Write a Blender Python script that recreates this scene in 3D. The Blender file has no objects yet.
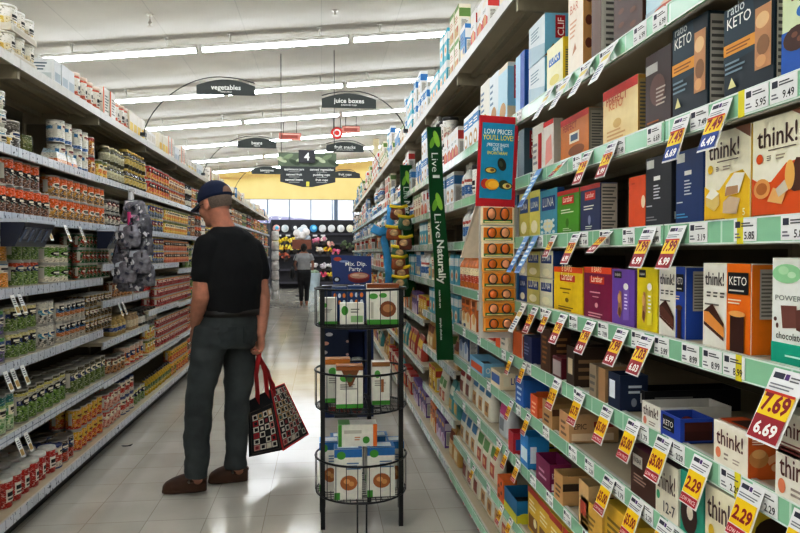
import bpy, math, random
from mathutils import Vector, Matrix, noise as mnoise
RND = random.Random(11)
PI = math.pi
SC = bpy.context.scene
COL = SC.collection
V = Vector

LIGHT_K = 29.0
# ------------------------------------------------------------------ camera
F = 680.0
CAM = V((0.0, 0.0, 1.38))
YAW, PITCH = math.radians(6.54), math.radians(1.14)
cd = bpy.data.cameras.new('camera'); cam = bpy.data.objects.new('camera', cd); COL.objects.link(cam)
cd.sensor_width = 36.0; cd.lens = F / 800.0 * 36.0; cd.clip_start = 0.05; cd.clip_end = 600
cam.location = CAM; cam.rotation_euler = (PI / 2 - PITCH, 0, -YAW)
SC.camera = cam
CR = Matrix.Rotation(-YAW, 3, 'Z') @ Matrix.Rotation(PI / 2 - PITCH, 3, 'X')
def ray(px, py): return CR @ V(((px - 400) / F, (266.5 - py) / F, -1.0))
def on_x(px, py, X): d = ray(px, py); return CAM + d * (X / d.x)
def on_y(px, py, Y): d = ray(px, py); return CAM + d * (Y / d.y)
def on_z(px, py, Z): d = ray(px, py); return CAM + d * ((Z - CAM.z) / d.z)
def y_at(px, X): return on_x(px, 253, X).y

# ------------------------------------------------------------------ materials
MATS = {}
def lin(c):
    if isinstance(c, str):
        c = c.lstrip('#'); c = [int(c[i:i + 2], 16) / 255 for i in (0, 2, 4)]
    return tuple((x / 12.92 if x <= .04045 else ((x + .055) / 1.055) ** 2.4) for x in c) + (1.0,)
def newmat(key):
    m = bpy.data.materials.new(key); m.use_nodes = True
    return m, m.node_tree.nodes, m.node_tree.links, m.node_tree.nodes['Principled BSDF']
def mat(color, rough=.5, metal=0.0, var=.10, scale=30.0, spec=.4, bump=0.0, bscale=200.0, alpha=1.0, sheen=0.0):
    key = f'm_{color}_{rough}_{metal}_{var}_{scale}_{spec}_{bump}_{bscale}_{alpha}'
    if key in MATS: return MATS[key]
    m, n, l, b = newmat(key)
    tc = n.new('ShaderNodeTexCoord'); nz = n.new('ShaderNodeTexNoise'); nz.inputs['Scale'].default_value = scale
    nz.inputs['Detail'].default_value = 3
    l.new(tc.outputs['Object'], nz.inputs['Vector'])
    mr = n.new('ShaderNodeMapRange'); mr.inputs['From Min'].default_value = .3; mr.inputs['From Max'].default_value = .7
    mr.inputs['To Min'].default_value = 1 - var; mr.inputs['To Max'].default_value = 1 + var * .5
    l.new(nz.outputs['Fac'], mr.inputs['Value'])
    mx = n.new('ShaderNodeVectorMath'); mx.operation = 'SCALE'; mx.inputs[0].default_value = lin(color)[:3]
    l.new(mr.outputs['Result'], mx.inputs['Scale']); l.new(mx.outputs[0], b.inputs['Base Color'])
    b.inputs['Roughness'].default_value = rough; b.inputs['Metallic'].default_value = metal
    b.inputs['Specular IOR Level'].default_value = spec
    if alpha < 1: b.inputs['Alpha'].default_value = alpha
    if bump:
        n2 = n.new('ShaderNodeTexNoise'); n2.inputs['Scale'].default_value = bscale; n2.inputs['Detail'].default_value = 4
        bp = n.new('ShaderNodeBump'); bp.inputs['Strength'].default_value = bump; bp.inputs['Distance'].default_value = .01
        l.new(tc.outputs['Object'], n2.inputs['Vector']); l.new(n2.outputs['Fac'], bp.inputs['Height']); l.new(bp.outputs['Normal'], b.inputs['Normal'])
    MATS[key] = m; return m
def emit(color, strength):
    key = f'e_{color}_{strength}'
    if key in MATS: return MATS[key]
    m, n, l, b = newmat(key)
    b.inputs['Base Color'].default_value = (.9, .9, .9, 1); b.inputs['Emission Color'].default_value = lin(color); b.inputs['Emission Strength'].default_value = strength
    MATS[key] = m; return m
def glass(color='#dfe8ee', alpha=.18, rough=.05):
    key = f'g_{color}_{alpha}'
    if key in MATS: return MATS[key]
    m, n, l, b = newmat(key)
    b.inputs['Base Color'].default_value = lin(color); b.inputs['Alpha'].default_value = alpha; b.inputs['Roughness'].default_value = rough
    MATS[key] = m; return m
def P(c, rough=.42): return mat(c, rough, 0, .07, 40, .22)           # printed card
INKM = {}
def ink(c): return mat(c, .46, 0, .04, 60, .2)

def labelmat(h, bands, food=None, rough=.35, blotch=None):
    """A wrap-around can label: flat colour bands up its height (constant ramp), a patch of cell-shaped food in part of it."""
    key = f'l_{h}_{bands}_{food}_{blotch}'
    if key in MATS: return MATS[key]
    m, n, l, b = newmat('label')
    tc = n.new('ShaderNodeTexCoord'); sp = n.new('ShaderNodeSeparateXYZ'); l.new(tc.outputs['Object'], sp.inputs[0])
    dv = n.new('ShaderNodeMath'); dv.operation = 'DIVIDE'; dv.inputs[1].default_value = h; l.new(sp.outputs['Z'], dv.inputs[0])
    rp = n.new('ShaderNodeValToRGB'); rp.color_ramp.interpolation = 'CONSTANT'
    els = rp.color_ramp.elements
    els[0].position = bands[0][0]; els[0].color = lin(bands[0][1])
    els.remove(els[1])
    for p, c in bands[1:]:
        e = els.new(p); e.color = lin(c)
    l.new(dv.outputs[0], rp.inputs[0]); out = rp.outputs[0]
    def mixin(fac, col, prev):
        mx = n.new('ShaderNodeMixRGB'); l.new(fac, mx.inputs[0]); l.new(prev, mx.inputs[1])
        if isinstance(col, tuple): mx.inputs[2].default_value = col
        else: l.new(col, mx.inputs[2])
        return mx.outputs[0]
    def mth(op, a, bb):
        k = n.new('ShaderNodeMath'); k.operation = op
        for i, x in enumerate((a, bb)):
            if isinstance(x, (int, float)): k.inputs[i].default_value = x
            else: l.new(x, k.inputs[i])
        return k.outputs[0]
    if food:
        c1, c2, z0, z1, sc = food
        vo = n.new('ShaderNodeTexVoronoi'); vo.inputs['Scale'].default_value = sc; l.new(tc.outputs['Object'], vo.inputs['Vector'])
        fr = n.new('ShaderNodeValToRGB'); fr.color_ramp.elements[0].color = lin(c1); fr.color_ramp.elements[1].color = lin(c2)
        fr.color_ramp.elements[0].position = .2; fr.color_ramp.elements[1].position = .75
        l.new(vo.outputs['Color'], fr.inputs[0])
        nz = n.new('ShaderNodeTexNoise'); nz.inputs['Scale'].default_value = 18; l.new(tc.outputs['Object'], nz.inputs['Vector'])
        edge = mth('ADD', dv.outputs[0], mth('MULTIPLY', mth('SUBTRACT', nz.outputs['Fac'], .5), .5))
        msk = mth('MULTIPLY', mth('GREATER_THAN', edge, z0), mth('LESS_THAN', edge, z1))
        out = mixin(msk, fr.outputs[0], out)
    # small print: streaky light and dark dashes
    wv = n.new('ShaderNodeTexNoise'); wv.inputs['Scale'].default_value = 60; wv.inputs['Detail'].default_value = 5
    mp = n.new('ShaderNodeMapping'); mp.inputs['Scale'].default_value = (1.2, 1.2, 4); l.new(tc.outputs['Object'], mp.inputs[0]); l.new(mp.outputs[0], wv.inputs['Vector'])
    out = mixin(mth('MULTIPLY', mth('GREATER_THAN', wv.outputs['Fac'], .6), .75), lin(blotch or '#f1ece0'), out)
    out = mixin(mth('MULTIPLY', mth('LESS_THAN', wv.outputs['Fac'], .395), .7), lin('#231f20'), out)
    l.new(out, b.inputs['Base Color']); b.inputs['Roughness'].default_value = rough; b.inputs['Specular IOR Level'].default_value = .35
    MATS[key] = m; return m

# ------------------------------------------------------------------ mesh builder
TXT = {}
def text_geo(s, bold=.006):
    k = (s, bold)
    if k in TXT: return TXT[k]
    c = bpy.data.curves.new('t', 'FONT'); c.body = s; c.offset = bold; c.resolution_u = 2; c.fill_mode = 'BOTH'; c.extrude = 0
    o = bpy.data.objects.new('t', c); me = bpy.data.meshes.new_from_object(o)
    vs = [(v.co.x, v.co.y) for v in me.vertices]; fs = [tuple(p.vertices) for p in me.polygons]
    bpy.data.objects.remove(o); bpy.data.curves.remove(c); bpy.data.meshes.remove(me)
    if not vs: vs, fs = [(0, 0), (0, 0), (0, 0)], []
    x0 = min(v[0] for v in vs); x1 = max(v[0] for v in vs); y0 = min(v[1] for v in vs); y1 = max(v[1] for v in vs)
    TXT[k] = (vs, fs, x0, y0, x1 - x0, y1 - y0); return TXT[k]

class MB:
    def __init__(s): s.v, s.f, s.fm, s.sm, s.m = [], [], [], [], []
    def mi(s, m):
        if m not in s.m: s.m.append(m)
        return s.m.index(m)
    def add(s, vs, fs, m, smooth=False, M=None):
        o = len(s.v); k = s.mi(m)
        s.v += [tuple(M @ V(p)) if M else tuple(p) for p in vs]
        for f in fs: s.f.append(tuple(i + o for i in f)); s.fm.append(k); s.sm.append(smooth)
    def box(s, x0, x1, y0, y1, z0, z1, m, skip='', M=None):
        vs = [(x, y, z) for z in (z0, z1) for y in (y0, y1) for x in (x0, x1)]
        fs = {'b': (0, 2, 3, 1), 't': (4, 5, 7, 6), 'f': (0, 1, 5, 4), 'k': (2, 6, 7, 3), 'l': (0, 4, 6, 2), 'r': (1, 3, 7, 5)}
        s.add(vs, [f for k, f in fs.items() if k not in skip], m, False, M); return s
    def bbox(s, x0, x1, y0, y1, z0, z1, m, c=.002, M=None):
        """a box whose edges are chamfered"""
        vs = []
        for z, zi in ((z0, 1), (z1, -1)):
            for y, yi in ((y0, 1), (y1, -1)):
                for x, xi in ((x0, 1), (x1, -1)):
                    vs += [(x, y + yi * c, z + zi * c), (x + xi * c, y, z + zi * c), (x + xi * c, y + yi * c, z)]
        I = lambda x, y, z, a: ((z * 2 + y) * 2 + x) * 3 + a
        q = [(I(0,0,0,0), I(0,0,1,0), I(0,1,1,0), I(0,1,0,0)), (I(1,0,0,0), I(1,1,0,0), I(1,1,1,0), I(1,0,1,0)),
             (I(0,0,0,1), I(1,0,0,1), I(1,0,1,1), I(0,0,1,1)), (I(0,1,0,1), I(0,1,1,1), I(1,1,1,1), I(1,1,0,1)),
             (I(0,0,0,2), I(0,1,0,2), I(1,1,0,2), I(1,0,0,2)), (I(0,0,1,2), I(1,0,1,2), I(1,1,1,2), I(0,1,1,2))]
        for a in (0, 1):
            for b_ in (0, 1):
                q += [(I(0,a,b_,1), I(1,a,b_,1), I(1,a,b_,2), I(0,a,b_,2)), (I(a,0,b_,0), I(a,1,b_,0), I(a,1,b_,2), I(a,0,b_,2)), (I(a,b_,0,0), I(a,b_,1,0), I(a,b_,1,1), I(a,b_,0,1))]
                for d in (0, 1): q.append((I(a,b_,d,0), I(a,b_,d,1), I(a,b_,d,2)))
        s.add(vs, q, m, False, M); return s
    def poly(s, pts, m): s.add(pts, [tuple(range(len(pts)))], m); return s
    def lathe(s, prof, mats, n=20, c=(0, 0, 0), smooth=True, M=None, cap=True):
        vs = []
        for r, z in prof:
            vs += [(c[0] + r * math.cos(2 * PI * i / n), c[1] + r * math.sin(2 * PI * i / n), c[2] + z) for i in range(n)]
        for k in range(len(prof) - 1):
            m = mats[k] if isinstance(mats, (list, tuple)) else mats
            fs = [(k * n + i, k * n + (i + 1) % n, (k + 1) * n + (i + 1) % n, (k + 1) * n + i) for i in range(n)]
            s.add(vs if k == 0 else [], [], m)
            base = len(s.v) - len(vs); mi_ = s.mi(m)
            for f in fs: s.f.append(tuple(i + base for i in f)); s.fm.append(mi_); s.sm.append(smooth)
        base = len(s.v) - len(vs)
        if cap:
            for k, rev in ((0, True), (len(prof) - 1, False)):
                ring = [base + k * n + i for i in range(n)]
                s.f.append(tuple(reversed(ring)) if rev else tuple(ring)); s.fm.append(s.mi((mats[0] if rev else mats[-1]) if isinstance(mats, (list, tuple)) else mats)); s.sm.append(False)
        if M:
            for i in range(base, len(s.v)): s.v[i] = tuple(M @ V(s.v[i]))
        return s
    def sweep(s, pts, radii, m, side=(1, 0, 0), n=16, round_ends=True, smooth=True):
        """elliptical rings along pts; radii = r or (a along side, b across)"""
        pts = [V(p) for p in pts]; rad = [(r, r) if isinstance(r, (int, float)) else r for r in radii]; side = V(side)
        rings = []
        for i, p in enumerate(pts):
            t = (pts[min(i + 1, len(pts) - 1)] - pts[max(i - 1, 0)]).normalized()
            a = side - t * side.dot(t)
            if a.length < 1e-4: a = t.orthogonal()
            a.normalize(); b = t.cross(a); rings.append((p, t, a, b, rad[i]))
        if round_ends:
            p, t, a, b, r = rings[0]; q = min(r)
            pre = [(p - t * q * math.sin(k), t, a, b, (r[0] * math.cos(k), r[1] * math.cos(k))) for k in (1.45, 1.0, .5)]
            p, t, a, b, r = rings[-1]; q = min(r)
            post = [(p + t * q * math.sin(k), t, a, b, (r[0] * math.cos(k), r[1] * math.cos(k))) for k in (.5, 1.0, 1.45)]
            rings = pre + rings + post
        vs = []
        for p, t, a, b, r in rings: vs += [p + a * r[0] * math.cos(2 * PI * i / n) + b * r[1] * math.sin(2 * PI * i / n) for i in range(n)]
        K = len(rings)
        fs = [(k * n + i, k * n + (i + 1) % n, (k + 1) * n + (i + 1) % n, (k + 1) * n + i) for k in range(K - 1) for i in range(n)]
        fs += [tuple(reversed(range(n))), tuple((K - 1) * n + i for i in range(n))]
        s.add(vs, fs, m, smooth); return s
    def tube(s, pts, r, m, n=8): return s.sweep(pts, [r] * len(pts), m, (0.31, 0.2, .93), n, False)
    def ball(s, c, r, m, n=14, M=None):
        r = (r, r, r) if isinstance(r, (int, float)) else r
        prof = [(max(math.sin(PI * k / 10), .02), -math.cos(PI * k / 10)) for k in range(11)]
        T = Matrix.Translation(V(c)) @ (M.to_4x4() if M else Matrix.Identity(4)) @ Matrix.Diagonal((r[0], r[1], r[2], 1))
        s.lathe(prof, m, n, M=T); return s
    def text(s, st, o, u, v, m, h=None, w=None, cx=False, bold=.018, hmax=None):
        """lettering in the plane o + u*x + v*y; h = letter height, or w = width"""
        vs, fs, x0, y0, W, H = text_geo(st, bold)
        o, u, v = V(o), V(u), V(v)
        k = (h / .73) if h else w / max(W, 1e-6)
        kx = w / W if (w and h) else k
        off = -W * kx / 2 if cx else 0
        s.add([o + u * ((x - x0) * kx + off) + v * (y * k) for x, y in vs], fs, m); return s
    def mesh(s, name):
        me = bpy.data.meshes.new(name); me.from_pydata(s.v, [], s.f)
        for m in s.m: me.materials.append(m)
        me.polygons.foreach_set('material_index', s.fm); me.polygons.foreach_set('use_smooth', s.sm)
        me.update(); return me

def link(name, me, parent=None, loc=(0, 0, 0), rz=0.0):
    o = bpy.data.objects.new(name, me); COL.objects.link(o); o.location = loc
    if rz: o.rotation_euler = (0, 0, rz)
    if parent: o.parent = parent
    return o
def obj(name, mb, parent=None, loc=(0, 0, 0), rz=0.0): return link(name, mb.mesh(name), parent, loc, rz)
def tag(o, label, cat, group=None):
    o['label'] = label; o['category'] = cat
    if group: o['group'] = group
    return o
def thing(name, label, cat, loc=(0, 0, 0), rz=0.0, group=None):
    return tag(link(name, None, None, loc, rz), label, cat, group)
def struct(name, mb, loc=(0, 0, 0)):
    o = obj(name, mb, None, loc); o['kind'] = 'structure'; return o

# ordinals and automatic labels of repeats: <look>, <tier>, <n-th> from the near end of <shelf>
ONES = 'zeroth first second third fourth fifth sixth seventh eighth ninth tenth eleventh twelfth thirteenth fourteenth fifteenth sixteenth seventeenth eighteenth nineteenth'.split()
TENS = {2: 'twenty', 3: 'thirty', 4: 'forty', 5: 'fifty', 6: 'sixty', 7: 'seventy', 8: 'eighty', 9: 'ninety'}
TENTH = {2: 'twentieth', 3: 'thirtieth', 4: 'fortieth', 5: 'fiftieth', 6: 'sixtieth', 7: 'seventieth', 8: 'eightieth', 9: 'ninetieth'}
def ordinal(n):
    if n < 20: return ONES[n]
    if n >= 100: return 'hundred-' + (ONES[n - 100] if n < 120 else str(n))
    return TENTH[n // 10] if n % 10 == 0 else TENS[n // 10] + '-' + ONES[n % 10]
AUTO = {}
def auto(o, desc, where, pos=''):
    AUTO.setdefault((desc, where, pos), []).append(o)
def finish_labels():
    for (desc, where, pos), os_ in AUTO.items():
        os_.sort(key=lambda o: o.location.y)
        for i, o in enumerate(os_):
            mid = f', {pos}' if pos else ''
            if len(os_) == 1: o['label'] = f'{desc}{mid}, on the {where}'
            else: o['label'] = f'{desc}{mid}, {ordinal(i + 1)} from near end of {where}'
# ------------------------------------------------------------------ the room
XL, XR = -1.47, 0.76                 # shelf fronts either side of the aisle
BAY = 1.22
WALL_Y = 30.0
def ceil_z(x): return 5.2 + .1 * x

def floor_mat():
    m, n, l, b = newmat('vinyl_floor_tiles')
    tc = n.new('ShaderNodeTexCoord'); br = n.new('ShaderNodeTexBrick')
    br.offset = 0; br.squash = 1
    br.inputs['Color1'].default_value = lin('#cdc9c0'); br.inputs['Color2'].default_value = lin('#c5c0b6'); br.inputs['Mortar'].default_value = lin('#aaa396')
    br.inputs['Scale'].default_value = 1; br.inputs['Mortar Size'].default_value = .002; br.inputs['Brick Width'].default_value = .3; br.inputs['Row Height'].default_value = .3
    l.new(tc.outputs['Object'], br.inputs['Vector'])
    nz = n.new('ShaderNodeTexNoise'); nz.inputs['Scale'].default_value = 2.2; nz.inputs['Detail'].default_value = 8; l.new(tc.outputs['Object'], nz.inputs['Vector'])
    rp = n.new('ShaderNodeValToRGB'); rp.color_ramp.elements[0].position = .35; rp.color_ramp.elements[0].color = (.88, .875, .86, 1); rp.color_ramp.elements[1].position = .65; rp.color_ramp.elements[1].color = (1, 1, 1, 1)
    l.new(nz.outputs['Fac'], rp.inputs[0])
    mx = n.new('ShaderNodeMixRGB'); mx.blend_type = 'MULTIPLY'; mx.inputs[0].default_value = 1; l.new(br.outputs['Color'], mx.inputs[1]); l.new(rp.outputs[0], mx.inputs[2])
    l.new(mx.outputs[0], b.inputs['Base Color'])
    r = n.new('ShaderNodeMapRange'); r.inputs['To Min'].default_value = .09; r.inputs['To Max'].default_value = .15; l.new(nz.outputs['Fac'], r.inputs['Value']); l.new(r.outputs[0], b.inputs['Roughness'])
    n2 = n.new('ShaderNodeTexNoise'); n2.inputs['Scale'].default_value = 3.0; l.new(tc.outputs['Object'], n2.inputs['Vector'])
    bp = n.new('ShaderNodeBump'); bp.inputs['Strength'].default_value = .06; bp.inputs['Distance'].default_value = .01; l.new(n2.outputs['Fac'], bp.inputs['Height']); l.new(bp.outputs[0], b.inputs['Normal'])
    b.inputs['Specular IOR Level'].default_value = .5
    return m
def ceiling_mat():
    m, n, l, b = newmat('white_ceiling_panels')
    tc = n.new('ShaderNodeTexCoord'); br = n.new('ShaderNodeTexBrick'); br.offset = 0
    br.inputs['Color1'].default_value = lin('#cbc8c1'); br.inputs['Color2'].default_value = lin('#c6c3bc'); br.inputs['Mortar'].default_value = lin('#bcbab4')
    br.inputs['Scale'].default_value = 1; br.inputs['Mortar Size'].default_value = .008; br.inputs['Brick Width'].default_value = 1.26; br.inputs['Row Height'].default_value = 3.15
    l.new(tc.outputs['Object'], br.inputs['Vector'])
    nz = n.new('ShaderNodeTexNoise'); nz.inputs['Scale'].default_value = .7; nz.inputs['Detail'].default_value = 6; l.new(tc.outputs['Object'], nz.inputs['Vector'])
    mx = n.new('ShaderNodeMixRGB'); mx.blend_type = 'MULTIPLY'; mx.inputs[0].default_value = .35; l.new(br.outputs['Color'], mx.inputs[1]); l.new(nz.outputs['Fac'], mx.inputs[2])
    l.new(mx.outputs[0], b.inputs['Base Color']); b.inputs['Roughness'].default_value = .7
    n2 = n.new('ShaderNodeTexNoise'); n2.inputs['Scale'].default_value = 1.5; l.new(tc.outputs['Object'], n2.inputs['Vector'])
    bp = n.new('ShaderNodeBump'); bp.inputs['Strength'].default_value = .1; bp.inputs['Distance'].default_value = .03; l.new(n2.outputs['Fac'], bp.inputs['Height']); l.new(bp.outputs[0], b.inputs['Normal'])
    return m
X0, X1, YB = -12.0, 12.0, -5.0
b = MB(); b.box(X0, X1, YB, WALL_Y, -.1, 0, floor_mat()); struct('floor', b)
b = MB(); cm = ceiling_mat()
b.add([(X0, YB, ceil_z(X0)), (X1, YB, ceil_z(X1)), (X1, WALL_Y, ceil_z(X1)), (X0, WALL_Y, ceil_z(X0)), (X0, YB, ceil_z(X0) + .1), (X1, YB, ceil_z(X1) + .1), (X1, WALL_Y, ceil_z(X1) + .1), (X0, WALL_Y, ceil_z(X0) + .1)],
      [(0, 3, 2, 1), (4, 5, 6, 7), (0, 1, 5, 4), (1, 2, 6, 5), (2, 3, 7, 6), (3, 0, 4, 7)], cm); struct('ceiling', b)
WALLM = mat('#d8d4cb', .7, 0, .06, 3)
for nm, x in (('wall_left', X0), ('wall_right', X1)):
    b = MB(); b.box(x - .1 if x < 0 else x, x if x < 0 else x + .1, YB, WALL_Y, 0, ceil_z(x) + .05, WALLM); struct(nm, b)
b = MB(); b.box(X0, X1, YB - .1, YB, 0, 4.1, WALLM)
b.add([(X0, YB, ceil_z(X0)), (X1, YB, 4.1), (X1, YB, ceil_z(X1)), (X0, YB, 4.0)], [(3, 1, 2, 0)], WALLM); struct('wall_near', b)
# far wall: dark below, window band, yellow fascia above
ZW0, ZW1 = 2.66, 3.72
wl, wr = -4.2, 4.2
DARK = mat('#3b3d47', .6, 0, .12, 4); YEL = mat('#f3d390', .6, 0, .06, 2)
b = MB(); Y = WALL_Y
b.box(X0, X1, Y, Y + .15, 0, ZW0, DARK); b.box(X0, wl, Y, Y + .15, ZW0, ZW1, YEL); b.box(wr, X1, Y, Y + .15, ZW0, ZW1, YEL)
b.add([(X0, Y, ZW1), (X1, Y, ZW1), (X1, Y, ceil_z(X1)), (X0, Y, ceil_z(X0))], [(0, 1, 2, 3)], YEL); struct('wall_far', b)
pm = mat('#5d6a78', .4, .3); k = 0; x = wl
while x < wr - .1:
    x2 = min(x + .93, wr); k += 1
    fr = MB(); t = .02
    fr.box(x, x + t, Y - .03, Y + .1, ZW0, ZW1, pm); fr.box(x2 - t, x2, Y - .03, Y + .1, ZW0, ZW1, pm)
    fr.box(x, x2, Y - .03, Y + .1, ZW0, ZW0 + t, pm); fr.box(x, x2, Y - .03, Y + .1, ZW1 - t, ZW1, pm)
    w = struct(f'window_{k}', fr)
    g = MB(); g.box(x + t, x2 - t, Y + .03, Y + .04, ZW0 + t, ZW1 - t, glass()); obj('pane', g, w)
    x = x2
b = MB(); b.box(.53, .69, Y - .12, Y - .031, ZW0 - .3, ZW1, pm); struct('trim_1', b)
# outside: ground and a hazy ridge seen through the windows
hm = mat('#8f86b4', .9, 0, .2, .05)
b = MB(); pts = [(-120 + 8 * i, 13.0 + 2.2 * mnoise.noise(V((i * .35, 3, 0))) - (1.5 if i < 13 else 0)) for i in range(31)]
for i in range(30):
    b.add([(pts[i][0], 220, -1), (pts[i + 1][0], 220, -1), (pts[i + 1][0], 220, pts[i + 1][1] - 3), (pts[i][0], 220, pts[i][1] - 3),
           (pts[i + 1][0], 232, pts[i + 1][1]), (pts[i][0], 232, pts[i][1])], [(0, 1, 2, 3), (3, 2, 4, 5)], hm)
struct('hill_outside', b)
b = MB(); b.box(-130, 130, 31, 240, -1.1, -1.0, mat('#9a9890', .9, 0, .2, .2)); struct('ground_outside', b)

# ------------------------------------------------------------------ fluorescent rows
TUBE = emit('#f6fbff', LIGHT_K); HOUS = mat('#d6d5d2', .5)
def light_meshes():
    L = 2.42
    h = MB(); h.box(-L / 2, L / 2, -.055, .055, .045, .10, HOUS); h.box(-L / 2 - .03, -L / 2, -.05, .05, -.01, .10, HOUS); h.box(L / 2, L / 2 + .03, -.05, .05, -.01, .10, HOUS)
    t = MB()
    t.sweep([(-L / 2, 0, .015), (L / 2, 0, .015)], [(.05, .033)] * 2, TUBE, (0, 1, 0), 6, False)
    s = MB(); s.tube([(0, 0, .1), (0, 0, .262)], .014, HOUS, 6); s.box(-.04, .04, -.04, .04, .25, .268, HOUS)
    return h.mesh('housing'), t.mesh('tube'), s.mesh('stem')
HM, TM, SM = light_meshes()
ROWW = {-1: 'row behind the camera', 0: 'row above the camera'}
for r in range(-5, 6):
    y = 11.7 + 3.15 * r
    for c in range(-5, 3):
        x = on_y(351, 29, 11.7).x + 2.52 * (c + .5)
        o = thing('fluorescent_light', f'white tube light, {ordinal(c + 6)} from the west end, {ordinal(r + 6)} row away', 'ceiling light', (x, y, ceil_z(x) - .26), 0, 'strip lights across the ceiling')
        o.rotation_euler = (0, -math.atan(.1), 0)
        link('housing', HM, o); link('tube', TM, o); link('stem', SM, o, (-.75, 0, 0)); link('stem', SM, o, (.75, 0, 0))
# sprinkler heads
def sprinkler(px, py, Y):
    p = on_y(px, py, Y); z = ceil_z(p.x)
    b = MB(); m = mat('#b9b5ac', .4, .5); h = z - p.z
    b.lathe([(.05, 0), (.05, -.01), (.014, -.015), (.014, -h * .6), (.03, -h * .62), (.03, -h * .72), (.008, -h * .75), (.008, -h * .95), (.045, -h * .97), (.045, -h)][::-1], m, 12)
    tag(obj('sprinkler_head', b, None, (p.x, p.y, z)), 'small metal fire sprinkler on the ceiling ' + ('above the tinned goods' if px < 200 else 'over the aisle, ahead of the first lights'), 'sprinkler')
sprinkler(150, 27, 10.6); sprinkler(335, 16, 10.9)
b = MB(); p = on_y(376, 160, 24.0); b.box(p.x - .1, p.x + .1, 23.9, 24.1, 0, ceil_z(p.x), mat('#d9cfae', .6)); struct('trim_2', b)

# ------------------------------------------------------------------ gondola shelving
def railmat(kind):
    key = 'rail_' + kind
    if key in MATS: return MATS[key]
    m, n, l, b_ = newmat(key)
    tc = n.new('ShaderNodeTexCoord'); mp = n.new('ShaderNodeMapping'); mp.inputs['Rotation'].default_value = (PI / 2, 0, PI / 2)
    sp = n.new('ShaderNodeSeparateXYZ'); cb = n.new('ShaderNodeCombineXYZ'); l.new(tc.outputs['Object'], sp.inputs[0]); l.new(sp.outputs['Y'], cb.inputs['X']); l.new(sp.outputs['Z'], cb.inputs['Y'])
    br = n.new('ShaderNodeTexBrick'); br.offset = 0; br.inputs['Scale'].default_value = 1
    pal = {'white': ('#d6dae2', '#c9cfd9', '#9aa2b0', .078), 'green': ('#9cc8ab', '#8fbfa0', '#c4dccb', .2), 'mixed': ('#d3d8d8', '#93b8a2', '#8e9aa0', .07)}[kind]
    br.inputs['Color1'].default_value = lin(pal[0]); br.inputs['Color2'].default_value = lin(pal[1]); br.inputs['Mortar'].default_value = lin(pal[2])
    br.inputs['Brick Width'].default_value = pal[3]; br.inputs['Row Height'].default_value = .5; br.inputs['Mortar Size'].default_value = .003
    l.new(cb.outputs[0], br.inputs['Vector']); out = br.outputs['Color']
    if kind != 'green':
        nz = n.new('ShaderNodeTexNoise'); nz.inputs['Scale'].default_value = 55; nz.inputs['Detail'].default_value = 4; l.new(tc.outputs['Object'], nz.inputs['Vector'])
        gt = n.new('ShaderNodeMath'); gt.operation = 'LESS_THAN'; gt.inputs[1].default_value = .36; l.new(nz.outputs['Fac'], gt.inputs[0])
        mx = n.new('ShaderNodeMixRGB'); mx.inputs[2].default_value = lin('#5a606c'); l.new(gt.outputs[0], mx.inputs[0]); l.new(out, mx.inputs[1]); out = mx.outputs[0]
    l.new(out, b_.inputs['Base Color']); b_.inputs['Roughness'].default_value = .22; b_.inputs['Specular IOR Level'].default_value = .5
    MATS[key] = m; return m
STEEL = mat('#bdb196', .5, 0, .08, 6); BACK = mat('#6a614c', .7, 0, .12, 8); UPR = mat('#a89e86', .5); EDGE = mat('#c4c2ba', .4); KICK = mat('#2b2a2a', .6)
RGLARE = mat('#dbe6de', .25)  # pale rail edge lines: glare on the clear cover, put into the colour
def shelving(side, y0, y1, levels, rail, label):
    s = 1 if side == 'R' else -1; xf = XR if side == 'R' else XL
    root = thing('shelving_unit', label, 'store shelf', (xf, y0, 0), 0, f'shelving along the {"snack" if s > 0 else "tinned food"} side')
    L = y1 - y0
    def bx(b, a, c, y_0, y_1, z0, z1, m, skip=''): b.box(min(a * s, c * s), max(a * s, c * s), y_0, y_1, z0, z1, m, skip)
    top = levels[-1]
    b = MB(); bx(b, .50, .53, 0, L, .05, top, BACK); obj('back_panel', b, root)
    b = MB(); bx(b, .49, .52, .001, .035, 0, top, UPR)
    for z in levels[1:-1]: bx(b, .30, .5, -.006, .006, z - .07, z - .025, UPR)
    obj('upright', b, root)
    b = MB(); bx(b, .06, .5, 0, L, 0, levels[0] - .05, KICK); obj('kick_plate', b, root)
    for i, z in enumerate(levels):
        fr = -.025 if i == 0 else 0; dp = .49
        b = MB(); bx(b, fr + .006, dp, .002, L - .002, z - .022, z, STEEL)
        bx(b, fr + .002, fr + .012, .002, L - .002, z - .045, z + .004, EDGE)
        if i: 
            bx(b, .2, .23, .0, L, z - .04, z - .021, UPR); bx(b, .38, .41, .0, L, z - .05, z - .021, UPR)
        if i == len(levels) - 1: bx(b, .02, .49, .004, .03, z - .09, z - .021, UPR); bx(b, .1, .13, 0, L, z - .045, z - .021, UPR)
        sh = obj('shelf', b, root)
        if i == len(levels) - 1: continue
        b = MB(); bx(b, fr - .003, fr + .002, .004, L - .004, z - .043, z + .003, railmat(rail))
        if rail == 'green':
            for z_ in (z + .001, z - .043): bx(b, fr - .0045, fr - .003, .004, L - .004, z_, z_ + .003, RGLARE)
        rl = obj('price_rail', b, sh)
        if rail == 'green' and y0 < 1:
            yy = 1.15 - y0; b = MB(); bx(b, fr - .005, fr - .003, yy, yy + .018, z - .044, z + .004, ink('#d9cc2e')); obj('yellow_tape', b, rl)
RLEV = [.12, .316, .575, .79, .973, 1.19, 1.44, 1.67, 1.925, 2.44]
RLEV3 = [.12, .40, .69, .95, 1.19, 1.44, 1.67, 1.925, 2.44]
RLEVF = [.12, .51, .87, 1.19, 1.44, 1.67, 1.925, 2.44]
LLEV = [.15, .52, .86, 1.21, 1.57, 1.89, 2.33]
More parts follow.
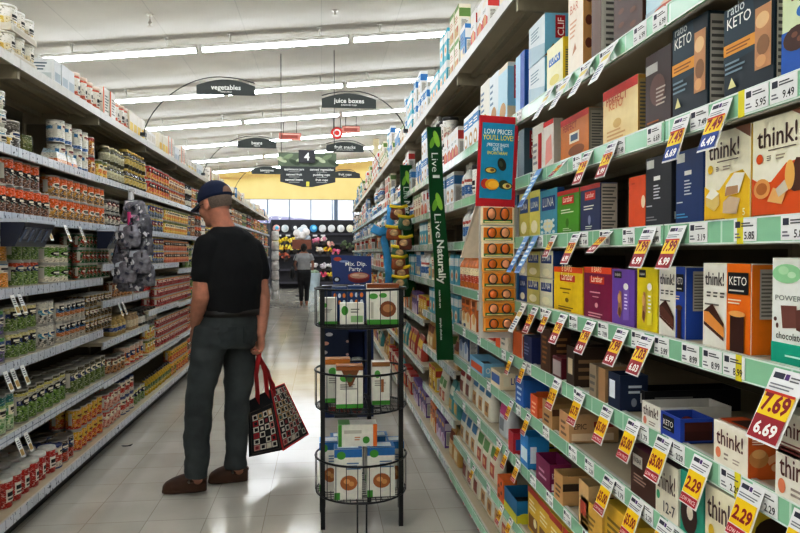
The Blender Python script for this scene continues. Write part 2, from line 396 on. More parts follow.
LLEVB = [.15, .50, .77, 1.05, 1.30, 1.57, 1.89, 2.33]
LLEVC = [.15, .51, .88, 1.28, 1.57, 1.89, 2.33]
RBAYS, LBAYS = [], []
for i in range(14):
    y0 = .22 + BAY * i; lv = RLEV if i < 3 else (RLEV3 if i in (3, 7) else RLEVF)
    RBAYS.append((y0, y0 + BAY, lv))
    shelving('R', y0, y0 + BAY, lv, 'green' if i < 3 else 'mixed', f'steel shelving bay of snacks, {ordinal(i + 1)} from camera, right of the aisle')
for i in range(14):
    y0 = 2.34 + BAY * i; lv = LLEV if i < 2 else (LLEVB if i == 2 else (LLEVC if i % 2 else LLEV))
    LBAYS.append((y0, y0 + BAY, lv))
    shelving('L', y0, y0 + BAY, lv, 'white', f'steel shelving bay of tinned food, {ordinal(i + 1)} from camera, left of aisle')
# ------------------------------------------------------------------ product makers
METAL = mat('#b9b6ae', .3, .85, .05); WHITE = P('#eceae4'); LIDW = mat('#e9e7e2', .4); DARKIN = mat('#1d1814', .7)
class Item:
    def __init__(s, name, mesh, w, d, h, desc, cat, kids=()):
        s.name, s.mesh, s.w, s.d, s.h, s.desc, s.cat, s.kids = name, mesh, w, d, h, desc, cat, kids
def place(it, side, y, z, where, pos='', back=0.0, jit=.0, group=None, rot=None, sc=None):
    """stand an item on a shelf, front towards the aisle; y = its centre along the aisle"""
    s = 1 if side == 'R' else -1
    x = (XR if s > 0 else XL) + s * (.022 + back + RND.random() * jit)
    o = link(it.name, it.mesh, None, (x, y, z), -s * PI / 2 + (rot or 0))
    if sc: o.scale = sc
    o['category'] = it.cat; o['group'] = group or f'{it.desc}s'
    auto(o, it.desc, where, pos)
    for nm, me in it.kids: link(nm, me, o)
    return o
TIER = {1: [''], 2: ['lower', 'upper'], 3: ['lowest', 'middle', 'topmost'], 4: ['lowest', 'second-layer', 'third-layer', 'topmost']}
def fill(side, z, ya, yb, it, tiers=1, rows=1, where='', gap=.005, jit=.008, miss=0.0, spin=.5):
    y = ya + it.w / 2 + .002
    while y + it.w / 2 <= yb + .001:
        if RND.random() >= miss:
            for r in range(rows):
                for t in range(tiers):
                    pos = (['', 'rear ', 'third-row ', 'fourth-row '][r] + TIER[tiers][t]).strip()
                    place(it, side, y, z + t * (it.h + .0005), where, pos, r * (it.d + .003), jit, rot=(RND.random() - .5) * spin if it.round else 0)
        y += it.w + gap
Item.round = False

def wrap(b, r, h, u0, u1, z0, z1, m, k=1, oval=False):
    """a printed patch curved round the front of a can"""
    n = 8; R_ = r + .0007 * k; vs = []
    for i in range(n + 1):
        a = u0 + (u1 - u0) * i / n; q = math.sqrt(max(.05, 1 - (2 * i / n - 1) ** 2)) if oval else 1; zm = (z0 + z1) / 2
        for z in (zm - (zm - z0) * q, zm + (z1 - zm) * q): vs.append((math.sin(a) * R_, PC0[0] - math.cos(a) * R_, z * h))
    b.add(vs, [(2 * i, 2 * i + 2, 2 * i + 3, 2 * i + 1) for i in range(n)], m, True)
PC0 = [0.0]
def emblem(b, key, r, h, bands):
    rr = random.Random(key); top = rr.random() < .6; zc = rr.uniform(.62, .74) if top else rr.uniform(.5, .6)
    c1 = rr.choice(['#efe9da', '#f1ead2', '#1f1c1e', '#26406e', '#8a1f22', '#efe9da', '#e2c65a']); c2 = '#efe9da' if c1 in ('#1f1c1e', '#26406e', '#8a1f22') else rr.choice(['#7a1f22', '#22351f', '#26406e', '#2a2422'])
    wrap(b, r, h, -.75, .75, zc - .13, zc + .13, ink(c1), 1, rr.random() < .5)
    wrap(b, r, h, -.5, .45, zc - .02, zc + .06, ink(c2), 2); wrap(b, r, h, -.3, .35, zc - .075, zc - .045, ink(c2), 2)
    wrap(b, r, h, 1.05, 1.6, .2, .85, ink('#d8d4c8'), 1); wrap(b, r, h, -1.7, -1.2, .25, .8, ink('#d0ccc0'), 1)
def can(key, r, h, bands, food, desc, name='food_can', cat='can', lid=METAL, blotch=None):
    b = MB(); lm = labelmat(h, bands, food, .32, blotch)
    b.lathe([(r * .9, .001), (r, .0), (r, .004), (r * .975, .008), (r * .975, h - .008), (r, h - .004), (r, h), (r * .93, h), (r * .91, h - .004)],
            [lid, lid, lid, lm, lid, lid, lid, lid], 18, c=(0, r, 0))
    PC0[0] = r; emblem(b, key, r * .975, h, bands)
    it = Item(name, b.mesh(name), 2 * r, 2 * r, h, desc, cat); it.round = True; return it
def jar(r, h, body, bands, desc, lidc, name='glass_jar', cat='jar'):
    b = MB(); g = mat(body, .12, 0, .25, 50, .6); lm = labelmat(h, bands, None, .4)
    b.lathe([(r * .85, 0), (r, .006), (r, h * .18), (r * 1.005, h * .19), (r * 1.005, h * .62), (r, h * .63), (r, h * .72), (r * .72, h * .82), (r * .72, h * .86)],
            [g, g, g, lm, g, g, g, g], 16, c=(0, r, 0))
    l = MB(); l.lathe([(r * .78, h * .855), (r * .8, h * .86), (r * .8, h * .99), (r * .76, h)], mat(lidc, .35, .3), 16, c=(0, r, 0))
    it = Item(name, b.mesh(name), 2 * r, 2 * r, h, desc, cat, (('lid', l.mesh('lid')),)); it.round = True; return it
def tub(r, h, bands, food, desc, lidc='#eeece6', name='plastic_tub', cat='tub', taper=1.0):
    b = MB(); lm = labelmat(h, bands, food, .35)
    b.lathe([(r * .88 * taper, 0), (r * .92 * taper, .004), (r * .94, h * .86), (r * .9, h * .88)], lm, 18, c=(0, r, 0))
    PC0[0] = r; wrap(b, r * .94, h, -.6, .6, .2, .62, ink('#e9e4da'), 1); wrap(b, r * .94, h, -.45, .4, .38, .52, ink('#221d1e'), 2); wrap(b, r * .94, h, -.4, .45, .26, .32, ink('#55504c'), 2)
    l = MB(); l.lathe([(r * .97, h * .87), (r, h * .88), (r, h * .97), (r * .95, h), (r * .8, h - .003)], mat(lidc, .4), 18, c=(0, r, 0))
    it = Item(name, b.mesh(name), 2 * r, 2 * r, h, desc, cat, (('lid', l.mesh('lid')),)); it.round = True; return it
def bottle(r, h, body, bands, desc, capc, name='plastic_bottle', cat='bottle'):
    b = MB(); g = mat(body, .2, 0, .2, 40, .5); lm = labelmat(h, bands, None, .4)
    b.lathe([(r * .9, 0), (r, .006), (r, h * .15), (r * 1.01, h * .16), (r * 1.01, h * .55), (r, h * .56), (r * .9, h * .66), (r * .4, h * .8), (r * .36, h * .86)],
            [g, g, g, lm, g, g, g, g], 14, c=(0, r, 0))
    l = MB(); l.lathe([(r * .42, h * .855), (r * .42, h * .98), (r * .36, h)], mat(capc, .4), 12, c=(0, r, 0))
    it = Item(name, b.mesh(name), 2 * r, 2 * r, h, desc, cat, (('cap', l.mesh('cap')),)); it.round = True; return it

def decals(b, w, d, h, decs, z0=0.0):
    def fp(face, u, v, off):
        if face == 'f': return V((-w / 2 + u * w, -off, z0 + v * h))
        if face == 'r': return V((w / 2 + off, u * d, z0 + v * h))
        if face == 'l': return V((-w / 2 - off, d - u * d, z0 + v * h))
        return V((-w / 2 + u * w, v * d, z0 + h + off))
    AX = {'f': ((1, 0, 0), (0, 0, 1), w, h), 'r': ((0, 1, 0), (0, 0, 1), d, h), 'l': ((0, -1, 0), (0, 0, 1), d, h), 't': ((1, 0, 0), (0, 1, 0), w, d)}
    for k, e in enumerate(decs):
        off = .0005 + .00022 * k; kind, face = e[0], e[1]
        ua, va, W, H = AX[face]
        if kind == 'R':
            _, _, u0, v0, u1, v1, c = e; b.poly([fp(face, u0, v0, off), fp(face, u1, v0, off), fp(face, u1, v1, off), fp(face, u0, v1, off)], ink(c))
        elif kind == 'E':
            _, _, cu, cv, ru, rv, c = e; b.poly([fp(face, cu + ru * math.cos(2 * PI * i / 16), cv + rv * math.sin(2 * PI * i / 16), off) for i in range(16)], ink(c))
        elif kind == 'P': b.poly([fp(face, u, v, off) for u, v in e[2]], ink(e[3]))
        elif kind == 'T':    # face, u0, v0, width share, text, colour[, height share]
            _, _, u0, v0, ws, st, c = e[:7]
            b.text(st, fp(face, u0, v0, off), ua, va, ink(c), h=(e[7] * H if len(e) > 7 else None), w=ws * W, bold=.008)
        elif kind == 'B':    # heavy lettering
            _, _, u0, v0, ws, st, c = e[:7]; b.text(st, fp(face, u0, v0, off), ua, va, ink(c), h=e[7] * H, w=ws * W, bold=.035)
        elif kind == 'V':    # lettering that climbs the face
            _, _, u0, v0, ws, st, c = e[:7]
            b.text(st, fp(face, u0, v0, off), tuple(x for x in va), tuple(-x for x in ua), ink(c), w=ws * H, h=e[7] * W, bold=.008)
        elif kind == 'L':    # lines of small print: face, u0, v0, u1, v1, n, colour
            _, _, u0, v0, u1, v1, n, c = e; m = ink(c)
            for i in range(n):
                y0 = v0 + (v1 - v0) * i / n; y1 = y0 + (v1 - v0) * .45 / n; ue = u1 - (u1 - u0) * .35 * ((i * 37 + len(decs) * 13) % 10) / 10
                b.poly([fp(face, u0, y0, off), fp(face, ue, y0, off), fp(face, ue, y1, off), fp(face, u0, y1, off)], m)
def nutri(face='r', u0=.12, v0=.22, u1=.88, v1=.96, c='#d9d6ce'):
    return [('R', face, u0, v0, u1, v1, c), ('L', face, u0 + .06, v0 + .03, u1 - .06, v1 - .03, 13, '#5b5954')]
def carton(w, d, h, base, decs=(), side=None, name='snack_box', rough=.42):
    b = MB(); b.bbox(-w / 2, w / 2, 0, d, 0, h, P(base, rough), .0012)
    if side: decs = [('R', 'r', .02, .01, .98, .99, side)] + list(decs)
    decals(b, w, d, h, decs); return b.mesh(name)
def tray(w, d, h, base, decs=(), back=1.0, low=1.0, name='display_tray'):
    """open-topped display carton, its front cut lower"""
    b = MB(); m = P(base); t = .003; hf = h * low
    b.box(-w / 2, w / 2, 0, d, 0, t, m); b.box(-w / 2, w / 2, 0, t, 0, hf, m); b.box(-w / 2, w / 2, d - t, d, 0, h, m)
    for x in (-w / 2, w / 2 - t):
        b.add([(x, t, 0), (x + t, t, 0), (x + t, d - t, 0), (x, d - t, 0), (x, t, hf), (x + t, t, hf), (x + t, d - t, h), (x, d - t, h)], [(4, 5, 6, 7), (0, 1, 5, 4), (1, 2, 6, 5), (2, 3, 7, 6), (3, 0, 4, 7)], m)
    decals(b, w, d, hf, decs)
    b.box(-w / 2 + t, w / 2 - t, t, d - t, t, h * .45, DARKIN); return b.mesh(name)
def pouch(w, d, h, base, decs, desc, name='snack_bag', cat='bag'):
    b = MB(); m = mat(base, .28, 0, .1, 25, .5, .25, 40)
    N = 20; secs = [(0, 1, .9), (.04, 1, 1), (.3, .99, 1), (.55, .98, .85), (.78, .99, .5), (.92, 1, .12), (1, 1, .06)]
    vs = []
    for zz, sw, sd in secs:
        for i in range(N):
            a = 2 * PI * i / N; ca, sa = math.cos(a), math.sin(a); e = .45
            vs.append((w / 2 * sw * math.copysign(abs(ca) ** e, ca), d / 2 + d / 2 * sd * math.copysign(abs(sa) ** e, sa), zz * h))
    fs = [(k * N + i, k * N + (i + 1) % N, (k + 1) * N + (i + 1) % N, (k + 1) * N + i) for k in range(len(secs) - 1) for i in range(N)] + [tuple(reversed(range(N))), tuple((len(secs) - 1) * N + i for i in range(N))]
    b.add(vs, fs, m, True)
    def fz(u, v):   # a point on the bulged front
        sd = [s for s in secs if s[0] <= v][-1][2]; nx = [s for s in secs if s[0] > v]
        if nx: p = [s for s in secs if s[0] <= v][-1]; sd += (nx[0][2] - p[2]) * (v - p[0]) / (nx[0][0] - p[0])
        x = (u - .5) * w; bulge = (1 - min(.98, abs(x) / (w / 2)) ** (2 / .45)) ** (.45 / 2)
        return (x, d / 2 - d / 2 * sd * bulge - .001, v * h)
    for u0, v0, u1, v1, c in decs:
        nu, nv = 4, 4
        g = [fz(u0 + (u1 - u0) * i / nu, v0 + (v1 - v0) * j / nv) for j in range(nv + 1) for i in range(nu + 1)]
        b.add(g, [(j * (nu + 1) + i, j * (nu + 1) + i + 1, (j + 1) * (nu + 1) + i + 1, (j + 1) * (nu + 1) + i) for j in range(nv) for i in range(nu)], ink(c), True)
    return Item(name, b.mesh(name), w, d, h, desc, cat)

# ------------------------------------------------------------------ the tinned-food side
SHN = ['bottom shelf', 'second-lowest shelf', 'third-lowest shelf', 'fourth-lowest shelf', 'fifth-lowest shelf', 'sixth-lowest shelf', 'seventh-lowest shelf', 'eighth-lowest shelf', 'ninth-lowest shelf', 'tenth-lowest shelf']
def lshelf(z, lv):
    i = min(range(len(lv)), key=lambda k: abs(lv[k] - z))
    return 'left top shelf' if i == len(lv) - 1 else 'left ' + SHN[i]
def fl(z, px0, px1, it, tiers=1, rows=1, lv=LLEV, **k):
    ya, yb = y_at(px0, XL - .03), y_at(px1, XL - .03)
    fill('L', z, ya, yb, it, tiers, rows, lshelf(z, lv), **k)
beans = can('beans', .048, .135, [(0, '#43352f'), (.2, '#6c8f7c'), (.42, '#2d2527'), (.62, '#ea641c'), (.93, '#ea641c')], ('#3c2524', '#8b5b3d', -.1, .4, 90), 'orange and black bean can', 'bean_can')
beans2 = can('beans2', .054, .125, [(0, '#e4661a'), (.1, '#ec701a')], ('#d9a23a', '#4c3a3c', .0, .45, 60), 'big orange bean can', 'bean_can')
corn = can('corn', .062, .125, [(0, '#c96f26'), (.55, '#e6e4da'), (.68, '#5f9c3c'), (.8, '#e6e4da'), (.9, '#2f74a8')], ('#d98a2b', '#e5a443', -.1, .55, 140), 'white and orange sweetcorn can', 'corn_can')
mixv = can('mixv', .046, .128, [(0, '#4e6a34'), (.5, '#36303a'), (.68, '#d8d2c0'), (.78, '#d6502a')], ('#3f5f2c', '#8aa552', -.1, .55, 70), 'red-topped mixed vegetable can', 'vegetable_can')
hominy = can('hominy', .073, .108, [(0, '#d9cfbb'), (.9, '#e2dccb')], ('#5f8f2c', '#79a53c', .3, .85, 34), 'wide cream chilli can', 'hominy_can')
greenc = can('greenc', .038, .098, [(0, '#1c5a2c'), (.4, '#226b36')], ('#c8452f', '#1d5f30', .15, .75, 45), 'small green vegetable can', 'vegetable_can')
peas = can('peas', .05, .128, [(0, '#49632a'), (.5, '#2a3c7c'), (.72, '#dcd29a'), (.82, '#d8cf8d')], ('#3f5a26', '#7f9a46', -.1, .5, 80), 'blue-banded green bean can', 'vegetable_can')
peas2 = can('peas2', .05, .128, [(0, '#6d8f4c'), (.4, '#e2e2d4'), (.66, '#3a62a0'), (.8, '#5aa84a')], ('#3f6a36', '#7a5aa0', -.1, .5, 60), 'green, white and blue vegetable can', 'vegetable_can')
olivew = can('olivew', .043, .128, [(0, '#d8d3c6'), (.42, '#2e8fae'), (.62, '#d8d3c6')], ('#2a2622', '#cfc8b8', .05, .38, 60), 'white can with turquoise band', 'bean_can')
blueor = can('blueor', .04, .115, [(0, '#b8b0a0'), (.3, '#c2783a'), (.5, '#2c5d86'), (.7, '#d5cfc2')], None, 'blue and orange striped can', 'bean_can')
blackg = can('blackg', .036, .082, [(0, '#2b241c'), (.85, '#c9a44c')], ('#b58a3c', '#17130f', .0, .8, 40), 'small black and gold can', 'chilli_can')
peast = can('peast', .05, .17, [(0, '#3e5f26'), (.5, '#26326c'), (.66, '#c9c5b0'), (.8, '#d8cf6a'), (.88, '#4c4828')], ('#2f5222', '#7fa244', -.1, .55, 75), 'tall yellow-topped pea can', 'vegetable_can')
teal = can('teal', .05, .185, [(0, '#b5c8a0'), (.15, '#2f8e86'), (.6, '#9ec27a'), (.75, '#267a78')], ('#4f9a3e', '#d3d8b4', .1, .55, 50), 'tall teal asparagus can', 'vegetable_can')
dgreen = can('dgreen', .05, .155, [(0, '#4a6132'), (.45, '#2a3570'), (.7, '#8d8a70'), (.82, '#4c452a')], ('#3f5526', '#788a42', -.1, .5, 70), 'dark green bean can', 'vegetable_can')
yred = can('yred', .047, .13, [(0, '#c23a24'), (.38, '#ecb824'), (.92, '#e9b51f')], ('#c8331e', '#e89c1e', .1, .5, 40), 'yellow and red tomato can', 'tomato_can')
tomd = can('tomd', .055, .135, [(0, '#c8402a'), (.45, '#2e211d'), (.85, '#5a4634')], ('#d2502e', '#9a2a1c', -.1, .45, 45), 'dark tomato can with red label', 'tomato_can')
tomb = can('tomb', .055, .13, [(0, '#d9cfc0'), (.3, '#c7402a'), (.7, '#d8d0c4'), (.9, '#26366c')], None, 'white and red tomato can', 'tomato_can', lid=mat('#2b3d78', .4))
pinkw = can('pinkw', .045, .12, [(0, '#d9b0a4'), (.4, '#e6dccf'), (.7, '#c84a3a')], ('#c2503c', '#e3b9a0', 0, .5, 50), 'pale pink and red can', 'tomato_can')
redtub = tub(.047, .145, [(0, '#b92a22'), (.78, '#c22e25')], None, 'red tub with white lid')
goldj = jar(.045, .15, '#3a2f1c', [(0, '#1d1a16'), (.2, '#c9b25a'), (.5, '#221c14'), (.56, '#d6c068')], 'dark jar with gold label', '#c9ae54', 'glass_jar')
redc = can('redc', .047, .13, [(0, '#7a2a1c'), (.2, '#c9251f'), (.9, '#d12c22')], ('#c9251f', '#e0b13a', .1, .5, 40), 'bright red can', 'soup_can')
redg = can('redg', .047, .125, [(0, '#b0452a'), (.5, '#d9a03c'), (.8, '#c13824')], ('#7e3a22', '#dca648', .0, .6, 50), 'red and gold can', 'soup_can')
bluey = can('bluey', .05, .125, [(0, '#3d4e5c'), (.35, '#d5b630'), (.6, '#255a94'), (.85, '#e2c634')], ('#d5b630', '#2d5f98', .2, .6, 30), 'blue and yellow pineapple can', 'fruit_can')
yellc = can('yellc', .045, .125, [(0, '#cf6a2a'), (.4, '#e4c33a'), (.8, '#6d7c36')], ('#d9762a', '#ecd050', .0, .6, 40), 'yellow and orange peach can', 'fruit_can')
orpal = can('orpal', .045, .115, [(0, '#c95a2c'), (.3, '#d88a5a'), (.55, '#5a4438'), (.7, '#dd8f58')], None, 'pale orange fruit can', 'fruit_can')
reds = can('reds', .042, .088, [(0, '#8e1a14'), (.15, '#c9201a'), (.82, '#d6b45a')], ('#c8201a', '#7e1410', .2, .7, 40), 'small red and gold can', 'chilli_can')
brns = can('brns', .045, .12, [(0, '#7a4a2c'), (.5, '#b8703a'), (.8, '#6a3a24')], ('#5a321e', '#c98a4a', .0, .7, 50), 'brown label can', 'soup_can')
olive = jar(.04, .125, '#4c4a2a', [(0, '#b9b494'), (.5, '#d9d3b4')], 'olive jar with pale label', '#bdb694')
must = jar(.05, .14, '#c9a860', [(0, '#c9b072'), (.25, '#2d4f92'), (.45, '#d9c27e')], 'mustard-yellow jar with blue label', '#c2a25c')
tanj = jar(.042, .13, '#c2a276', [(0, '#d8c8a4')], 'tan jar of plain paste', '#b5986a')
drkj = jar(.045, .13, '#1f1a17', [(0, '#d6d0c4'), (.5, '#e2ddd2')], 'black jar with white label', '#1e1c1a')
blkw = can('blkw', .05, .095, [(0, '#1d1a18'), (.2, '#d8d3c4'), (.7, '#2a2622')], ('#e2dccc', '#38332c', .2, .6, 60), 'black can with white label', 'bean_can')
bigp = can('bigp', .065, .15, [(0, '#d8503a'), (.15, '#e6dcc8'), (.7, '#d8b9a0')], ('#d9542e', '#e9b43c', .2, .7, 35), 'large white and red peach can', 'fruit_can')
whtb = can('whtb', .05, .13, [(0, '#2d5f98'), (.2, '#e2dfd6'), (.6, '#3a86b8'), (.75, '#e2dfd6')], None, 'white can with blue patches', 'milk_can')
ytub = tub(.05, .085, [(0, '#e2dfd4'), (.5, '#e4e2da')], ('#4a7a4c', '#e4e2da', .2, .7, 40), 'white and green tub', taper=.85)
btub = tub(.05, .085, [(0, '#e2dfd4'), (.5, '#e4e2da')], ('#2d86ae', '#e4e2da', .2, .7, 40), 'white and blue tub', taper=.85)
scup = tub(.035, .06, [(0, '#d9cfc0')], ('#e2b42c', '#d9ba4a', .0, .8, 30), 'small yellow cup', taper=.85)
gcup = tub(.035, .06, [(0, '#cfd4c0')], ('#5a8a3c', '#b9c49a', .0, .8, 30), 'small green cup', taper=.85)
dtin = can('dtin', .06, .14, [(0, '#4a443c'), (.7, '#6a645a')], None, 'dark grey tin set back', 'food_tin')
dcan = can('dcan', .06, .15, [(0, '#8a8378'), (.15, '#a39c90')], None, 'grey tin set back', 'food_tin')
yelb = bottle(.035, .15, '#c9a62a', [(0, '#d8b82e'), (.3, '#5c6e2a')], 'yellow bottle with green label', '#2c2a20')
cereal = []
# top shelf: overstock cartons and tubs
def lbox(key, w, d, h, base, desc, decs, name='carton', cat='carton'):
    it = Item(name, carton(w, d, h, base, decs, None, name), w, d, h, desc, cat); return it
wcase = lbox('wcase', .16, .2, .115, '#dedad2', 'white overstock carton', [('R', 'f', .1, .3, .45, .8, '#c9c2b4'), ('R', 'l', .3, .35, .7, .8, '#2f5fa8'), ('L', 'f', .5, .3, .9, .8, 5, '#b7a990')])
wcase2 = lbox('wcase2', .15, .2, .11, '#e2ded6', 'white carton with yellow patch', [('R', 'f', .1, .1, .9, .4, '#d9c27a'), ('E', 'l', .5, .6, .12, .2, '#3a3a3a'), ('L', 'f', .1, .5, .9, .9, 4, '#a8a094')])
ocase = lbox('ocase', .13, .17, .2, '#e3dcd2', 'white carton with orange edge', [('R', 'l', 0, 0, .35, 1, '#d9622e'), ('L', 'l', .4, .1, .95, .9, 9, '#4a4a4a'), ('R', 'f', 0, 0, .2, 1, '#d9622e'), ('L', 'f', .3, .2, .9, .8, 6, '#6a6a66')])
gcase = lbox('gcase', .1, .15, .145, '#d5d8da', 'grey-white carton', [('R', 'f', .1, .15, .9, .5, '#aab4bc'), ('R', 'l', .1, .1, .9, .45, '#b9c0c4'), ('L', 'l', .2, .55, .8, .9, 3, '#5a6a7a')])
ycase = lbox('ycase', .11, .15, .17, '#ddd3bf', 'cream carton with yellow print', [('R', 'f', .1, .1, .9, .5, '#d9b446'), ('E', 'l', .5, .4, .25, .2, '#d48a3c'), ('L', 'l', .2, .7, .8, .9, 3, '#6a5a3a')])
rtub = tub(.05, .165, [(0, '#d9d3c8'), (.15, '#d9603a'), (.3, '#e2dcd2'), (.8, '#d9603a')], None, 'white tub with orange bands', '#e6cfc0')
bcase = lbox('bcase', .1, .15, .2, '#3c78ae', 'blue carton', [('R', 'f', .1, .5, .9, .9, '#e2e2de'), ('R', 'l', .1, .5, .9, .9, '#dfe3e6')])
wcup = tub(.052, .095, [(0, '#d9d4ca'), (.1, '#e4e0d6')], ('#d8b84a', '#e4e0d6', .1, .5, 25), 'white cup with yellow print')
ctray = lbox('ctray', .3, .16, .035, '#cfc8ba', 'low white cardboard tray', [('R', 'f', .1, .2, .9, .8, '#b9b0a0')])
z = 2.33
fl(z, -14, 3, rtub, 2); fl(z, 3, 12, ocase, 1); fl(z, 12, 46, ctray); fl(z + .036, 12, 46, wcup, 1, 2); fl(z + .132, 12, 46, ctray); fl(z + .168, 12, 44, wcup, 1, 2); fl(z, 46, 54, wcase2, 2)
fl(z, 55, 77, gcase, 1, gap=.012); fl(z, 78, 104, rtub, 1, gap=.02); fl(z, 104, 118, ocase, 1); fl(z, 118, 130, rtub, 1); fl(z, 130, 146, ycase, 1); fl(z, 147, 160, wcase, 1); fl(z, 160, 172, ycase, 1)
# sixth-lowest shelf
z = 1.89
fl(z, -20, 1, ytub, 3); fl(z, 1, 12, btub, 3); fl(z, 9, 18, scup, 1); fl(z, 18, 27, gcup, 1)
fl(z, 12, 30, dtin, 1, jit=0); fl(z, 62, 79, whtb, 2); fl(z, 79, 92, whtb, 2); fl(z, 92, 99, redg, 2); fl(z, 100, 110, yellc, 1); fl(z, 109, 127, olive, 2, lv=LLEVB); fl(z, 128, 149, goldj, 2, lv=LLEVB); fl(z, 150, 170, redc, 2, lv=LLEVC); fl(z, 170, 187, redg, 2, lv=LLEVC)
yb = y_at(33, XL - .03)
# a big jar lying on its side and squat packs between the tubs
b = MB(); b.lathe([(.05, 0), (.062, .008), (.066, .05), (.066, .12), (.05, .15)], [mat('#4a4a2c', .2, 0, .3, 20, .6), labelmat(.15, [(0, '#6d7a3c'), (.4, '#b9b48a')], ('#4a5a2c', '#9a9a5c', 0, .8, 40)), mat('#5a5a34', .2), mat('#3d3b24', .3)], 6, smooth=False, M=Matrix.Rotation(-PI / 2, 4, 'Y') @ Matrix.Rotation(PI / 6, 4, 'Z'))
tag(obj('glass_jar', b, None, (XL - .07, y_at(47, XL), 1.89 + .0575), .5), 'six-sided olive-green jar lying on its side, left second shelf from the top', 'jar')
flat = Item('ready_meal_pack', None, .16, .1, .08, 'white and orange flat meal pack', 'food pack')
b = MB(); b.add([(-.08, 0, 0), (.08, 0, 0), (.08, .11, 0), (-.08, .11, 0), (-.07, .01, .07), (.07, .01, .07), (.07, .08, .09), (-.07, .08, .09)], [(3, 2, 1, 0), (4, 5, 6, 7), (0, 1, 5, 4), (1, 2, 6, 5), (2, 3, 7, 6), (3, 0, 4, 7)], labelmat(.09, [(0, '#c9753a'), (.35, '#dfdcd2'), (.7, '#b8d0da')], None)); flat.mesh = b.mesh('ready_meal_pack')
fl(z, 57, 79, flat, 1, jit=0)
# fifth-lowest shelf: orange tins
z = 1.57
fl(z, -22, 52, beans, 1, 2); fl(z + .1355, -22, 3, beans2, 1); fl(z + .1355, 8, 44, beans, 1)
fl(z, 55, 92, beans2, 2); fl(z, 84, 107, beans2, 2); fl(z, 108, 124, blkw, 2, lv=LLEVB)
fl(z, 150, 165, bluey, 2, lv=LLEVC); fl(z, 166, 190, yellc, 2, lv=LLEVC); fl(z, 126, 149, gcup, 1, 1, lv=LLEVB)
fl(1.30, 114, 153, olivew, 2, lv=LLEVB); fl(1.28, 154, 166, bluey, 2, lv=LLEVC); fl(1.28, 166, 190, orpal, 2, lv=LLEVC)
# fourth-lowest
z = 1.21
fl(z, -30, 18, corn, 2); fl(z, 17, 46, mixv, 2); fl(z, 52, 80, hominy, 2); fl(z, 82, 112, greenc, 3, 2)
fl(1.05, 114, 137, brns, 1, lv=LLEVB); fl(1.05, 137, 152, reds, 2, lv=LLEVB)
# third-lowest
z = .86
fl(z, -40, 11, peas2, 2); fl(z, 11, 42, peas, 2); fl(z, 42, 60, olivew, 2); fl(z, 60, 86, blueor, 2); fl(z, 86, 112, blackg, 3, 2)
fl(.77, 114, 130, must, 1, lv=LLEVB); fl(.77, 130, 140, tanj, 1, lv=LLEVB); fl(.77, 140, 157, drkj, 1, 2, lv=LLEVB)
fl(.88, 158, 190, reds, 3, 2, lv=LLEVC)
# second-lowest
z = .52
fl(z, -40, 20, teal, 1, 2); fl(z, 20, 73, peast, 1, 3); fl(z, 73, 106, dgreen, 1, 2); fl(z, 106, 111, brns, 1)
fl(.50, 113, 126, brns, 1, lv=LLEVB); fl(.50, 126, 147, bigp, 1, lv=LLEVB); fl(.50, 147, 156, yellc, 2, lv=LLEVB); fl(.51, 157, 190, reds, 3, 2, lv=LLEVC)
# bottom deck
z = .15
fl(z, -60, 3, corn, 2, 2); fl(z, 3, 58, redtub, 1, 4, gap=.012); fl(z, 55, 76, tomb, 1, 2); fl(z, 60, 76, tomd, 1, 2)
for px0, px1, it, t in ((76, 105, yred, 2), (105, 121, pinkw, 2), (121, 134, tomb, 2), (134, 146, peas, 1), (146, 176, yelb, 1)): fl(z, px0, px1, it, t, 2 if px0 < 120 else 1, lv=LLEVB if px0 > 112 else LLEV)
fl(z, 170, 188, yred, 2, lv=LLEVC)
# farther bays, past the man
farL = [beans, redc, redg, yellc, orpal, bluey, peas, whtb, goldj, tomd, mixv, drkj, yred, must, brns]
topL = [gcase, ycase, ocase, wcase, rtub, bcase, wcase2]
for (y0, y1, lv) in LBAYS[3:]:
    near = y0 < 7.3
    for i, z in enumerate(lv):
        if near and z < 2.2 and y0 < 6.1: continue
        y = max(y0, y_at(190, XL)) if z < 2.2 else max(y0, y_at(172, XL))
        far = y0 > 9
        while y < y1 - .06:
            it = RND.choice(topL if i == len(lv) - 1 else farL)
            run = min(y1 - .01, y + RND.uniform(.25, .5))
            fill('L', z, y, run, it, 2 if (it.h < .14 and i < len(lv) - 1) else 1, 1, lshelf(z, lv), gap=.004 if not far else .05, miss=.1)
            y = run + .01
# ------------------------------------------------------------------ the snack side: hand-designed boxes near the camera
XF = XR + .022
def rw(z):
    i = min(range(len(RLEV)), key=lambda k: abs(RLEV[k] - z)); return 'right top shelf' if i == len(RLEV) - 1 else 'right ' + SHN[i]
def hero(z, px0, px1, ytop, desc, base, decs=(), d=.06, side=None, name='snack_box', cat='snack box', open_=False, lift=0.0, low=1.0, back=0.0, h=None):
    if z < 1.0 and back == 0: back = -.026
    Y0, Y1 = y_at(px1, XF + back), y_at(px0, XF + back); w = Y1 - Y0 - .002
    if h is None: h = on_x(px1, ytop, XF + back).z - z - lift
    if open_: me = tray(w, d, h, base, decs, low=low, name=name)
    else:
        if side is None: side = base
        me = carton(w, d, h, base, decs, side, name)
    o = link(name, me, None, (XF + back, (Y0 + Y1) / 2, z + lift), -PI / 2)
    return tag(o, desc, cat)
N = nutri()
R2, R3, R4, R5, R6, R7, R8, R9 = 1.925, 1.67, 1.44, 1.19, .973, .79, .575, .316
clif = lambda c: [('R', 'f', .0, .0, 1, .35, c), ('E', 'f', .5, .3, .3, .15, '#a97c4a'), ('L', 'f', .1, .5, .5, .9, 4, '#6a7f92')]
clifs = [('R', 'r', .38, .42, .74, .95, '#b5202a'), ('V', 'r', .69, .47, .42, 'CLIF', '#f3efe8', .24)]
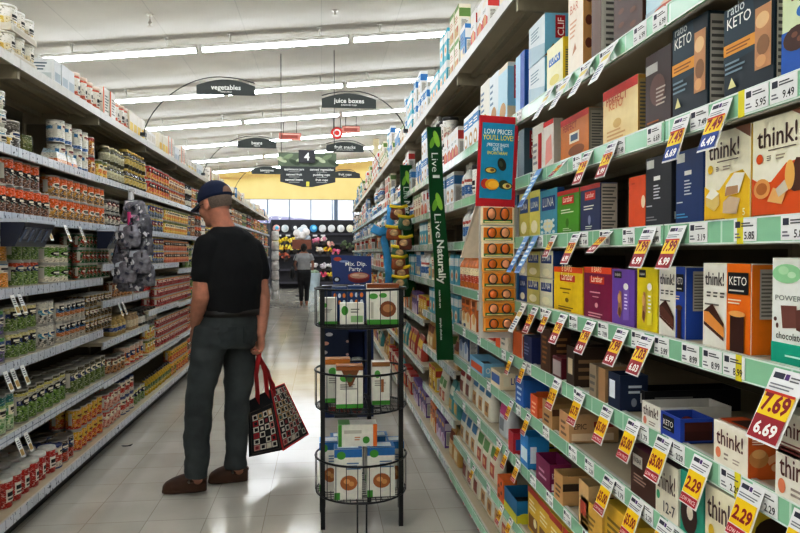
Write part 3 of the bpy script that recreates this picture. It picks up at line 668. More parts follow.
# --- shelf R2
hero(R2, 480, 489, 78, 'tall white box left of the first box with a red name panel', '#d9d5c4', clif('#cfd9dd'), .08, '#dfe0da')
hero(R2, 489, 498, 70, 'pale blue-white box, second shelf, beside the box with red panel', '#cfdbe0', clif('#b9ccd6'), .08, '#dfe6e8')
hero(R2, 498, 507, 62, 'sky-blue snack box with tan top and red upright name', '#d8cbb4', [('R', 'f', 0, 0, 1, .9, '#a9cfe0'), ('E', 'f', .5, .25, .35, .15, '#b08a5a')] + [('R', 'r', 0, .0, 1, .93, '#7fb4cf'), ('R', 'r', 0, 0, 1, .3, '#d3c3a6')] + clifs, .075, '#cfd6d8')
hero(R2, 515, 524, 50, 'royal-blue snack box between two boxes with red names', '#8fb6d8', [('R', 'f', .55, 0, 1, 1, '#1e4f9e'), ('R', 'r', 0, .0, 1, 1, '#2458a8'), ('R', 'r', .3, .5, .7, .9, '#8a1f28')], .06)
for k, (t, h0) in enumerate((('lower', 0), ('upper', .152))):
    hero(R2, 528, 544, 5, f'pale blue snack box with red upright name, {t} of two on the second shelf', '#c7d3d6', [('P', 'f', [(0, 0), (1, 0), (1, .3), (0, .5)], '#9fb6c2'), ('L', 'f', .15, .55, .7, .85, 4, '#7d909a'), ('R', 'r', 0, 0, 1, 1, '#79b7d2'), ('P', 'r', [(0, 0), (1, 0), (1, .2), (.3, .28)], '#7a5334')] + clifs, .1, lift=h0, h=.15)
hero(R2, 546, 562, 37, 'pale yellow snack box with blue logo plate', '#ece6b2', [('R', 'f', .15, .58, .85, .74, '#3c6fb0'), ('T', 'f', .22, .62, .56, 'LUNA', '#e9e6cc'), ('E', 'f', .5, .25, .3, .1, '#d9c878'), ('R', 'r', 0, 0, 1, 1, '#e2c826')] + nutri('r', .2, .1, .8, .8, '#cbb640'), .035)
hero(R2, 567, 582, -22, 'tall cream box with brown dots on its side', '#ecdcc6', [('T', 'f', .15, .72, .55, 'BAR', '#c98a7a'), ('L', 'f', .15, .45, .6, .65, 4, '#d2a48c'), ('P', 'f', [(.3, .25), (.6, .3), (.5, .38)], '#b8876a'), ('R', 'r', 0, 0, 1, 1, '#c99a5c')] + [('E', 'r', .25 + .5 * (i % 2), .07 + .12 * i, .16, .055, '#6b3626') for i in range(8)], .07)
hero(R2, 590, 600, -30, 'box with grey nutrition side beside the dotted cream box', '#5a3a28', [('R', 'r', .0, 0, 1, 1, '#c9c6be')] + nutri('r', .1, .05, .9, .97, '#c4c1b8'), .085)
hero(R2, 612, 641, -40, 'dark brown box with patterned front on the second shelf', '#4a2a1c', [('E', 'f', .3 + .4 * (i % 2), .1 + .1 * i, .1, .04, '#6b4028') for i in range(8)], .06)
hero(R2, 644, 700, -60, 'light blue box with red fruit picture on the second shelf', '#b8d2dc', [('R', 'f', 0, 0, 1, .3, '#a9b8c0'), ('E', 'f', .35, .18, .2, .09, '#b56a5c'), ('E', 'f', .65, .14, .2, .08, '#8a5a4c'), ('E', 'f', .5, .3, .2, .05, '#d9b8a8')], .06)
hero(R2, 703, 770, -90, 'maroon box near the camera on the second shelf', '#6a2a34', [('R', 'f', .1, .2, .9, .5, '#c9a060')], .06)
# --- shelf R3
hero(R3, 503, 517, 135, 'white box left of the dark box, third shelf', '#d5dbe0', clif('#a9bccb'), .06)
hero(R3, 517, 524, 128, 'dark blue box with red upright name, third shelf', '#46606c', [('R', 'r', 0, 0, 1, 1, '#3f5560'), ('R', 'r', .35, .4, .75, .95, '#9c1f28'), ('V', 'r', .7, .45, .42, 'CLIF', '#f3efe8', .24)], .06, '#3f5560')
hero(R3, 532, 543, 122, 'white and red snack box, farther of two', '#e4ded6', [('R', 'f', .55, 0, .85, 1, '#c8352e'), ('R', 'f', 0, .8, 1, 1, '#d8d4cc'), ('L', 'f', .1, .2, .5, .7, 4, '#a0989a')], .05)
hero(R3, 543, 553, 118, 'white and red snack box, nearer of two', '#e4ded6', [('R', 'f', .0, .9, 1, 1, '#c8352e'), ('P', 'f', [(.2, .1), (.9, .2), (.8, .7), (.3, .6)], '#e6a79c')], .035, '#c9c2b6')
hero(R3, 560, 588, 107, 'ochre snack box with red top and white logo plate', '#c57a2c', [('R', 'f', 0, .86, 1, 1, '#bf3526'), ('T', 'f', .1, .7, .5, 'PERFECT', '#a52a20'), ('R', 'f', .35, .38, .7, .62, '#e6dcc8'), ('R', 'f', .4, .43, .65, .57, '#5b6f86'), ('E', 'f', .6, .2, .28, .12, '#8c4f1e')] + nutri('r', .1, .1, .9, .93, '#a8a294'), .055, '#8a8274')
hero(R3, 602, 637, 74, 'cream snack box with red torn-edge top', '#e9cf9e', [('R', 'f', 0, .84, 1, 1, '#c43426'), ('T', 'f', .12, .72, .6, 'PERFECT', '#c2543a'), ('T', 'f', .2, .62, .4, 'KETO', '#d48c5c'), ('E', 'f', .45, .36, .12, .08, '#cfae72'), ('L', 'f', .15, .1, .7, .3, 3, '#cda878')] + nutri('r', .1, .1, .9, .93, '#b59a5c'), .03, '#b88a38')
hero(R3, 644, 670, 43, 'dark brown snack box with grey label, third shelf', '#38201a', [('R', 'f', .02, .74, .5, .86, '#b8b6b2'), ('E', 'f', .5, .5, .3, .2, '#6a4a40'), ('L', 'f', .45, .3, .85, .55, 5, '#b9aca0'), ('L', 'f', .1, .05, .6, .15, 2, '#a8622a')], .05)
def keto(px0, px1, yt, desc, d):
    hero(R3, px0, px1, yt, desc, '#0f222d', [('P', 'f', [(0, .4), (.7, .45), (.6, 1), (0, 1)], '#1c3644'), ('T', 'f', .07, .78, .5, 'KETO', '#e8e8e2', .12), ('T', 'f', .08, .92, .36, 'ratio', '#cfd6d6'), ('R', 'f', 0, .50, .68, .62, '#d69a3a'), ('L', 'f', .06, .53, .6, .6, 2, '#8a5a1c'),
        ('R', 'f', .66, .22, .97, .84, '#b98d62'), ('E', 'f', .8, .7, .13, .08, '#d9b48a'), ('E', 'f', .82, .45, .12, .1, '#8d6642'), ('E', 'f', .78, .3, .1, .06, '#cfa274'), ('L', 'f', .05, .3, .5, .45, 3, '#7f94a0'), ('P', 'f', [(.12, .14), (.2, .25), (.3, .14)], '#d6cf9a'), ('L', 'f', .05, .03, .9, .08, 1, '#8ba0a8')] + nutri('r', .08, .04, .92, .96, '#c2bdb2'), d, '#10242e')
keto(671, 706, 11, 'dark teal box with oat bar picture, farther of two, third shelf', .048)
keto(722, 772, -16, 'dark teal box with oat bar picture, nearer of two, third shelf', .04)
hero(R3, 779, 835, -40, 'pale green and blue cookie box at the near end, third shelf', '#c9d6b0', [('R', 'f', 0, 0, 1, .52, '#1f5fae'), ('E', 'f', .3, .42, .26, .13, '#4a2a1f'), ('E', 'f', .26, .46, .06, .03, '#7a4a34'), ('E', 'f', .36, .4, .05, .03, '#7a4a34'), ('T', 'f', .2, .82, .5, 'LENNY', '#7a4a3a'), ('E', 'f', .4, .68, .1, .06, '#3a78b8'), ('P', 'f', [(0, .05), (.6, .1), (1, .3), (1, .2), (.5, .02)], '#7fb0d8')], .05)
# --- shelf R4
luna = lambda a, c: [('R', 'f', .1, .55, .9, .85, c), ('T', 'f', .18, .63, .64, 'LUNA', '#e9e6d6'), ('E', 'f', .5, .22, .3, .14, '#e8e2c4'), ('R', 'r', 0, 0, 1, 1, c)]
for a, c_, t, bs, cc in ((519, 529, 192, '#c9bf5a', '#2a4a80'), (529, 540, 189, '#d6cf6c', '#39639c'), (540, 557, 187, '#4fa8bf', '#274f8e')):
    hero(R4, a, c_, t, {519: 'olive-yellow box with navy plate, farthest small box on fourth shelf', 529: 'yellow box with blue plate, second small box, fourth shelf', 540: 'turquoise dotted box with blue plate, fourth shelf'}[a], bs, luna(bs, cc) + ([('E', 'f', .15 + .23 * (i % 4), .08 + .12 * (i // 4), .08, .035, '#d6e2e2') for i in range(12)] if a == 540 else []), .025)
lara = lambda a: [('R', 'f', .0, .9, 1, 1, '#b9342c'), ('R', 'f', .25, .68, .78, .86, '#cf3a2c'), ('T', 'f', .3, .73, .42, 'Larabar', '#f0e6d8'), ('L', 'f', .2, .48, .8, .6, 2, '#e2e2d4'), ('E', 'f', .5, .26, .07, .1, a), ('L', 'f', .3, .08, .7, .16, 2, '#d9e0d0')]
hero(R4, 557, 579, 187, 'lime green snack box with red logo plate', '#55a02c', lara('#3c7c1e'), .02)
hero(R4, 580, 600, 182, 'navy blue snack box with red logo plate, fourth shelf', '#26355e', lara('#8890ac') + nutri('r', .05, .03, .95, .97, '#c6bcae'), .052, '#26355e')
hero(R4, 628, 645, 174, 'plain orange box beside the black box', '#d8581e', [('E', 'f', .9, .5, .12, .12, '#e9d0b4'), ('L', 'f', .2, .85, .5, .92, 1, '#c9481a')], .05)
rx = lambda c: [('R', 'f', .05, .84, .35, .96, '#c9c9c4'), ('R', 'f', .34, .66, .6, .72, '#d9d9d4'), ('L', 'f', .34, .4, .62, .62, 5, '#c9ccd0'), ('L', 'f', .06, .3, .3, .34, 1, '#c9ccd0'), ('L', 'f', .06, .1, .5, .18, 2, c), ('R', 'r', .2, .1, .8, .2, '#d9d9d4')]
hero(R4, 645, 671, 152, 'charcoal snack box with lines of white print', '#2a2c31', rx('#8a8a8c'), .035)
hero(R4, 675, 703, 145, 'deep blue snack box with lines of white print', '#17376e', rx('#4fa0c8'), .035)
def think(z, px0, px1, yt, desc, c, d, food, **k):
    return hero(z, px0, px1, yt, desc, '#e9e4d0', [('P', 'f', [(0, 0), (1, 0), (1, .42), (.85, .54), (.6, .52), (.35, .36), (.15, .36), (0, .42)], c), ('P', 'f', [(.68, 1), (1, .86), (1, 1)], '#8a5a44'), ('T', 'f', .1, .71, .68, 'think!', '#4a3024', .2), ('R', 'f', .3, .665, .76, .675, '#6a5a4c'), ('E', 'f', .15, .6, .06, .05, c), ('L', 'f', .28, .57, .36, .63, 3, '#8a7a6c'), ('L', 'f', .44, .57, .62, .63, 2, '#a89a8a')] + food + [('T', 'f', .88, .06, .05, '5', '#e9e4d0'), ('L', 'f', .05, .03, .6, .06, 1, '#8a5a1c')], d, c, **k)
lem = [('P', 'f', [(.06, .2), (.25, .13), (.37, .2), (.36, .32), (.2, .38), (.05, .3)], '#d9c07a'), ('P', 'f', [(.05, .3), (.2, .26), (.37, .32), (.2, .4)], '#efe9d8'), ('P', 'f', [(.45, .1), (.75, .08), (.82, .24), (.6, .28), (.46, .22)], '#cbb59a'), ('P', 'f', [(.5, .28), (.8, .3), (.92, .5), (.7, .52), (.52, .4)], '#e6e2d8'), ('P', 'f', [(.5, .28), (.78, .3), (.78, .38), (.54, .38)], '#b28d68')]
think(R4, 704, 750, 123, 'white and yellow box with iced lemon bar picture', '#e2bc1e', .03, lem)
pb = [('E', 'f', .2, .3, .15, .1, '#d9a05a'), ('E', 'f', .2, .3, .1, .06, '#b8722e'), ('P', 'f', [(.3, .17), (.55, .13), (.62, .25), (.4, .3)], '#e0b070'), ('P', 'f', [(.6, .3), (.78, .55), (1, .52), (1, .25), (.75, .24)], '#5a3020'), ('E', 'f', .68, .4, .08, .14, '#e2b262'), ('P', 'f', [(.45, .28), (.6, .36), (.66, .26), (.5, .2)], '#c9c0b0')]
think(R4, 751, 812, 104, 'white and orange box with peanut butter bar picture', '#d35a14', .03, pb)
# --- shelf R5
for a, c_, t, bs, cc, nm in ((519, 527, 291, '#27478c', '#1d3a78', 'navy small box, lower, far end of the fifth shelf'), (527, 540, 287, '#c9c070', '#27478c', 'yellow small box with navy plate, lower, fifth shelf'), (540, 553, 287, '#dcd8c0', '#27478c', 'cream small box with navy plate, lower, fifth shelf')):
    hero(R5, a, c_, t, nm, bs, luna(bs, cc), .04, h=.1)
    hero(R5, a, c_, t, nm.replace('lower', 'upper'), bs if a != 519 else '#c9c6be', luna(bs, cc), .04, h=.095, lift=.1015)
bars = lambda c, a: [('R', 'f', 0, .88, 1, 1, c), ('T', 'f', .3, .905, .36, '8 BARS', '#f0dcb4'), ('R', 'f', .24, .68, .76, .82, '#d8482a'), ('T', 'f', .3, .715, .4, 'Larabar', '#f0e6c8'), ('L', 'f', .25, .5, .75, .56, 1, a), ('L', 'f', .35, .42, .65, .46, 1, a), ('E', 'f', .5, .27, .06, .05, a), ('L', 'f', .2, .04, .8, .15, 2, a)]
hero(R5, 554, 583, 268, 'bright yellow snack box with orange top band', '#e6c71c', bars('#e2571f', '#8a6a1c'), .02, '#dcb818')
hero(R5, 584, 612, 268, 'maroon snack box with orange top band', '#8a1a4a', bars('#dd5228', '#d9a8b0'), .02, '#c94a28')
epic = lambda a: [('R', 'f', .12, .84, .45, .96, '#1f1b22'), ('T', 'f', .16, .875, .25, 'RXBAR', '#e2dccc'), ('P', 'f', [(.28, .2), (.4, .12), (.48, .3), (.45, .6), (.35, .62)], '#b98a5a'), ('E', 'f', .36, .48, .07, .09, '#d9b070'), ('E', 'f', .38, .24, .06, .08, '#7a4a2a'), ('P', 'f', [(.55, .7), (.78, .7), (.8, .12), (.55, .1)], a), ('E', 'f', .66, .7, .11, .06, '#e9e4e0'), ('L', 'f', .6, .3, .75, .6, 5, '#e6dff0')]
hero(R5, 612, 635, 270, 'violet snack box with nut bar picture', '#7a4fae', epic('#8f6cc0'), .02, '#6a4298')
hero(R5, 637, 658, 268, 'lemon yellow snack box with nut bar picture', '#d8c81c', epic('#e2d54a'), .02, '#c2b218')
def duo(px0, px1, pm, yt, desc, c, cs, d, cake):
    s = (pm - px0) / (px1 - px0); s = min(.75, max(.45, s))
    hero(R5, px0, px1, yt, desc, '#e6e3da', [('R', 'f', s, 0, 1, 1, c), ('T', 'f', .06, .74, s - .12, 'think!', '#3a2c26', .16)] + [('L', 'f', .1 + .28 * s * i, .6, .1 + .28 * s * i + .18 * s, .68, 2, '#5a5650') for i in range(3)] +
         [('L', 'f', .12 * s, .5, .8 * s, .54, 1, '#7a766e'), ('P', 'f', [(.08 * s, .42), (.45 * s, .52), (.92 * s, .3), (.92 * s, .14), (.1 * s, .3)], cake), ('P', 'f', [(.08 * s, .42), (.45 * s, .52), (.92 * s, .3), (.9 * s, .26), (.3 * s, .42)], '#4a261a'), ('P', 'f', [(.1 * s, .3), (.92 * s, .14), (.92 * s, .1), (.1 * s, .26)], '#5a3020'),
          ('R', 'f', s + .04, .66, .97, .9, '#17171a'), ('T', 'f', s + .07, .76, .9 - s - .03, 'KETO', '#f0ece4', .1), ('L', 'f', s + .07, .69, .94, .73, 1, '#d9d4ca'), ('L', 'f', s + .05, .55, .85, .62, 2, '#e9d8c0'), ('R', 'f', s + .1, .0, .9, .46, '#3e1f18'), ('E', 'f', (s + 1) / 2, .44, (1 - s) * .35, .035, cs)] + [('R', 'r', .3, .4, .95, .94, '#b3ada2'), ('L', 'r', .36, .43, .9, .92, 12, '#6a665e')], d, c)
duo(659, 686, 677, 267, 'half white half blue snack box with chocolate cake picture', '#2b4fae', '#5a3a2a', .05, '#6a3a2c')
duo(703, 752, 729, 264, 'half white half orange snack box with layered cake picture', '#e27a14', '#e0a860', .048, '#d9984a')
hero(R5, 772, 828, 258, 'white and teal chocolate wafer box at the near end', '#e6e8e2', [('R', 'f', 0, 0, 1, .2, '#18a78c'), ('T', 'f', .08, .6, .5, 'POWER', '#8a8f8c', .05), ('T', 'f', .6, .59, .38, 'CRUNCH', '#2a2a2a', .07), ('E', 'f', .3, .85, .28, .09, '#9fcfa4'), ('E', 'f', .24, .88, .1, .04, '#b8dcb8'), ('E', 'f', .4, .84, .08, .03, '#c4e0c2'), ('P', 'f', [(.2, .55), (.5, .56), (.5, .36), (.24, .34)], '#7a4a40'), ('P', 'f', [(.48, .52), (.85, .56), (.8, .3), (.5, .34)], '#6a3c34'), ('E', 'f', .1, .42, .03, .02, '#5a3028'), ('E', 'f', .14, .36, .025, .025, '#5a3028'), ('T', 'f', .12, .24, .5, 'chocolate', '#4a4a44'), ('L', 'f', .3, .08, .9, .12, 1, '#c9ece0')], .05, '#dfe6e0')
# --- shelf R6: low cartons and open trays
KB = dict(open_=True, cat='display carton', name='display_carton')
hero(R6, 496, 508, 326, 'orange and white small box, sixth shelf, far end', '#d8cfc0', [('R', 'f', 0, 0, .4, 1, '#d9602a'), ('L', 'f', .5, .2, .9, .8, 3, '#8a8a80')], .05)
hero(R6, 513, 522, 334, 'orange carton beside the navy carton, sixth shelf', '#c9602a', [('R', 'r', .1, .1, .9, .9, '#b04a1c')], .05, '#d8d0c0')
hero(R6, 524, 532, 338, 'navy carton with white letter on its side', '#27305c', [('R', 'r', .5, .15, .95, .85, '#3a4a8c'), ('R', 'r', .58, .25, .66, .75, '#e2e0d8'), ('R', 'r', .78, .25, .86, .75, '#e2e0d8'), ('R', 'r', .58, .2, .86, .3, '#e2e0d8'), ('L', 'f', .1, .3, .8, .8, 4, '#8a90b0')], .07, '#232b58')
hero(R6, 541, 551, 331, 'tall brown carton with gold print, sixth shelf', '#4a2c1c', [('L', 'f', .2, .2, .7, .9, 6, '#9a6a3a'), ('L', 'r', .3, .1, .9, .9, 6, '#8a5c34')], .07, '#3a2418')
hero(R6, 555, 565, 336, 'dark grey carton behind hanging tags, sixth shelf', '#3c3634', [('L', 'r', .2, .1, .9, .9, 7, '#55504c')], .1, '#4a443f', back=.12)
hero(R6, 553, 562, 359, 'maroon carton with grey barcode panels', '#5a1822', [('R', 'f', .05, .15, .95, .85, '#a89c98'), ('R', 'r', .28, .35, .72, .85, '#b8a8a4')] + [('R', 'r', .31 + .05 * i, .38, .335 + .05 * i, .82, '#3a2a2a') for i in range(8)] + [('R', 'r', .84, .2, .96, .5, '#c9b8b0')], .10, '#5c1a24')
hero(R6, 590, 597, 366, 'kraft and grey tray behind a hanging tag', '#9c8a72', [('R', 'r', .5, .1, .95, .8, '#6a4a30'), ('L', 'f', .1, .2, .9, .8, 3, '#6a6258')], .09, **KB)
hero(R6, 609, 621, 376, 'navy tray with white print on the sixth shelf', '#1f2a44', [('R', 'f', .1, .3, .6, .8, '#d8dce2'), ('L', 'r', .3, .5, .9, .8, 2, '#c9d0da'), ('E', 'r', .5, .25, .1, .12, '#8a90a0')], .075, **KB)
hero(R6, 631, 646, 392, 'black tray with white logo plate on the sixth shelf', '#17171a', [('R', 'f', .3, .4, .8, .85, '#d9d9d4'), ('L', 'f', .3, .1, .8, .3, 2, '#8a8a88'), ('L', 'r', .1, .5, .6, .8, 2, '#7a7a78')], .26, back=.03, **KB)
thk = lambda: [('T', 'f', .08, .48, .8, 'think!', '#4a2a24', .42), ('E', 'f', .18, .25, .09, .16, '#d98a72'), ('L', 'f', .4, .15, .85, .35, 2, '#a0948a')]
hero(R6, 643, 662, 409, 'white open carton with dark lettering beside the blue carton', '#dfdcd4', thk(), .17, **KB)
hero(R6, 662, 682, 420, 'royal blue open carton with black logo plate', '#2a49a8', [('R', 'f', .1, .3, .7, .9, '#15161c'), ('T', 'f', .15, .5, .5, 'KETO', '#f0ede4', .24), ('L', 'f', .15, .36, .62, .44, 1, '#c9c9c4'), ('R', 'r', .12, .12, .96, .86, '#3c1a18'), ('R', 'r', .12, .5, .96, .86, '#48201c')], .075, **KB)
hero(R6, 715, 750, 434, 'white and orange carton with cookie dough picture', '#e6dfd0', [('T', 'f', .1, .5, .78, 'think!', '#5a2a22', .36), ('E', 'f', .16, .3, .08, .12, '#d98a62'), ('L', 'f', .34, .2, .5, .4, 2, '#a0948a'), ('L', 'f', .6, .2, .85, .34, 2, '#b0a49a'), ('R', 'r', 0, 0, 1, 1, '#cf5f22'), ('P', 'r', [(.5, .45), (1, .62), (1, .5), (.6, .3)], '#e0a878'), ('E', 'r', .3, .45, .28, .2, '#c98a4a'), ('E', 'r', .3, .55, .2, .1, '#d9a868'), ('E', 'r', .75, .25, .1, .08, '#e0b080'), ('L', 'r', .1, .75, .6, .9, 3, '#f0d8c0'), ('R', 't', .05, .1, .95, .9, '#b8481c'), ('R', 't', .3, .2, .9, .8, '#2a1712')], .068, '#cf5f22', cat='snack carton')
hero(R6, 777, 822, 462, 'white carton with dark lettering at the near end of the sixth shelf', '#e4dfd4', [('T', 'f', .12, .45, .8, 'think!', '#5a2a22', .4), ('E', 'f', .18, .25, .09, .14, '#d98a62'), ('L', 'f', .4, .15, .85, .35, 2, '#a0948a'), ('R', 't', .05, .05, .95, .95, '#c9c2b4')], .068, cat='snack carton')
hero(R6, 777, 822, 425, 'white carton stacked on another at the near end, sixth shelf', '#ddd6c8', [('T', 'f', .12, .45, .8, 'think!', '#5a2a22', .4), ('L', 'f', .1, .1, .85, .35, 3, '#7a3a34')], .068, lift=.0745, h=.072, cat='snack carton')
# --- shelf R7
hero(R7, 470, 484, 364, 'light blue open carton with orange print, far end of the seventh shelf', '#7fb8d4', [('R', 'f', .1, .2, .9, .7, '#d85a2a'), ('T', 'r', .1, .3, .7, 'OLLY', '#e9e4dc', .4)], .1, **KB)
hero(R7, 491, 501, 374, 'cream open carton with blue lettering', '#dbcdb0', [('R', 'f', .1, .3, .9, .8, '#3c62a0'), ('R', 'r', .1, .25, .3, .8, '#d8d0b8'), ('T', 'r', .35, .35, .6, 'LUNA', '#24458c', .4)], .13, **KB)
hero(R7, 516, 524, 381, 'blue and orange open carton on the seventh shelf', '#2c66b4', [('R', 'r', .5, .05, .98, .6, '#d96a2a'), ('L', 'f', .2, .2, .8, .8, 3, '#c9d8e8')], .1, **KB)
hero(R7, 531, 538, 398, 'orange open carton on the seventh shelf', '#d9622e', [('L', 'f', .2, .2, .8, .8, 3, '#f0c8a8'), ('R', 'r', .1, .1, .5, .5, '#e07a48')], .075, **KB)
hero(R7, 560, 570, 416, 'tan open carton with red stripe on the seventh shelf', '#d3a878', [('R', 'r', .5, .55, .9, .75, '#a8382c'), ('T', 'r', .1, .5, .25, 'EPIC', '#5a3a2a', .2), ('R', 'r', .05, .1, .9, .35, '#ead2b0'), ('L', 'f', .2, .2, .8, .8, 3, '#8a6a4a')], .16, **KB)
hero(R7, 632, 657, 460, 'chocolate brown carton with white logo plate', '#4a2a20', [('R', 'f', .1, .62, .5, .86, '#d9d4cc'), ('T', 'f', .14, .7, .32, 'RXBAR', '#3a2a24', .1), ('L', 'f', .15, .3, .7, .5, 3, '#a88a7a'), ('R', 't', 0, 0, 1, 1, '#5a1f38')], .1, cat='snack carton')
hero(R7, 657, 680, 471, 'white carton with handwritten look number, seventh shelf', '#ded8c8', [('T', 'f', .05, .5, .85, 'think!', '#4a2a24', .34), ('E', 'f', .15, .36, .08, .08, '#4aa87a'), ('T', 'f', .4, .12, .5, '12-7', '#3a3a3a', .2), ('R', 't', 0, 0, 1, 1, '#4a3a34')], .1, cat='snack carton')
hero(R7, 682, 706, 484, 'teal carton with dark cookie picture', '#2c9a82', [('E', 'f', .4, .35, .36, .3, '#3a2420'), ('E', 'f', .45, .4, .14, .12, '#d8d0c0'), ('R', 't', .0, .0, 1, 1, '#2a8a76')], .12, cat='snack carton')
hero(R7, 707, 745, 506, 'white and yellow carton with dark lettering, near end of seventh shelf', '#e0d8c0', [('T', 'f', .08, .55, .8, 'think!', '#4a2a24', .34), ('E', 'f', .2, .35, .08, .1, '#d8b82c'), ('P', 't', [(.1, .3), (.5, .2), (.9, .5), (.4, .9)], '#2a1c10'), ('R', 'r', 0, 0, 1, 1, '#d8bc2c'), ('E', 'r', .5, .6, .3, .2, '#2a1c10')], .12, '#d8bc2c', cat='snack carton')
# --- shelf R8 and R9
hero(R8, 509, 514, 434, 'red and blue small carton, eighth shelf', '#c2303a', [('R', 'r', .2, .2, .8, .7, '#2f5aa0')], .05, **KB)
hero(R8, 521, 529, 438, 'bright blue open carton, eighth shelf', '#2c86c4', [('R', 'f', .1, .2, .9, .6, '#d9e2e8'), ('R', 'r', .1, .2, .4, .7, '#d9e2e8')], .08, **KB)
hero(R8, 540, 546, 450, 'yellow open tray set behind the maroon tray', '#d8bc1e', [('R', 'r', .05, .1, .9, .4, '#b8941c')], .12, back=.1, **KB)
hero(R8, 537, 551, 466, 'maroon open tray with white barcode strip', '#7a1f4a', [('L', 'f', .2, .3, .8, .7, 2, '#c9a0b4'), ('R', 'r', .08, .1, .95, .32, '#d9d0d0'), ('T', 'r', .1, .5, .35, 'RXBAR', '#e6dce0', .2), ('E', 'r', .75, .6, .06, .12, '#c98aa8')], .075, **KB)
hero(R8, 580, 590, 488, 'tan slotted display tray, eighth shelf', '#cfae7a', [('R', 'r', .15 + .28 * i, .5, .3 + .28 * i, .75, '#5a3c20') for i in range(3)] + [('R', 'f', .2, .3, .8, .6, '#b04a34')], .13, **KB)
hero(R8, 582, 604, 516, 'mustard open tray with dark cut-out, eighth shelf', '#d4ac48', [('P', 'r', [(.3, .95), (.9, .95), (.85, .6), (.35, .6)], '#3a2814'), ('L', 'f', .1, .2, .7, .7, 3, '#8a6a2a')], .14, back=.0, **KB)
hero(R8, 606, 640, 530, 'golden yellow carton at the near end, eighth shelf', '#d8b030', [('L', 'f', .1, .3, .8, .8, 4, '#8a6a1c')], .1, cat='snack carton')
hero(R9, 505, 518, 503, 'blue open cereal bar carton with yellow base', '#1f6f9e', [('R', 'r', 0, 0, 1, .38, '#c9c22e'), ('E', 'r', .2, .38, .14, .08, '#c9c22e'), ('E', 'r', .5, .4, .16, .1, '#c9c22e'), ('E', 'r', .8, .36, .14, .08, '#c9c22e'), ('E', 'r', .42, .66, .12, .22, '#d8c23c'), ('R', 'f', 0, 0, 1, .4, '#c9c22e')], .16, **KB)
hero(R9, 498, 504, 482, 'orange spotted carton in the low corner, ninth shelf', '#d9682a', [('E', 'f', .3 + .4 * (i % 2), .2 + .2 * i, .1, .08, '#3a2018') for i in range(4)], .06, cat='snack carton')

hero(R6, 567, 575, 348, 'dark brown tray between maroon carton and kraft tray, sixth shelf', '#3a2a20', [('L', 'r', .1, .2, .9, .8, 3, '#8a6a4a'), ('R', 'f', .2, .3, .8, .7, '#c9b89a')], .13, **KB)
hero(R6, 599, 606, 370, 'kraft tray with red dots left of the navy tray', '#a8845c', [('E', 'r', .2 + .2 * i, .5, .05, .16, '#a8382c') for i in range(4)], .11, **KB)
hero(R7, 543, 553, 405, 'kraft open tray with brown band, between orange and striped trays', '#b8905c', [('R', 'r', .0, .55, 1, .8, '#5a3826'), ('L', 'f', .2, .2, .8, .6, 2, '#5a3826')], .14, **KB)
hero(R7, 596, 616, 440, 'dark open tray set back on the bare part of seventh shelf', '#2a211c', [('L', 'r', .1, .3, .8, .7, 2, '#8a7a6a'), ('R', 'f', .2, .3, .7, .7, '#7a4a2c')], .12, back=.2, **KB)
hero(R8, 555, 564, 478, 'tan open tray with dark band right of the maroon tray', '#c49a62', [('R', 'r', .0, .5, 1, .75, '#3a2a1e'), ('L', 'f', .2, .2, .8, .7, 3, '#6a4a2a')], .13, **KB)
hero(R8, 567, 577, 484, 'black open tray between two tan trays, eighth shelf', '#1c1a1c', [('R', 'r', .1, .4, .5, .75, '#b8b4ac'), ('L', 'f', .2, .3, .8, .7, 2, '#8a8a88')], .12, back=.02, **KB)

# bars lying in the open trays
bar_cols = [('#3a2a78', 'dark purple'), ('#c9c4b8', 'silver'), ('#8a3a2c', 'rust red'), ('#2d5fae', 'blue'), ('#c99a4a', 'gold')]
BARS = []
for c_, nm in bar_cols:
    b = MB(); m = mat(c_, .25, .1, .15, 30, .6, .3, 60)
    b.sweep([(-.07, 0, .008), (-.058, 0, .01), (0, 0, .011), (.058, 0, .01), (.07, 0, .008)], [(.018, .001), (.016, .008), (.017, .009), (.016, .008), (.018, .001)], m, (0, 1, 0), 10, False)
    BARS.append((b.mesh('snack_bar'), nm))
for zz, px, hh, n, where in ((R6, 672, .02, 1, 'the royal blue carton'), (R6, 616, .015, 2, 'the navy tray'), (R7, 565, .02, 3, 'the tan striped carton'), (R7, 496, .02, 2, 'the cream lettered carton'), (R8, 545, .015, 2, 'the maroon tray'), (R8, 586, .015, 2, 'the slotted tan tray')):
    for i in range(n):
        me, nm = BARS[(i * 2 + int(px)) % 5]
        o = link('snack_bar', me, None, (XF + .035 + .012 * i, y_at(px, XF), zz + .024 + .015 * i), .12 * (i - 1) + PI / 2); o.scale = (.55, .8, .8)
        tag(o, f'{nm} wrapped bar lying in {where}, {["lowest", "middle", "topmost"][i]}', 'snack bar')
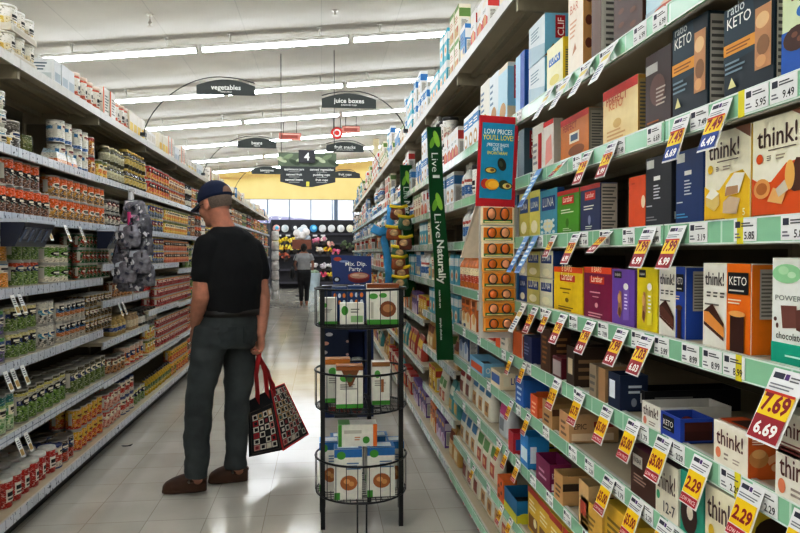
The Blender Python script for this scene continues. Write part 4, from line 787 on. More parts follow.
# ------------------------------------------------------------------ the snack side farther on
def gbox(desc, w, d, h, base, acc, acc2, pic, kind=0):
    nm = {'white': 'cereal_box', 'blue': 'cracker_box', 'turquoise': 'tea_box', 'orange': 'biscuit_box', 'yellow': 'biscuit_box', 'red': 'cookie_box', 'purple': 'cookie_box'}.get(desc.replace('mid ', '').split()[0], 'grocery_box')
    if kind == 0: dc = [('R', 'f', 0, .62, 1, .88, acc), ('L', 'f', .15, .68, .85, .82, 2, '#f0ece4'), ('E', 'f', .5, .3, .34, .2, pic), ('E', 'f', .5, .3, .2, .1, acc2)]
    elif kind == 1: dc = [('P', 'f', [(0, 0), (1, 0), (1, .35), (.5, .5), (0, .42)], acc), ('E', 'f', .5, .32, .28, .16, pic), ('R', 'f', .12, .7, .72, .84, acc2), ('L', 'f', .12, .56, .7, .64, 2, '#6a6660')]
    else: dc = [('R', 'f', .1, .08, .9, .4, pic), ('R', 'f', 0, .86, 1, 1, acc), ('L', 'f', .15, .52, .8, .78, 3, acc2), ('E', 'f', .7, .3, .15, .1, acc2)]
    dc = dc + [('R', 'r', .02, .0, .98, 1, base), ('R', 'r', .02, .62, .98, .88, acc)] + nutri('r', .15, .08, .85, .58)
    return Item(nm, carton(w, d, h, base, dc, None, nm), w, d, h, desc, 'box')
gw = gbox('white and blue carton', .12, .06, .2, '#dfe3e6', '#3f7fb8', '#e8e8e4', '#b9926a')
gw2 = gbox('white and red carton', .11, .06, .19, '#e4e0da', '#c2403a', '#e8d8c4', '#c98a5a', 1)
gb = gbox('mid blue carton', .13, .06, .2, '#3f7fb4', '#e2e4e4', '#27518a', '#d8c49a', 2)
gt = gbox('turquoise carton', .12, .06, .18, '#4aa3b8', '#e2e8e6', '#d98a4a', '#e6dcc4')
gor = gbox('orange carton', .12, .07, .18, '#d8752a', '#f0e2c8', '#8a3a1c', '#e8b870', 1)
gye = gbox('yellow carton', .13, .07, .17, '#dcb93a', '#b8402c', '#f0e6c4', '#8a5a30', 2)
gre = gbox('red carton', .12, .07, .18, '#b83a30', '#f0e0cc', '#e8b84a', '#d89a5a')
gpu = gbox('purple carton', .11, .06, .18, '#6a4a8a', '#e6dcea', '#d8a84a', '#c9a0c0', 1)
gcr = gbox('cream carton', .13, .07, .19, '#e0d6c0', '#6a8a4a', '#a8583a', '#b9925c', 2)
ggr = gbox('green carton', .12, .06, .18, '#5a8a4a', '#e6e6d4', '#d8c24a', '#c9a870')
gna = gbox('navy carton', .12, .06, .2, '#27406e', '#d8dce0', '#c2403a', '#8aa0c4', 1)
wbot = bottle(.042, .21, '#e2e2de', [(0, '#3c6fa8'), (.4, '#e0dcd4'), (.48, '#b84a3a')], 'white bottle with coloured label', '#d8d4cc')
obot = bottle(.042, .2, '#d9803a', [(0, '#c24a2a'), (.35, '#e8d8b4')], 'orange bottle with red label', '#e6e2da')
wtub = tub(.055, .17, [(0, '#dfdcd4'), (.25, '#8a3a34'), (.5, '#e2e0da')], ('#b8483a', '#d8d0c4', .2, .6, 30), 'white tub with red label', '#2c2a2a')
dtub = tub(.055, .18, [(0, '#3a332e'), (.3, '#d8d2c6'), (.7, '#5a3a2c')], None, 'dark tub with pale label', '#1e1c1a')
bag1 = pouch(.13, .06, .19, '#e0dac8', [(.12, .55, .88, .8, '#6a9a5a'), (.2, .1, .8, .42, '#b5523e'), (.3, .18, .6, .34, '#d8a878')], 'white granola bag with red fruit')
bag2 = pouch(.13, .06, .19, '#e3dfd2', [(.12, .6, .88, .82, '#4a7fa8'), (.2, .1, .8, .45, '#c9a068'), (.4, .2, .7, .36, '#8a5a34')], 'white granola bag with tan oats')
bag3 = pouch(.13, .06, .19, '#dcd6c6', [(.1, .58, .9, .82, '#a83a3c'), (.2, .12, .8, .44, '#8a4a3c')], 'pale granola bag with maroon band')
bag4 = pouch(.14, .07, .2, '#4a9a9a', [(.1, .55, .9, .8, '#e2e2d4'), (.2, .12, .8, .42, '#d8b46a')], 'teal snack bag')
bag5 = pouch(.14, .07, .2, '#b8402e', [(.1, .5, .9, .8, '#e8c84a'), (.2, .12, .8, .4, '#e6d8b4')], 'red snack bag')
bag6 = pouch(.15, .07, .2, '#c99a4c', [(.1, .55, .9, .8, '#7a3a24'), (.2, .12, .8, .42, '#e8dcb8')], 'golden snack bag')
bag7 = pouch(.14, .07, .19, '#c8ccd0', [(.1, .5, .9, .82, '#c24a86'), (.25, .15, .75, .42, '#8a8f94')], 'silver snack bag with pink band')
def rshelf(z, lv):
    i = min(range(len(lv)), key=lambda k: abs(lv[k] - z)); return 'right top shelf' if i == len(lv) - 1 else 'right ' + SHN[i]
def fr_(z, ya, yb, it, tiers=1, lv=RLEV, **k): fill('R', z, ya, yb, it, tiers, 1, rshelf(z, lv), **k)
Yp = lambda px: y_at(px, XR + .03)
# low bags in the second and third bays
pal = [bag1, bag2, bag3, bag1, bag2]
for z, pxa, pxb in ((R9, 497, 457), (.12, 530, 457)):
    y, e, k = Yp(pxa), 3.87, 0
    while y < e - .14:
        fr_(z, y, min(e, y + .42), pal[k % 5], gap=.004); y += .42; k += 1
fr_(.12, Yp(585), Yp(531), gor); fr_(.12, Yp(640), Yp(586), gye)
fr_(R8, Yp(508), Yp(492), bag7, gap=.01); fr_(R8, Yp(491), Yp(470), bag2); fr_(R8, Yp(470), 3.87, bag3)
for z, a, b_, it in ((R9, 540, 600, gye),): fr_(z, Yp(600), Yp(522), it)
# third bay (between the tasting cards and the long green sign)
fr_(R6, Yp(495), Yp(478), gre, gap=.01); fr_(R6, Yp(477), 3.87, gor)
fr_(R7, Yp(469), 3.87, gna, gap=.01)
fr_(R5, Yp(518), Yp(500), gb); fr_(R5, Yp(499), Yp(478), gw2); fr_(R5, Yp(477), 3.87, obot)
fr_(R4, Yp(517), Yp(496), gw); fr_(R4, Yp(495), Yp(480), gt); fr_(R4, Yp(479), 3.87, wbot)
fr_(R3, Yp(502), Yp(482), gw, gap=.01); fr_(R3, Yp(481), Yp(468), wtub); fr_(R3, Yp(467), 3.87, wbot)
fr_(R2, Yp(479), 3.87, gw)
z = 2.44
fr_(z, Yp(508), Yp(498), gb, gap=.01); fr_(z, Yp(488), Yp(468), gw2, 1, gap=.01); fr_(z, Yp(466), 3.87, gb, gap=.02)
# bays beyond
upper = [gw, wbot, gw2, wtub, gb, gcr, gw, dtub, gt, wbot]; mid = [gw, gt, obot, gb, gw2, wbot, gna, gor, gcr, bag4]; low = [bag6, gye, bag5, gre, gor, bag1, gye, gpu, bag4, gcr]
for bi, (y0, y1, lv) in enumerate(RBAYS[3:]):
    for i, z in enumerate(lv):
        y = y0 + .01; room = (lv[i + 1] - z) if i + 1 < len(lv) else .6
        pool = [gw, gw2, gb, gcr, gt, gcr] if i == len(lv) - 1 else upper if z > 1.6 else (mid if z > .9 else low)
        while y < y1 - .1:
            it = RND.choice(pool); run = min(y1 - .01, y + RND.uniform(.22, .5))
            if it.h < room - .03 or i == len(lv) - 1:
                fill('R', z, y, run, it, 2 if (room > 2 * it.h + .04 and RND.random() < .4) else 1, 1, rshelf(z, lv), gap=.004 if bi < 3 else .02, miss=.06)
            y = run + .01

# ------------------------------------------------------------------ shelf labels and hanging price tags
TWHITE, TYEL, TRED, TBLUE, TINK = ink('#e6e6e4'), ink('#ecc31c'), ink('#9a2630'), ink('#27458c'), ink('#2a2a30')
SWAP = {}
def label_mesh(pr, w=.066, h=.040):
    if pr in SWAP: return SWAP[pr]
    b = MB(); b.box(-w / 2, w / 2, 0, .0012, -h, 0, TWHITE)
    decals(b, w, .001, h, [('R', 'f', .08, .62, .3, .9, '#3a3a4a'), ('L', 'f', .36, .66, .92, .9, 2, '#55555c'), ('T', 'f', .5, .1, .42, pr, '#26262c', .34), ('L', 'f', .08, .15, .36, .45, 2, '#7a7a84')], -h)
    SWAP[pr] = b.mesh('shelf_label'); return SWAP[pr]
LAB = [(R3, 700, '7.49'), (R3, 655, '6.69'), (R3, 578, '7.99'), (R4, 630, '7.99'), (R4, 585, '7.49'), (R4, 655, '6.99'), (R5, 715, '8.99'), (R5, 640, '7.99'), (R5, 605, '7.99'), (R5, 575, '6.99'), (R6, 735, '2.29'), (R6, 770, '2.29'), (R6, 680, '2.29'), (R6, 645, '1.79'), (R6, 530, '1.99'), (R7, 650, '2.29'), (R7, 680, '2.29'), (R7, 622, '1.79'), (R2, 660, '6.99'), (R2, 605, '6.99'), (R2, 585, '6.49'), (R8, 590, '2.29'), (R8, 570, '1.79'), (R8, 535, '1.79'), (R3, 784, '9.49'), (R3, 757, '5.95'), (R4, 606, '7.99'), (R4, 700, '3.19'), (R4, 747, '5.85'), (R4, 797, '5.85'), (R5, 664, '5.99'), (R5, 693, '8.99'), (R5, 737, '8.99'), (R5, 545, '7.99'), (R5, 525, '5.49'), (R4, 527, '6.49'), (R4, 541, '6.49'),
       (R3, 534, '5.99'), (R3, 620, '7.49'), (R6, 560, '2.29'), (R6, 505, '1.99'), (R6, 480, '1.99'), (R7, 548, '1.79'), (R7, 575, '1.79'), (R7, 592, '2.29'), (R7, 490, '1.99'), (R7, 470, '1.99'), (R8, 520, '1.79'), (R8, 552, '1.79'), (R8, 500, '1.99'), (R8, 480, '1.99'), (R8, 465, '1.99'), (R2, 640, '6.99'), (R2, 560, '6.99'), (R2, 520, '5.99'), (R9, 470, '4.99'), (R9, 490, '4.99'), (R2, 490, '5.99'), (R5, 480, '4.49'), (R5, 500, '4.49'), (R6, 465, '2.29'), (R7, 520, '2.29'), (R6, 580, '2.29'), (R7, 712, '2.29')]
for z, px, pr in LAB:
    o = link('shelf_label', label_mesh(pr), None, (XR - .0048, y_at(px, XR), z + .001), -PI / 2)
    o['category'] = 'price label'; o['group'] = 'white price labels in the green rails'; auto(o, 'white price label in green rail', rw(z) + ' rail')
def tag_mesh(p1, p2, c2='r', blank=False, low=False):
    k = (p1, p2, c2, blank, low)
    if k in SWAP: return SWAP[k]
    w, h = .064, .10; b = MB()
    b.box(-w / 2, w / 2, 0, .001, -h, 0, TWHITE)
    d = [('R', 'f', .08, .87, .4, .95, '#3a3a4a'), ('R', 'f', .43, .87, .55, .95, '#5a3a7a'), ('L', 'f', .6, .86, .94, .95, 2, '#6a6a70'), ('L', 'f', .08, .73, .9, .82, 2, '#8a8a90'), ('R', 'f', .05, .35 if not low else .22, .95, .68, '#ecc31c'), ('B', 'f', .1, .42 if not low else .32, .8, p1, '#8a1f24', .24)]
    if low: d += [('R', 'f', .05, .03, .95, .2, '#b02c38'), ('T', 'f', .1, .07, .8, 'LOW PRICE', '#f0e6e2', .085)]
    else: d += [('R', 'f', .05, .03, .95, .35, '#9a2630' if c2 == 'r' else '#27458c'), ('B', 'f', .16, .1, .68, p2, '#f0ece6', .17), ('R', 'f', .05, .655, .95, .69, '#c23a2c')]
    decals(b, w, .001, h, d, -h); SWAP[k] = b.mesh('price_tag'); return SWAP[k]
def price_tag(z, px, lean, p1, p2, desc, c2='r', low=False, sc=1.0, yaw=0.0):
    o = link('price_tag', tag_mesh(p1, p2, c2, False, low), None, (XR - .0055, y_at(px, XR - .02), z - .002))
    o.rotation_euler = (Matrix.Rotation(-PI / 2 + yaw, 4, 'Z') @ Matrix.Rotation(-lean * .85, 4, 'X')).to_euler(); o.scale = (sc, 1, sc)
    o['category'] = 'price tag'; o['group'] = 'hanging price tags'; auto(o, desc, rw(z) + ' rail')
TG = 'hanging yellow and red price tag'
for z, px, lean, p1, p2, kw in ((R3, 583, .45, '7.99', '6.99', {}), (R3, 607, .45, '7.99', '6.99', {}), (R3, 560, .9, '7.99', '6.99', dict(sc=.7)), (R3, 675, .35, '7.49', '6.69', dict(c2='b')), (R3, 714, .4, '7.49', '6.49', dict(c2='b')),
        (R4, 550, .5, '7.99', '6.99', dict(sc=.8)), (R4, 572, .5, '7.99', '6.99', {}), (R4, 604, .9, '7.99', '6.99', dict(sc=.8)), (R4, 644, .45, '7.99', '6.99', {}), (R4, 672, .45, '7.99', '6.99', {}),
        (R5, 532, .5, '6.99', '5.99', {}), (R5, 545, .5, '6.99', '5.99', dict(sc=.8)), (R5, 560, .5, '7.99', '6.99', {}), (R5, 587, .5, '7.99', '6.99', {}), (R5, 618, .5, '7.99', '6.99', {}), (R5, 643, .5, '7.03', '6.03', {}), (R5, 784, .5, '7.69', '6.69', dict(sc=1.25)),
        (R6, 509, .4, '$2.00', '', dict(low=True, sc=.8)), (R6, 522, .4, '$3.75', '', dict(low=True, sc=.8)), (R6, 554, .4, '$3.75', '', dict(low=True)), (R6, 577, .4, '$3.75', '', dict(low=True)), (R6, 604, .4, '$5.00', '', dict(low=True)), (R6, 630, .4, '$5.00', '', dict(low=True)), (R6, 660, .4, '$5.00', '', dict(low=True)), (R6, 698, .4, '2.29', '', dict(low=True)), (R6, 748, .4, '2.29', '', dict(low=True)), (R6, 803, .4, '2.29', '', dict(low=True)),
        (R7, 509, .4, '$3.75', '', dict(low=True, sc=.8)), (R7, 526, .4, '$3.75', '', dict(low=True, sc=.8)), (R7, 606, .4, '$5.00', '', dict(low=True)), (R7, 634, .4, '$5.00', '', dict(low=True)), (R7, 663, .4, '2.29', '', dict(low=True)),
        (R8, 498, .4, '$3.75', '', dict(low=True, sc=.8)), (R8, 505, .4, '$3.75', '', dict(low=True, sc=.8)), (R8, 516, .4, '$3.75', '', dict(low=True, sc=.8)), (R9, 472, .4, '$4.99', '', dict(low=True, sc=.8)), (R9, 500, .4, '$4.99', '', dict(low=True, sc=.8)), (R9, 509, .4, '$4.99', '', dict(low=True, sc=.8)),
        (.12, 452, .4, '$4.99', '', dict(low=True, sc=.6)), (.12, 458, .4, '$4.99', '', dict(low=True, sc=.6)), (.12, 465, .4, '$4.99', '', dict(low=True, sc=.6)), (.12, 472, .4, '$4.99', '', dict(low=True, sc=.6)), (.12, 480, .4, '$4.99', '', dict(low=True, sc=.6))):
    price_tag(z, px, lean, p1, p2, TG if not kw.get('c2') else 'hanging yellow and blue price tag', **kw)
# paler coupon strips hanging from the second shelf's rail
b = MB(); b.box(-.03, .03, 0, .001, -.12, 0, TWHITE); decals(b, .06, .001, .12, [('R', 'f', .1, .55, .9, .7, '#d8c27a'), ('L', 'f', .15, .1, .85, .5, 5, '#5a6a8a'), ('L', 'f', .1, .75, .9, .95, 2, '#7a7a80')], -.12); cpm = b.mesh('coupon_strip')
b = MB(); b.box(-.03, .03, 0, .001, -.15, 0, ink('#7fa6d2')); decals(b, .06, .001, .15, [('L', 'f', .15, .2, .85, .9, 6, '#e6ecf2'), ('R', 'f', .1, .05, .9, .18, '#3f6aa8')], -.15); cpb = b.mesh('coupon_strip')
for z, px, me, nm in ((R2, 553, cpm, 'white'), (R2, 571, cpm, 'white'), (R2, 592, cpm, 'white'), (R2, 615, cpm, 'white'), (R3, 541, cpb, 'blue'), (R4, 529, cpb, 'blue'), (R4, 538, cpb, 'blue'), (R5, 527, cpm, 'white')):
    o = link('coupon_strip', me, None, (XR - .007, y_at(px, XR), z + .001)); o.rotation_euler = (Matrix.Rotation(-PI / 2, 4, 'Z') @ Matrix.Rotation(-.5, 4, 'X')).to_euler()
    o['category'] = 'coupon'; o['group'] = 'coupon strips on the shelf rails'; auto(o, f'{nm} coupon strip tilted out', rw(z) + ' rail')
# small white tags under the left rails, the dark coupon boxes
b = MB(); b.box(-.022, .022, 0, .001, -.10, 0, TWHITE); decals(b, .044, .001, .1, [('R', 'f', .15, .1, .85, .4, '#b89a5a'), ('L', 'f', .15, .5, .85, .9, 4, '#6a6a70')], -.1); ltm = b.mesh('hanging_tag')
for z, pxs in ((1.57, (26, 39, 45, 64, 79)), (1.21, (10, 17)), (.86, (2, 9, 19)), (.52, (13, 22)), (1.05, (117, 121))):
    for px in pxs:
        o = link('hanging_tag', ltm, None, (XL + .006, y_at(px, XL), z - .03)); o.rotation_euler = (Matrix.Rotation(PI / 2, 4, 'Z') @ Matrix.Rotation(-.35, 4, 'X')).to_euler()
        o['category'] = 'shelf tag'; o['group'] = 'small tags under the tinned food rails'; auto(o, 'small white hanging tag below rail', lshelf(z, LLEVB if px > 112 else LLEV) + ' rail')
for px, nm in ((15, 'nearer'), (104, 'farther')):
    t = thing('coupon_dispenser', f'dark sloping coupon box with four windows, {nm} of two on left rail', 'coupon dispenser', (XL + .01, y_at(px, XL), 1.57 - .03), PI / 2, 'dark coupon boxes')
    b = MB(); m = mat('#1c2236', .3); w = .17
    b.add([(-w, 0, 0), (w, 0, 0), (w, -.11, -.02), (-w, -.11, -.02), (-w, 0, -.13), (w, 0, -.13), (w, -.06, -.13), (-w, -.06, -.13)], [(3, 2, 1, 0), (4, 5, 6, 7), (2, 3, 7, 6), (0, 1, 5, 4), (1, 2, 6, 5), (3, 0, 4, 7)], m); obj('case', b, t)
    b = MB(); b.box(-w - .004, w + .004, -.118, .0, -.018, -.002, ink('#c9ced6')); obj('top_strip', b, t)
    for k in range(4):
        b = MB(); x = -w + .012 + k * .082
        b.poly([(x, -.0645, -.118), (x + .074, -.0645, -.118), (x + .074, -.104, -.04), (x, -.104, -.04)], mat('#2c3650', .2)); b.poly([(x + .01, -.068, -.112), (x + .03, -.068, -.112), (x + .03, -.1, -.05), (x + .01, -.1, -.05)], ink('#6a7690')); obj('window', b, t)
# ------------------------------------------------------------------ signs over the aisle
SIGN = mat('#3b4240', .45, 0, .08, 5); STXT = ink('#eceeea'); WIRE = mat('#3a3d3f', .4, .4)
def category_sign(word, sub, px, pyb, Y, side, label, w=.47):
    c = on_y(px, pyb, Y); xg = XL + .03 if side == 'L' else XR - .03
    t = thing('category_sign', label, 'aisle sign', c, 0, 'arched category signs')
    b = MB(); h0, h1 = .075, .125; n = 12
    top = [(-w / 2 + w * i / n, h0 + (h1 - h0) * math.sin(PI * i / n)) for i in range(n + 1)]
    front = [(-w / 2, -.006, 0), (w / 2, -.006, 0)] + [(x, -.006, z) for x, z in reversed(top)]
    backf = [(x, .006, z) for x, y, z in front]; k = len(front)
    b.add(front + backf, [tuple(range(k)), tuple(reversed(range(k, 2 * k)))] + [(i, i + k, (i + 1) % k + k, (i + 1) % k) for i in range(k)], SIGN)
    b.text(word, (0, -.007, .042), (1, 0, 0), (0, 0, 1), STXT, h=.042, cx=True, bold=.02)
    b.text(sub, (0, -.007, .018), (1, 0, 0), (0, 0, 1), STXT, h=.014, cx=True, bold=.02)
    obj('panel', b, t)
    b = MB(); s = -1 if side == 'L' else 1; xg_l = xg - c.x; zg = 2.335 if side == 'L' else 2.445; zg -= c.z
    pts = []
    for i in range(17):
        a = i / 16; xe = s * w * .1
        if a <= .75: u = a / .75 * PI / 2; pts.append((xg_l + (xe - xg_l) * (1 - math.cos(u)) ** .8, .0, zg + (h1 + .022 - zg) * math.sin(u)))
        else: q_ = (a - .75) / .25; pts.append((xe + (-s * w / 2 - xe) * q_, .0, h1 + .022 - .045 * q_ * q_))
    b.tube(pts, .004, WIRE, 6); b.box(xg_l - .02, xg_l + .02, -.03, .03, zg - .005, zg + .02, WIRE); obj('arched_wire', b, t)
category_sign('vegetables', 'VERDURAS', 226, 95, 5.75, 'L', 'arched dark sign reading vegetables, left of the aisle')
category_sign('juice boxes', 'JUGOS EN CAJA', 349, 108, 5.95, 'R', 'arched dark sign reading juice boxes, over the aisle')
category_sign('beans', 'FRIJOLES', 257, 148, 8.55, 'L', 'arched dark sign reading beans, behind the vegetables sign')
category_sign('fruit snacks', 'BOCADILLOS DE FRUTA', 345, 152, 8.6, 'R', 'arched dark sign reading fruit snacks, behind the juice boxes sign')
category_sign('tomatoes', 'TOMATES', 267, 174, 11.4, 'L', 'arched dark sign reading tomatoes, half behind the number four sign', .5)
category_sign('fruit cups', 'FRUTA', 345, 178, 11.5, 'R', 'arched dark sign reading fruit cups, half behind the number four sign', .5)
# the aisle number sign
c = on_y(307.5, 187, 13.0); t = thing('aisle_sign', 'hanging dark sign with a large number four and lists of goods', 'aisle sign', c)
k = 13.0 / F; L_ = lambda px, py: ((px - 307.5) * k, (187 - py) * k)
b = MB()
pl = [L_(281, 167), L_(281, 182), L_(303, 187), L_(312, 187), L_(335, 182), L_(335, 167)]
f_ = [(x, -.02, z) for x, z in pl]; g_ = [(x, .02, z) for x, z in pl]; n_ = len(pl)
b.add(f_ + g_, [tuple(range(n_)), tuple(reversed(range(n_, 2 * n_)))] + [(i, (i + 1) % n_, (i + 1) % n_ + n_, i + n_) for i in range(n_)], mat('#373c3f', .45))
for cx_, rows in ((294.5, ('applesauce jars', 'canned fruit', 'canned beans')), (321.5, ('canned vegetables', 'pudding cups', 'fruit cups'))):
    for i, s_ in enumerate(rows):
        x, z = L_(cx_, 170.8 + 5.1 * i); b.text(s_, (x, -.022, z), (1, 0, 0), (0, 0, 1), STXT, h=.045, cx=True, bold=.02); b.poly([(x - .1, -.022, z - .035), (x + .1, -.022, z - .035), (x + .1, -.022, z - .022), (x - .1, -.022, z - .022)], ink('#a9adaa'))
obj('list_board', b, t)
b = MB(); p0, p1 = L_(279, 167), L_(336, 153.5)
b.box(p0[0], p1[0], -.015, .015, p0[1], p1[1], mat('#66735f', .5))
for i in range(9):
    x = p0[0] + (p1[0] - p0[0]) * (i + .5) / 9; zz = (p0[1] + p1[1]) / 2 + .06 * math.sin(i * 2.1)
    b.add([(x + .1 * math.cos(a), -.017, zz + .045 * math.sin(a) + .04 * math.cos(a) * (1 if i % 2 else -1)) for a in [2 * PI * j / 14 for j in range(14)]], [tuple(range(14))], ink(['#b9c2a8', '#87947a', '#4c5a48'][i % 3]))
obj('leaf_band', b, t)
b = MB(); p0, p1 = L_(299, 163.5), L_(315, 151); b.box(p0[0], p1[0], -.04, .02, p0[1], p1[1], mat('#33343a', .45))
b.text('4', ((p0[0] + p1[0]) / 2, -.042, p0[1] + .05), (1, 0, 0), (0, 0, 1), STXT, h=.145, cx=True, bold=.03); obj('number_plate', b, t)
b = MB(); p = L_(307.8, 185); b.box(p[0] - .03, p[0] + .03, -.03, -.021, p[1] - .03, p[1] + .06, ink('#e2dc6a')); obj('yellow_clip', b, t)
b = MB()
for px in (282, 334):
    x, z = L_(px, 153.5); zc = ceil_z(c.x + x) - c.z; b.tube([(x, 0, z - .05), (x, 0, zc - .01)], .006, WIRE, 5)
obj('hanging_wire', b, t)
# red shop decorations far down the hall
for i, (px, py, Y, w, nm) in enumerate(((290, 137, 19.5, .62, 'red brown hanging panel above the aisle sign, left one'), (337, 133, 19.5, .34, 'red round hanging sign with white ring, above the aisle sign'), (351, 130, 19.5, .5, 'red brown hanging panel, right of the red ring sign'))):
    p = on_y(px, py, Y); t = thing('hanging_sign', nm, 'hanging sign', p); b = MB()
    if i == 1:
        for r, col, yy in ((w / 2, '#c23a34', 0), (w * .32, '#e9e2de', -.012), (w * .2, '#c23a34', -.024)): b.lathe([(r, -.005), (r, .005)], ink(col), 20, M=Matrix.Translation((0, yy, 0)) @ Matrix.Rotation(PI / 2, 4, 'X'))
    else:
        b.box(-w / 2, w / 2, -.01, .01, -.09, .11, mat('#b5766a', .5)); b.box(-w * .4, w * .35, -.014, -.01, -.04, .05, ink('#8c4a40')); b.box(-w * .3, w * .45, -.016, -.014, .06, .09, ink('#d9a79c'))
    obj('board', b, t); b = MB(); zc = ceil_z(p.x) - p.z
    for x in (-w * .3, w * .3): b.tube([(x, 0, .1 if i != 1 else .12), (x, 0, zc - .01)], .008, WIRE, 5)
    obj('hanging_wire', b, t)

# ------------------------------------------------------------------ the red and blue price flag and the tasting cards under it
Yf = 2.62
c = on_y(495, 207, Yf); t = thing('price_flag', 'red framed blue sign reading low prices, with avocado pictures', 'shelf sign', c)
w, h = .158, .356
b = MB(); b.bbox(-w / 2, w / 2, -.004, .004, 0, h, P('#c2202c'), .002); b.box(w / 2, XR - c.x + .0, -.002, .004, h * .75, h * .8, mat('#c9c9c9', .3, .4)); obj('red_panel', b, t)
b = MB(); b.box(-w * .42, w * .40, -.006, -.004, h * .09, h * .92, P('#1f93b8'))
YL = ink('#f0dc5a')
for s_, zz, hh, ww, col in (('LOW PRICES', .80, .020, .112, STXT), ("YOU'LL LOVE!", .735, .020, .122, YL), ('¡PRECIOS BAJOS', .665, .013, .088, STXT), ('QUE TE', .62, .013, .04, STXT), ('ENCANTARÁN!', .575, .013, .08, YL)):
    b.text(s_, (-.002, -.0065, h * zz), (1, 0, 0), (0, 0, 1), col, h=hh, w=ww, cx=True, bold=.02)
t.rotation_euler = (0, math.radians(2.6), 0)
def el(cx, cz, rx, rz, col, k, rot=0.0): b.poly([(cx + rx * math.cos(a) * math.cos(rot) - rz * math.sin(a) * math.sin(rot), -.0065 - .0004 * k, cz + rx * math.cos(a) * math.sin(rot) + rz * math.sin(a) * math.cos(rot)) for a in [2 * PI * j / 18 for j in range(18)]], ink(col))
el(.018, h * .47, .017, .026, '#2a2f22', 1, .3); el(.014, h * .475, .007, .012, '#454c38', 2, .3)
el(-.026, h * .40, .024, .013, '#3a4426', 1); el(-.026, h * .40, .02, .010, '#d9b95a', 2); el(-.020, h * .402, .008, .006, '#8a5a2a', 3)
el(-.045, h * .25, .018, .020, '#c23a2c', 1); el(-.018, h * .245, .028, .022, '#e2a21e', 2); el(-.012, h * .245, .022, .015, '#f0bc3a', 3); el(.028, h * .25, .02, .018, '#3a4426', 2); el(.042, h * .235, .022, .014, '#39452a', 3); el(.042, h * .235, .018, .011, '#dccb7a', 4); el(.045, h * .236, .008, .007, '#7a4a24', 5)
obj('blue_poster', b, t)
# clip strip of cards
b = MB(); c2 = on_y(498, 205, Yf + .03); z0 = on_y(498, 338, Yf + .03).z
b.box(c2.x - .075, c2.x + .078, Yf + .035, Yf + .042, z0, c2.z - .0, mat('#c8c6c2', .3, 0, .05, 20, .4)); b.box(c2.x + .06, XR + .0, Yf + .034, Yf + .042, c2.z - .06, c2.z - .03, mat('#c8c6c2', .3))
tag(obj('clip_strip', b), 'pale plastic strip holding cards below the red price flag', 'clip strip')
ys = [(206, 226), (226, 243), (242, 259), (258, 273), (272, 289), (288, 303), (302, 318), (317, 333)]
nms = ['topmost', 'second from top', 'third from top', 'fourth from top', 'fifth from top', 'fourth from bottom', 'third from bottom', 'second from bottom']
for i, (ya, yb_) in enumerate(ys):
    pa = on_y(481 + i * .35, yb_ - 1, Yf); pb_ = on_y(514 + i * .35, ya, Yf); w = pb_.x - pa.x; h = pb_.z - pa.z
    t = thing('twin_cup_card', f'orange card with two oval cups, {nms[i]} on the strip under the price flag' if i < 7 else 'orange card with two oval cups, bottom one under the price flag', 'snack card', ((pa.x + pb_.x) / 2, Yf, pa.z), 0, 'cards on the strip below the price flag')
    b = MB(); b.bbox(-w / 2, w / 2, 0, .016, 0, h, P('#efe0c4' if i < 3 else '#e0a24a'), .003)
    decals(b, w, .01, h, [('R', 'f', .06, .1, .94, .9, '#e28a22' if i else '#d9813a'), ('R', 'f', .06, .1, .94, .28, '#3f7a3c'), ('R', 'f', .1, .13, .9, .2, '#e9dca0')])
    obj('card', b, t, (0, -.004, 0))
    for sx in (-1, 1):
        b = MB(); cup = mat('#d8742a' if (sx > 0) == (i % 2 == 0) else '#e2a070', .25, 0, .2, 40, .4)
        b.ball((sx * w * .2, -.007, h * .56), (w * .15, .010, h * .36), mat('#2c1a12', .3), 12); b.ball((sx * w * .2, -.0095, h * .57), (w * .125, .010, h * .3), cup, 12); obj('cup', b, t)
# a blank folded flag beside it
b = MB(); pa, pb_ = on_y(461, 258, 3.0), on_y(479, 206, 2.95)
b.add([(pa.x, 3.0, pa.z), (pb_.x, 2.95, pa.z), (pb_.x, 2.95, pb_.z), (pb_.x - .015, 2.95, pb_.z), (pa.x, 3.02, pa.z), (pb_.x, 2.97, pa.z), (pb_.x, 2.97, pb_.z), (pb_.x - .015, 2.97, pb_.z)], [(0, 1, 2, 3), (7, 6, 5, 4), (0, 3, 7, 4), (1, 5, 6, 2), (2, 6, 7, 3), (0, 4, 5, 1)], P('#b9ab96')); tag(obj('blank_shelf_flag', b), 'plain beige wedge-shaped flag beside the red price flag', 'shelf sign')

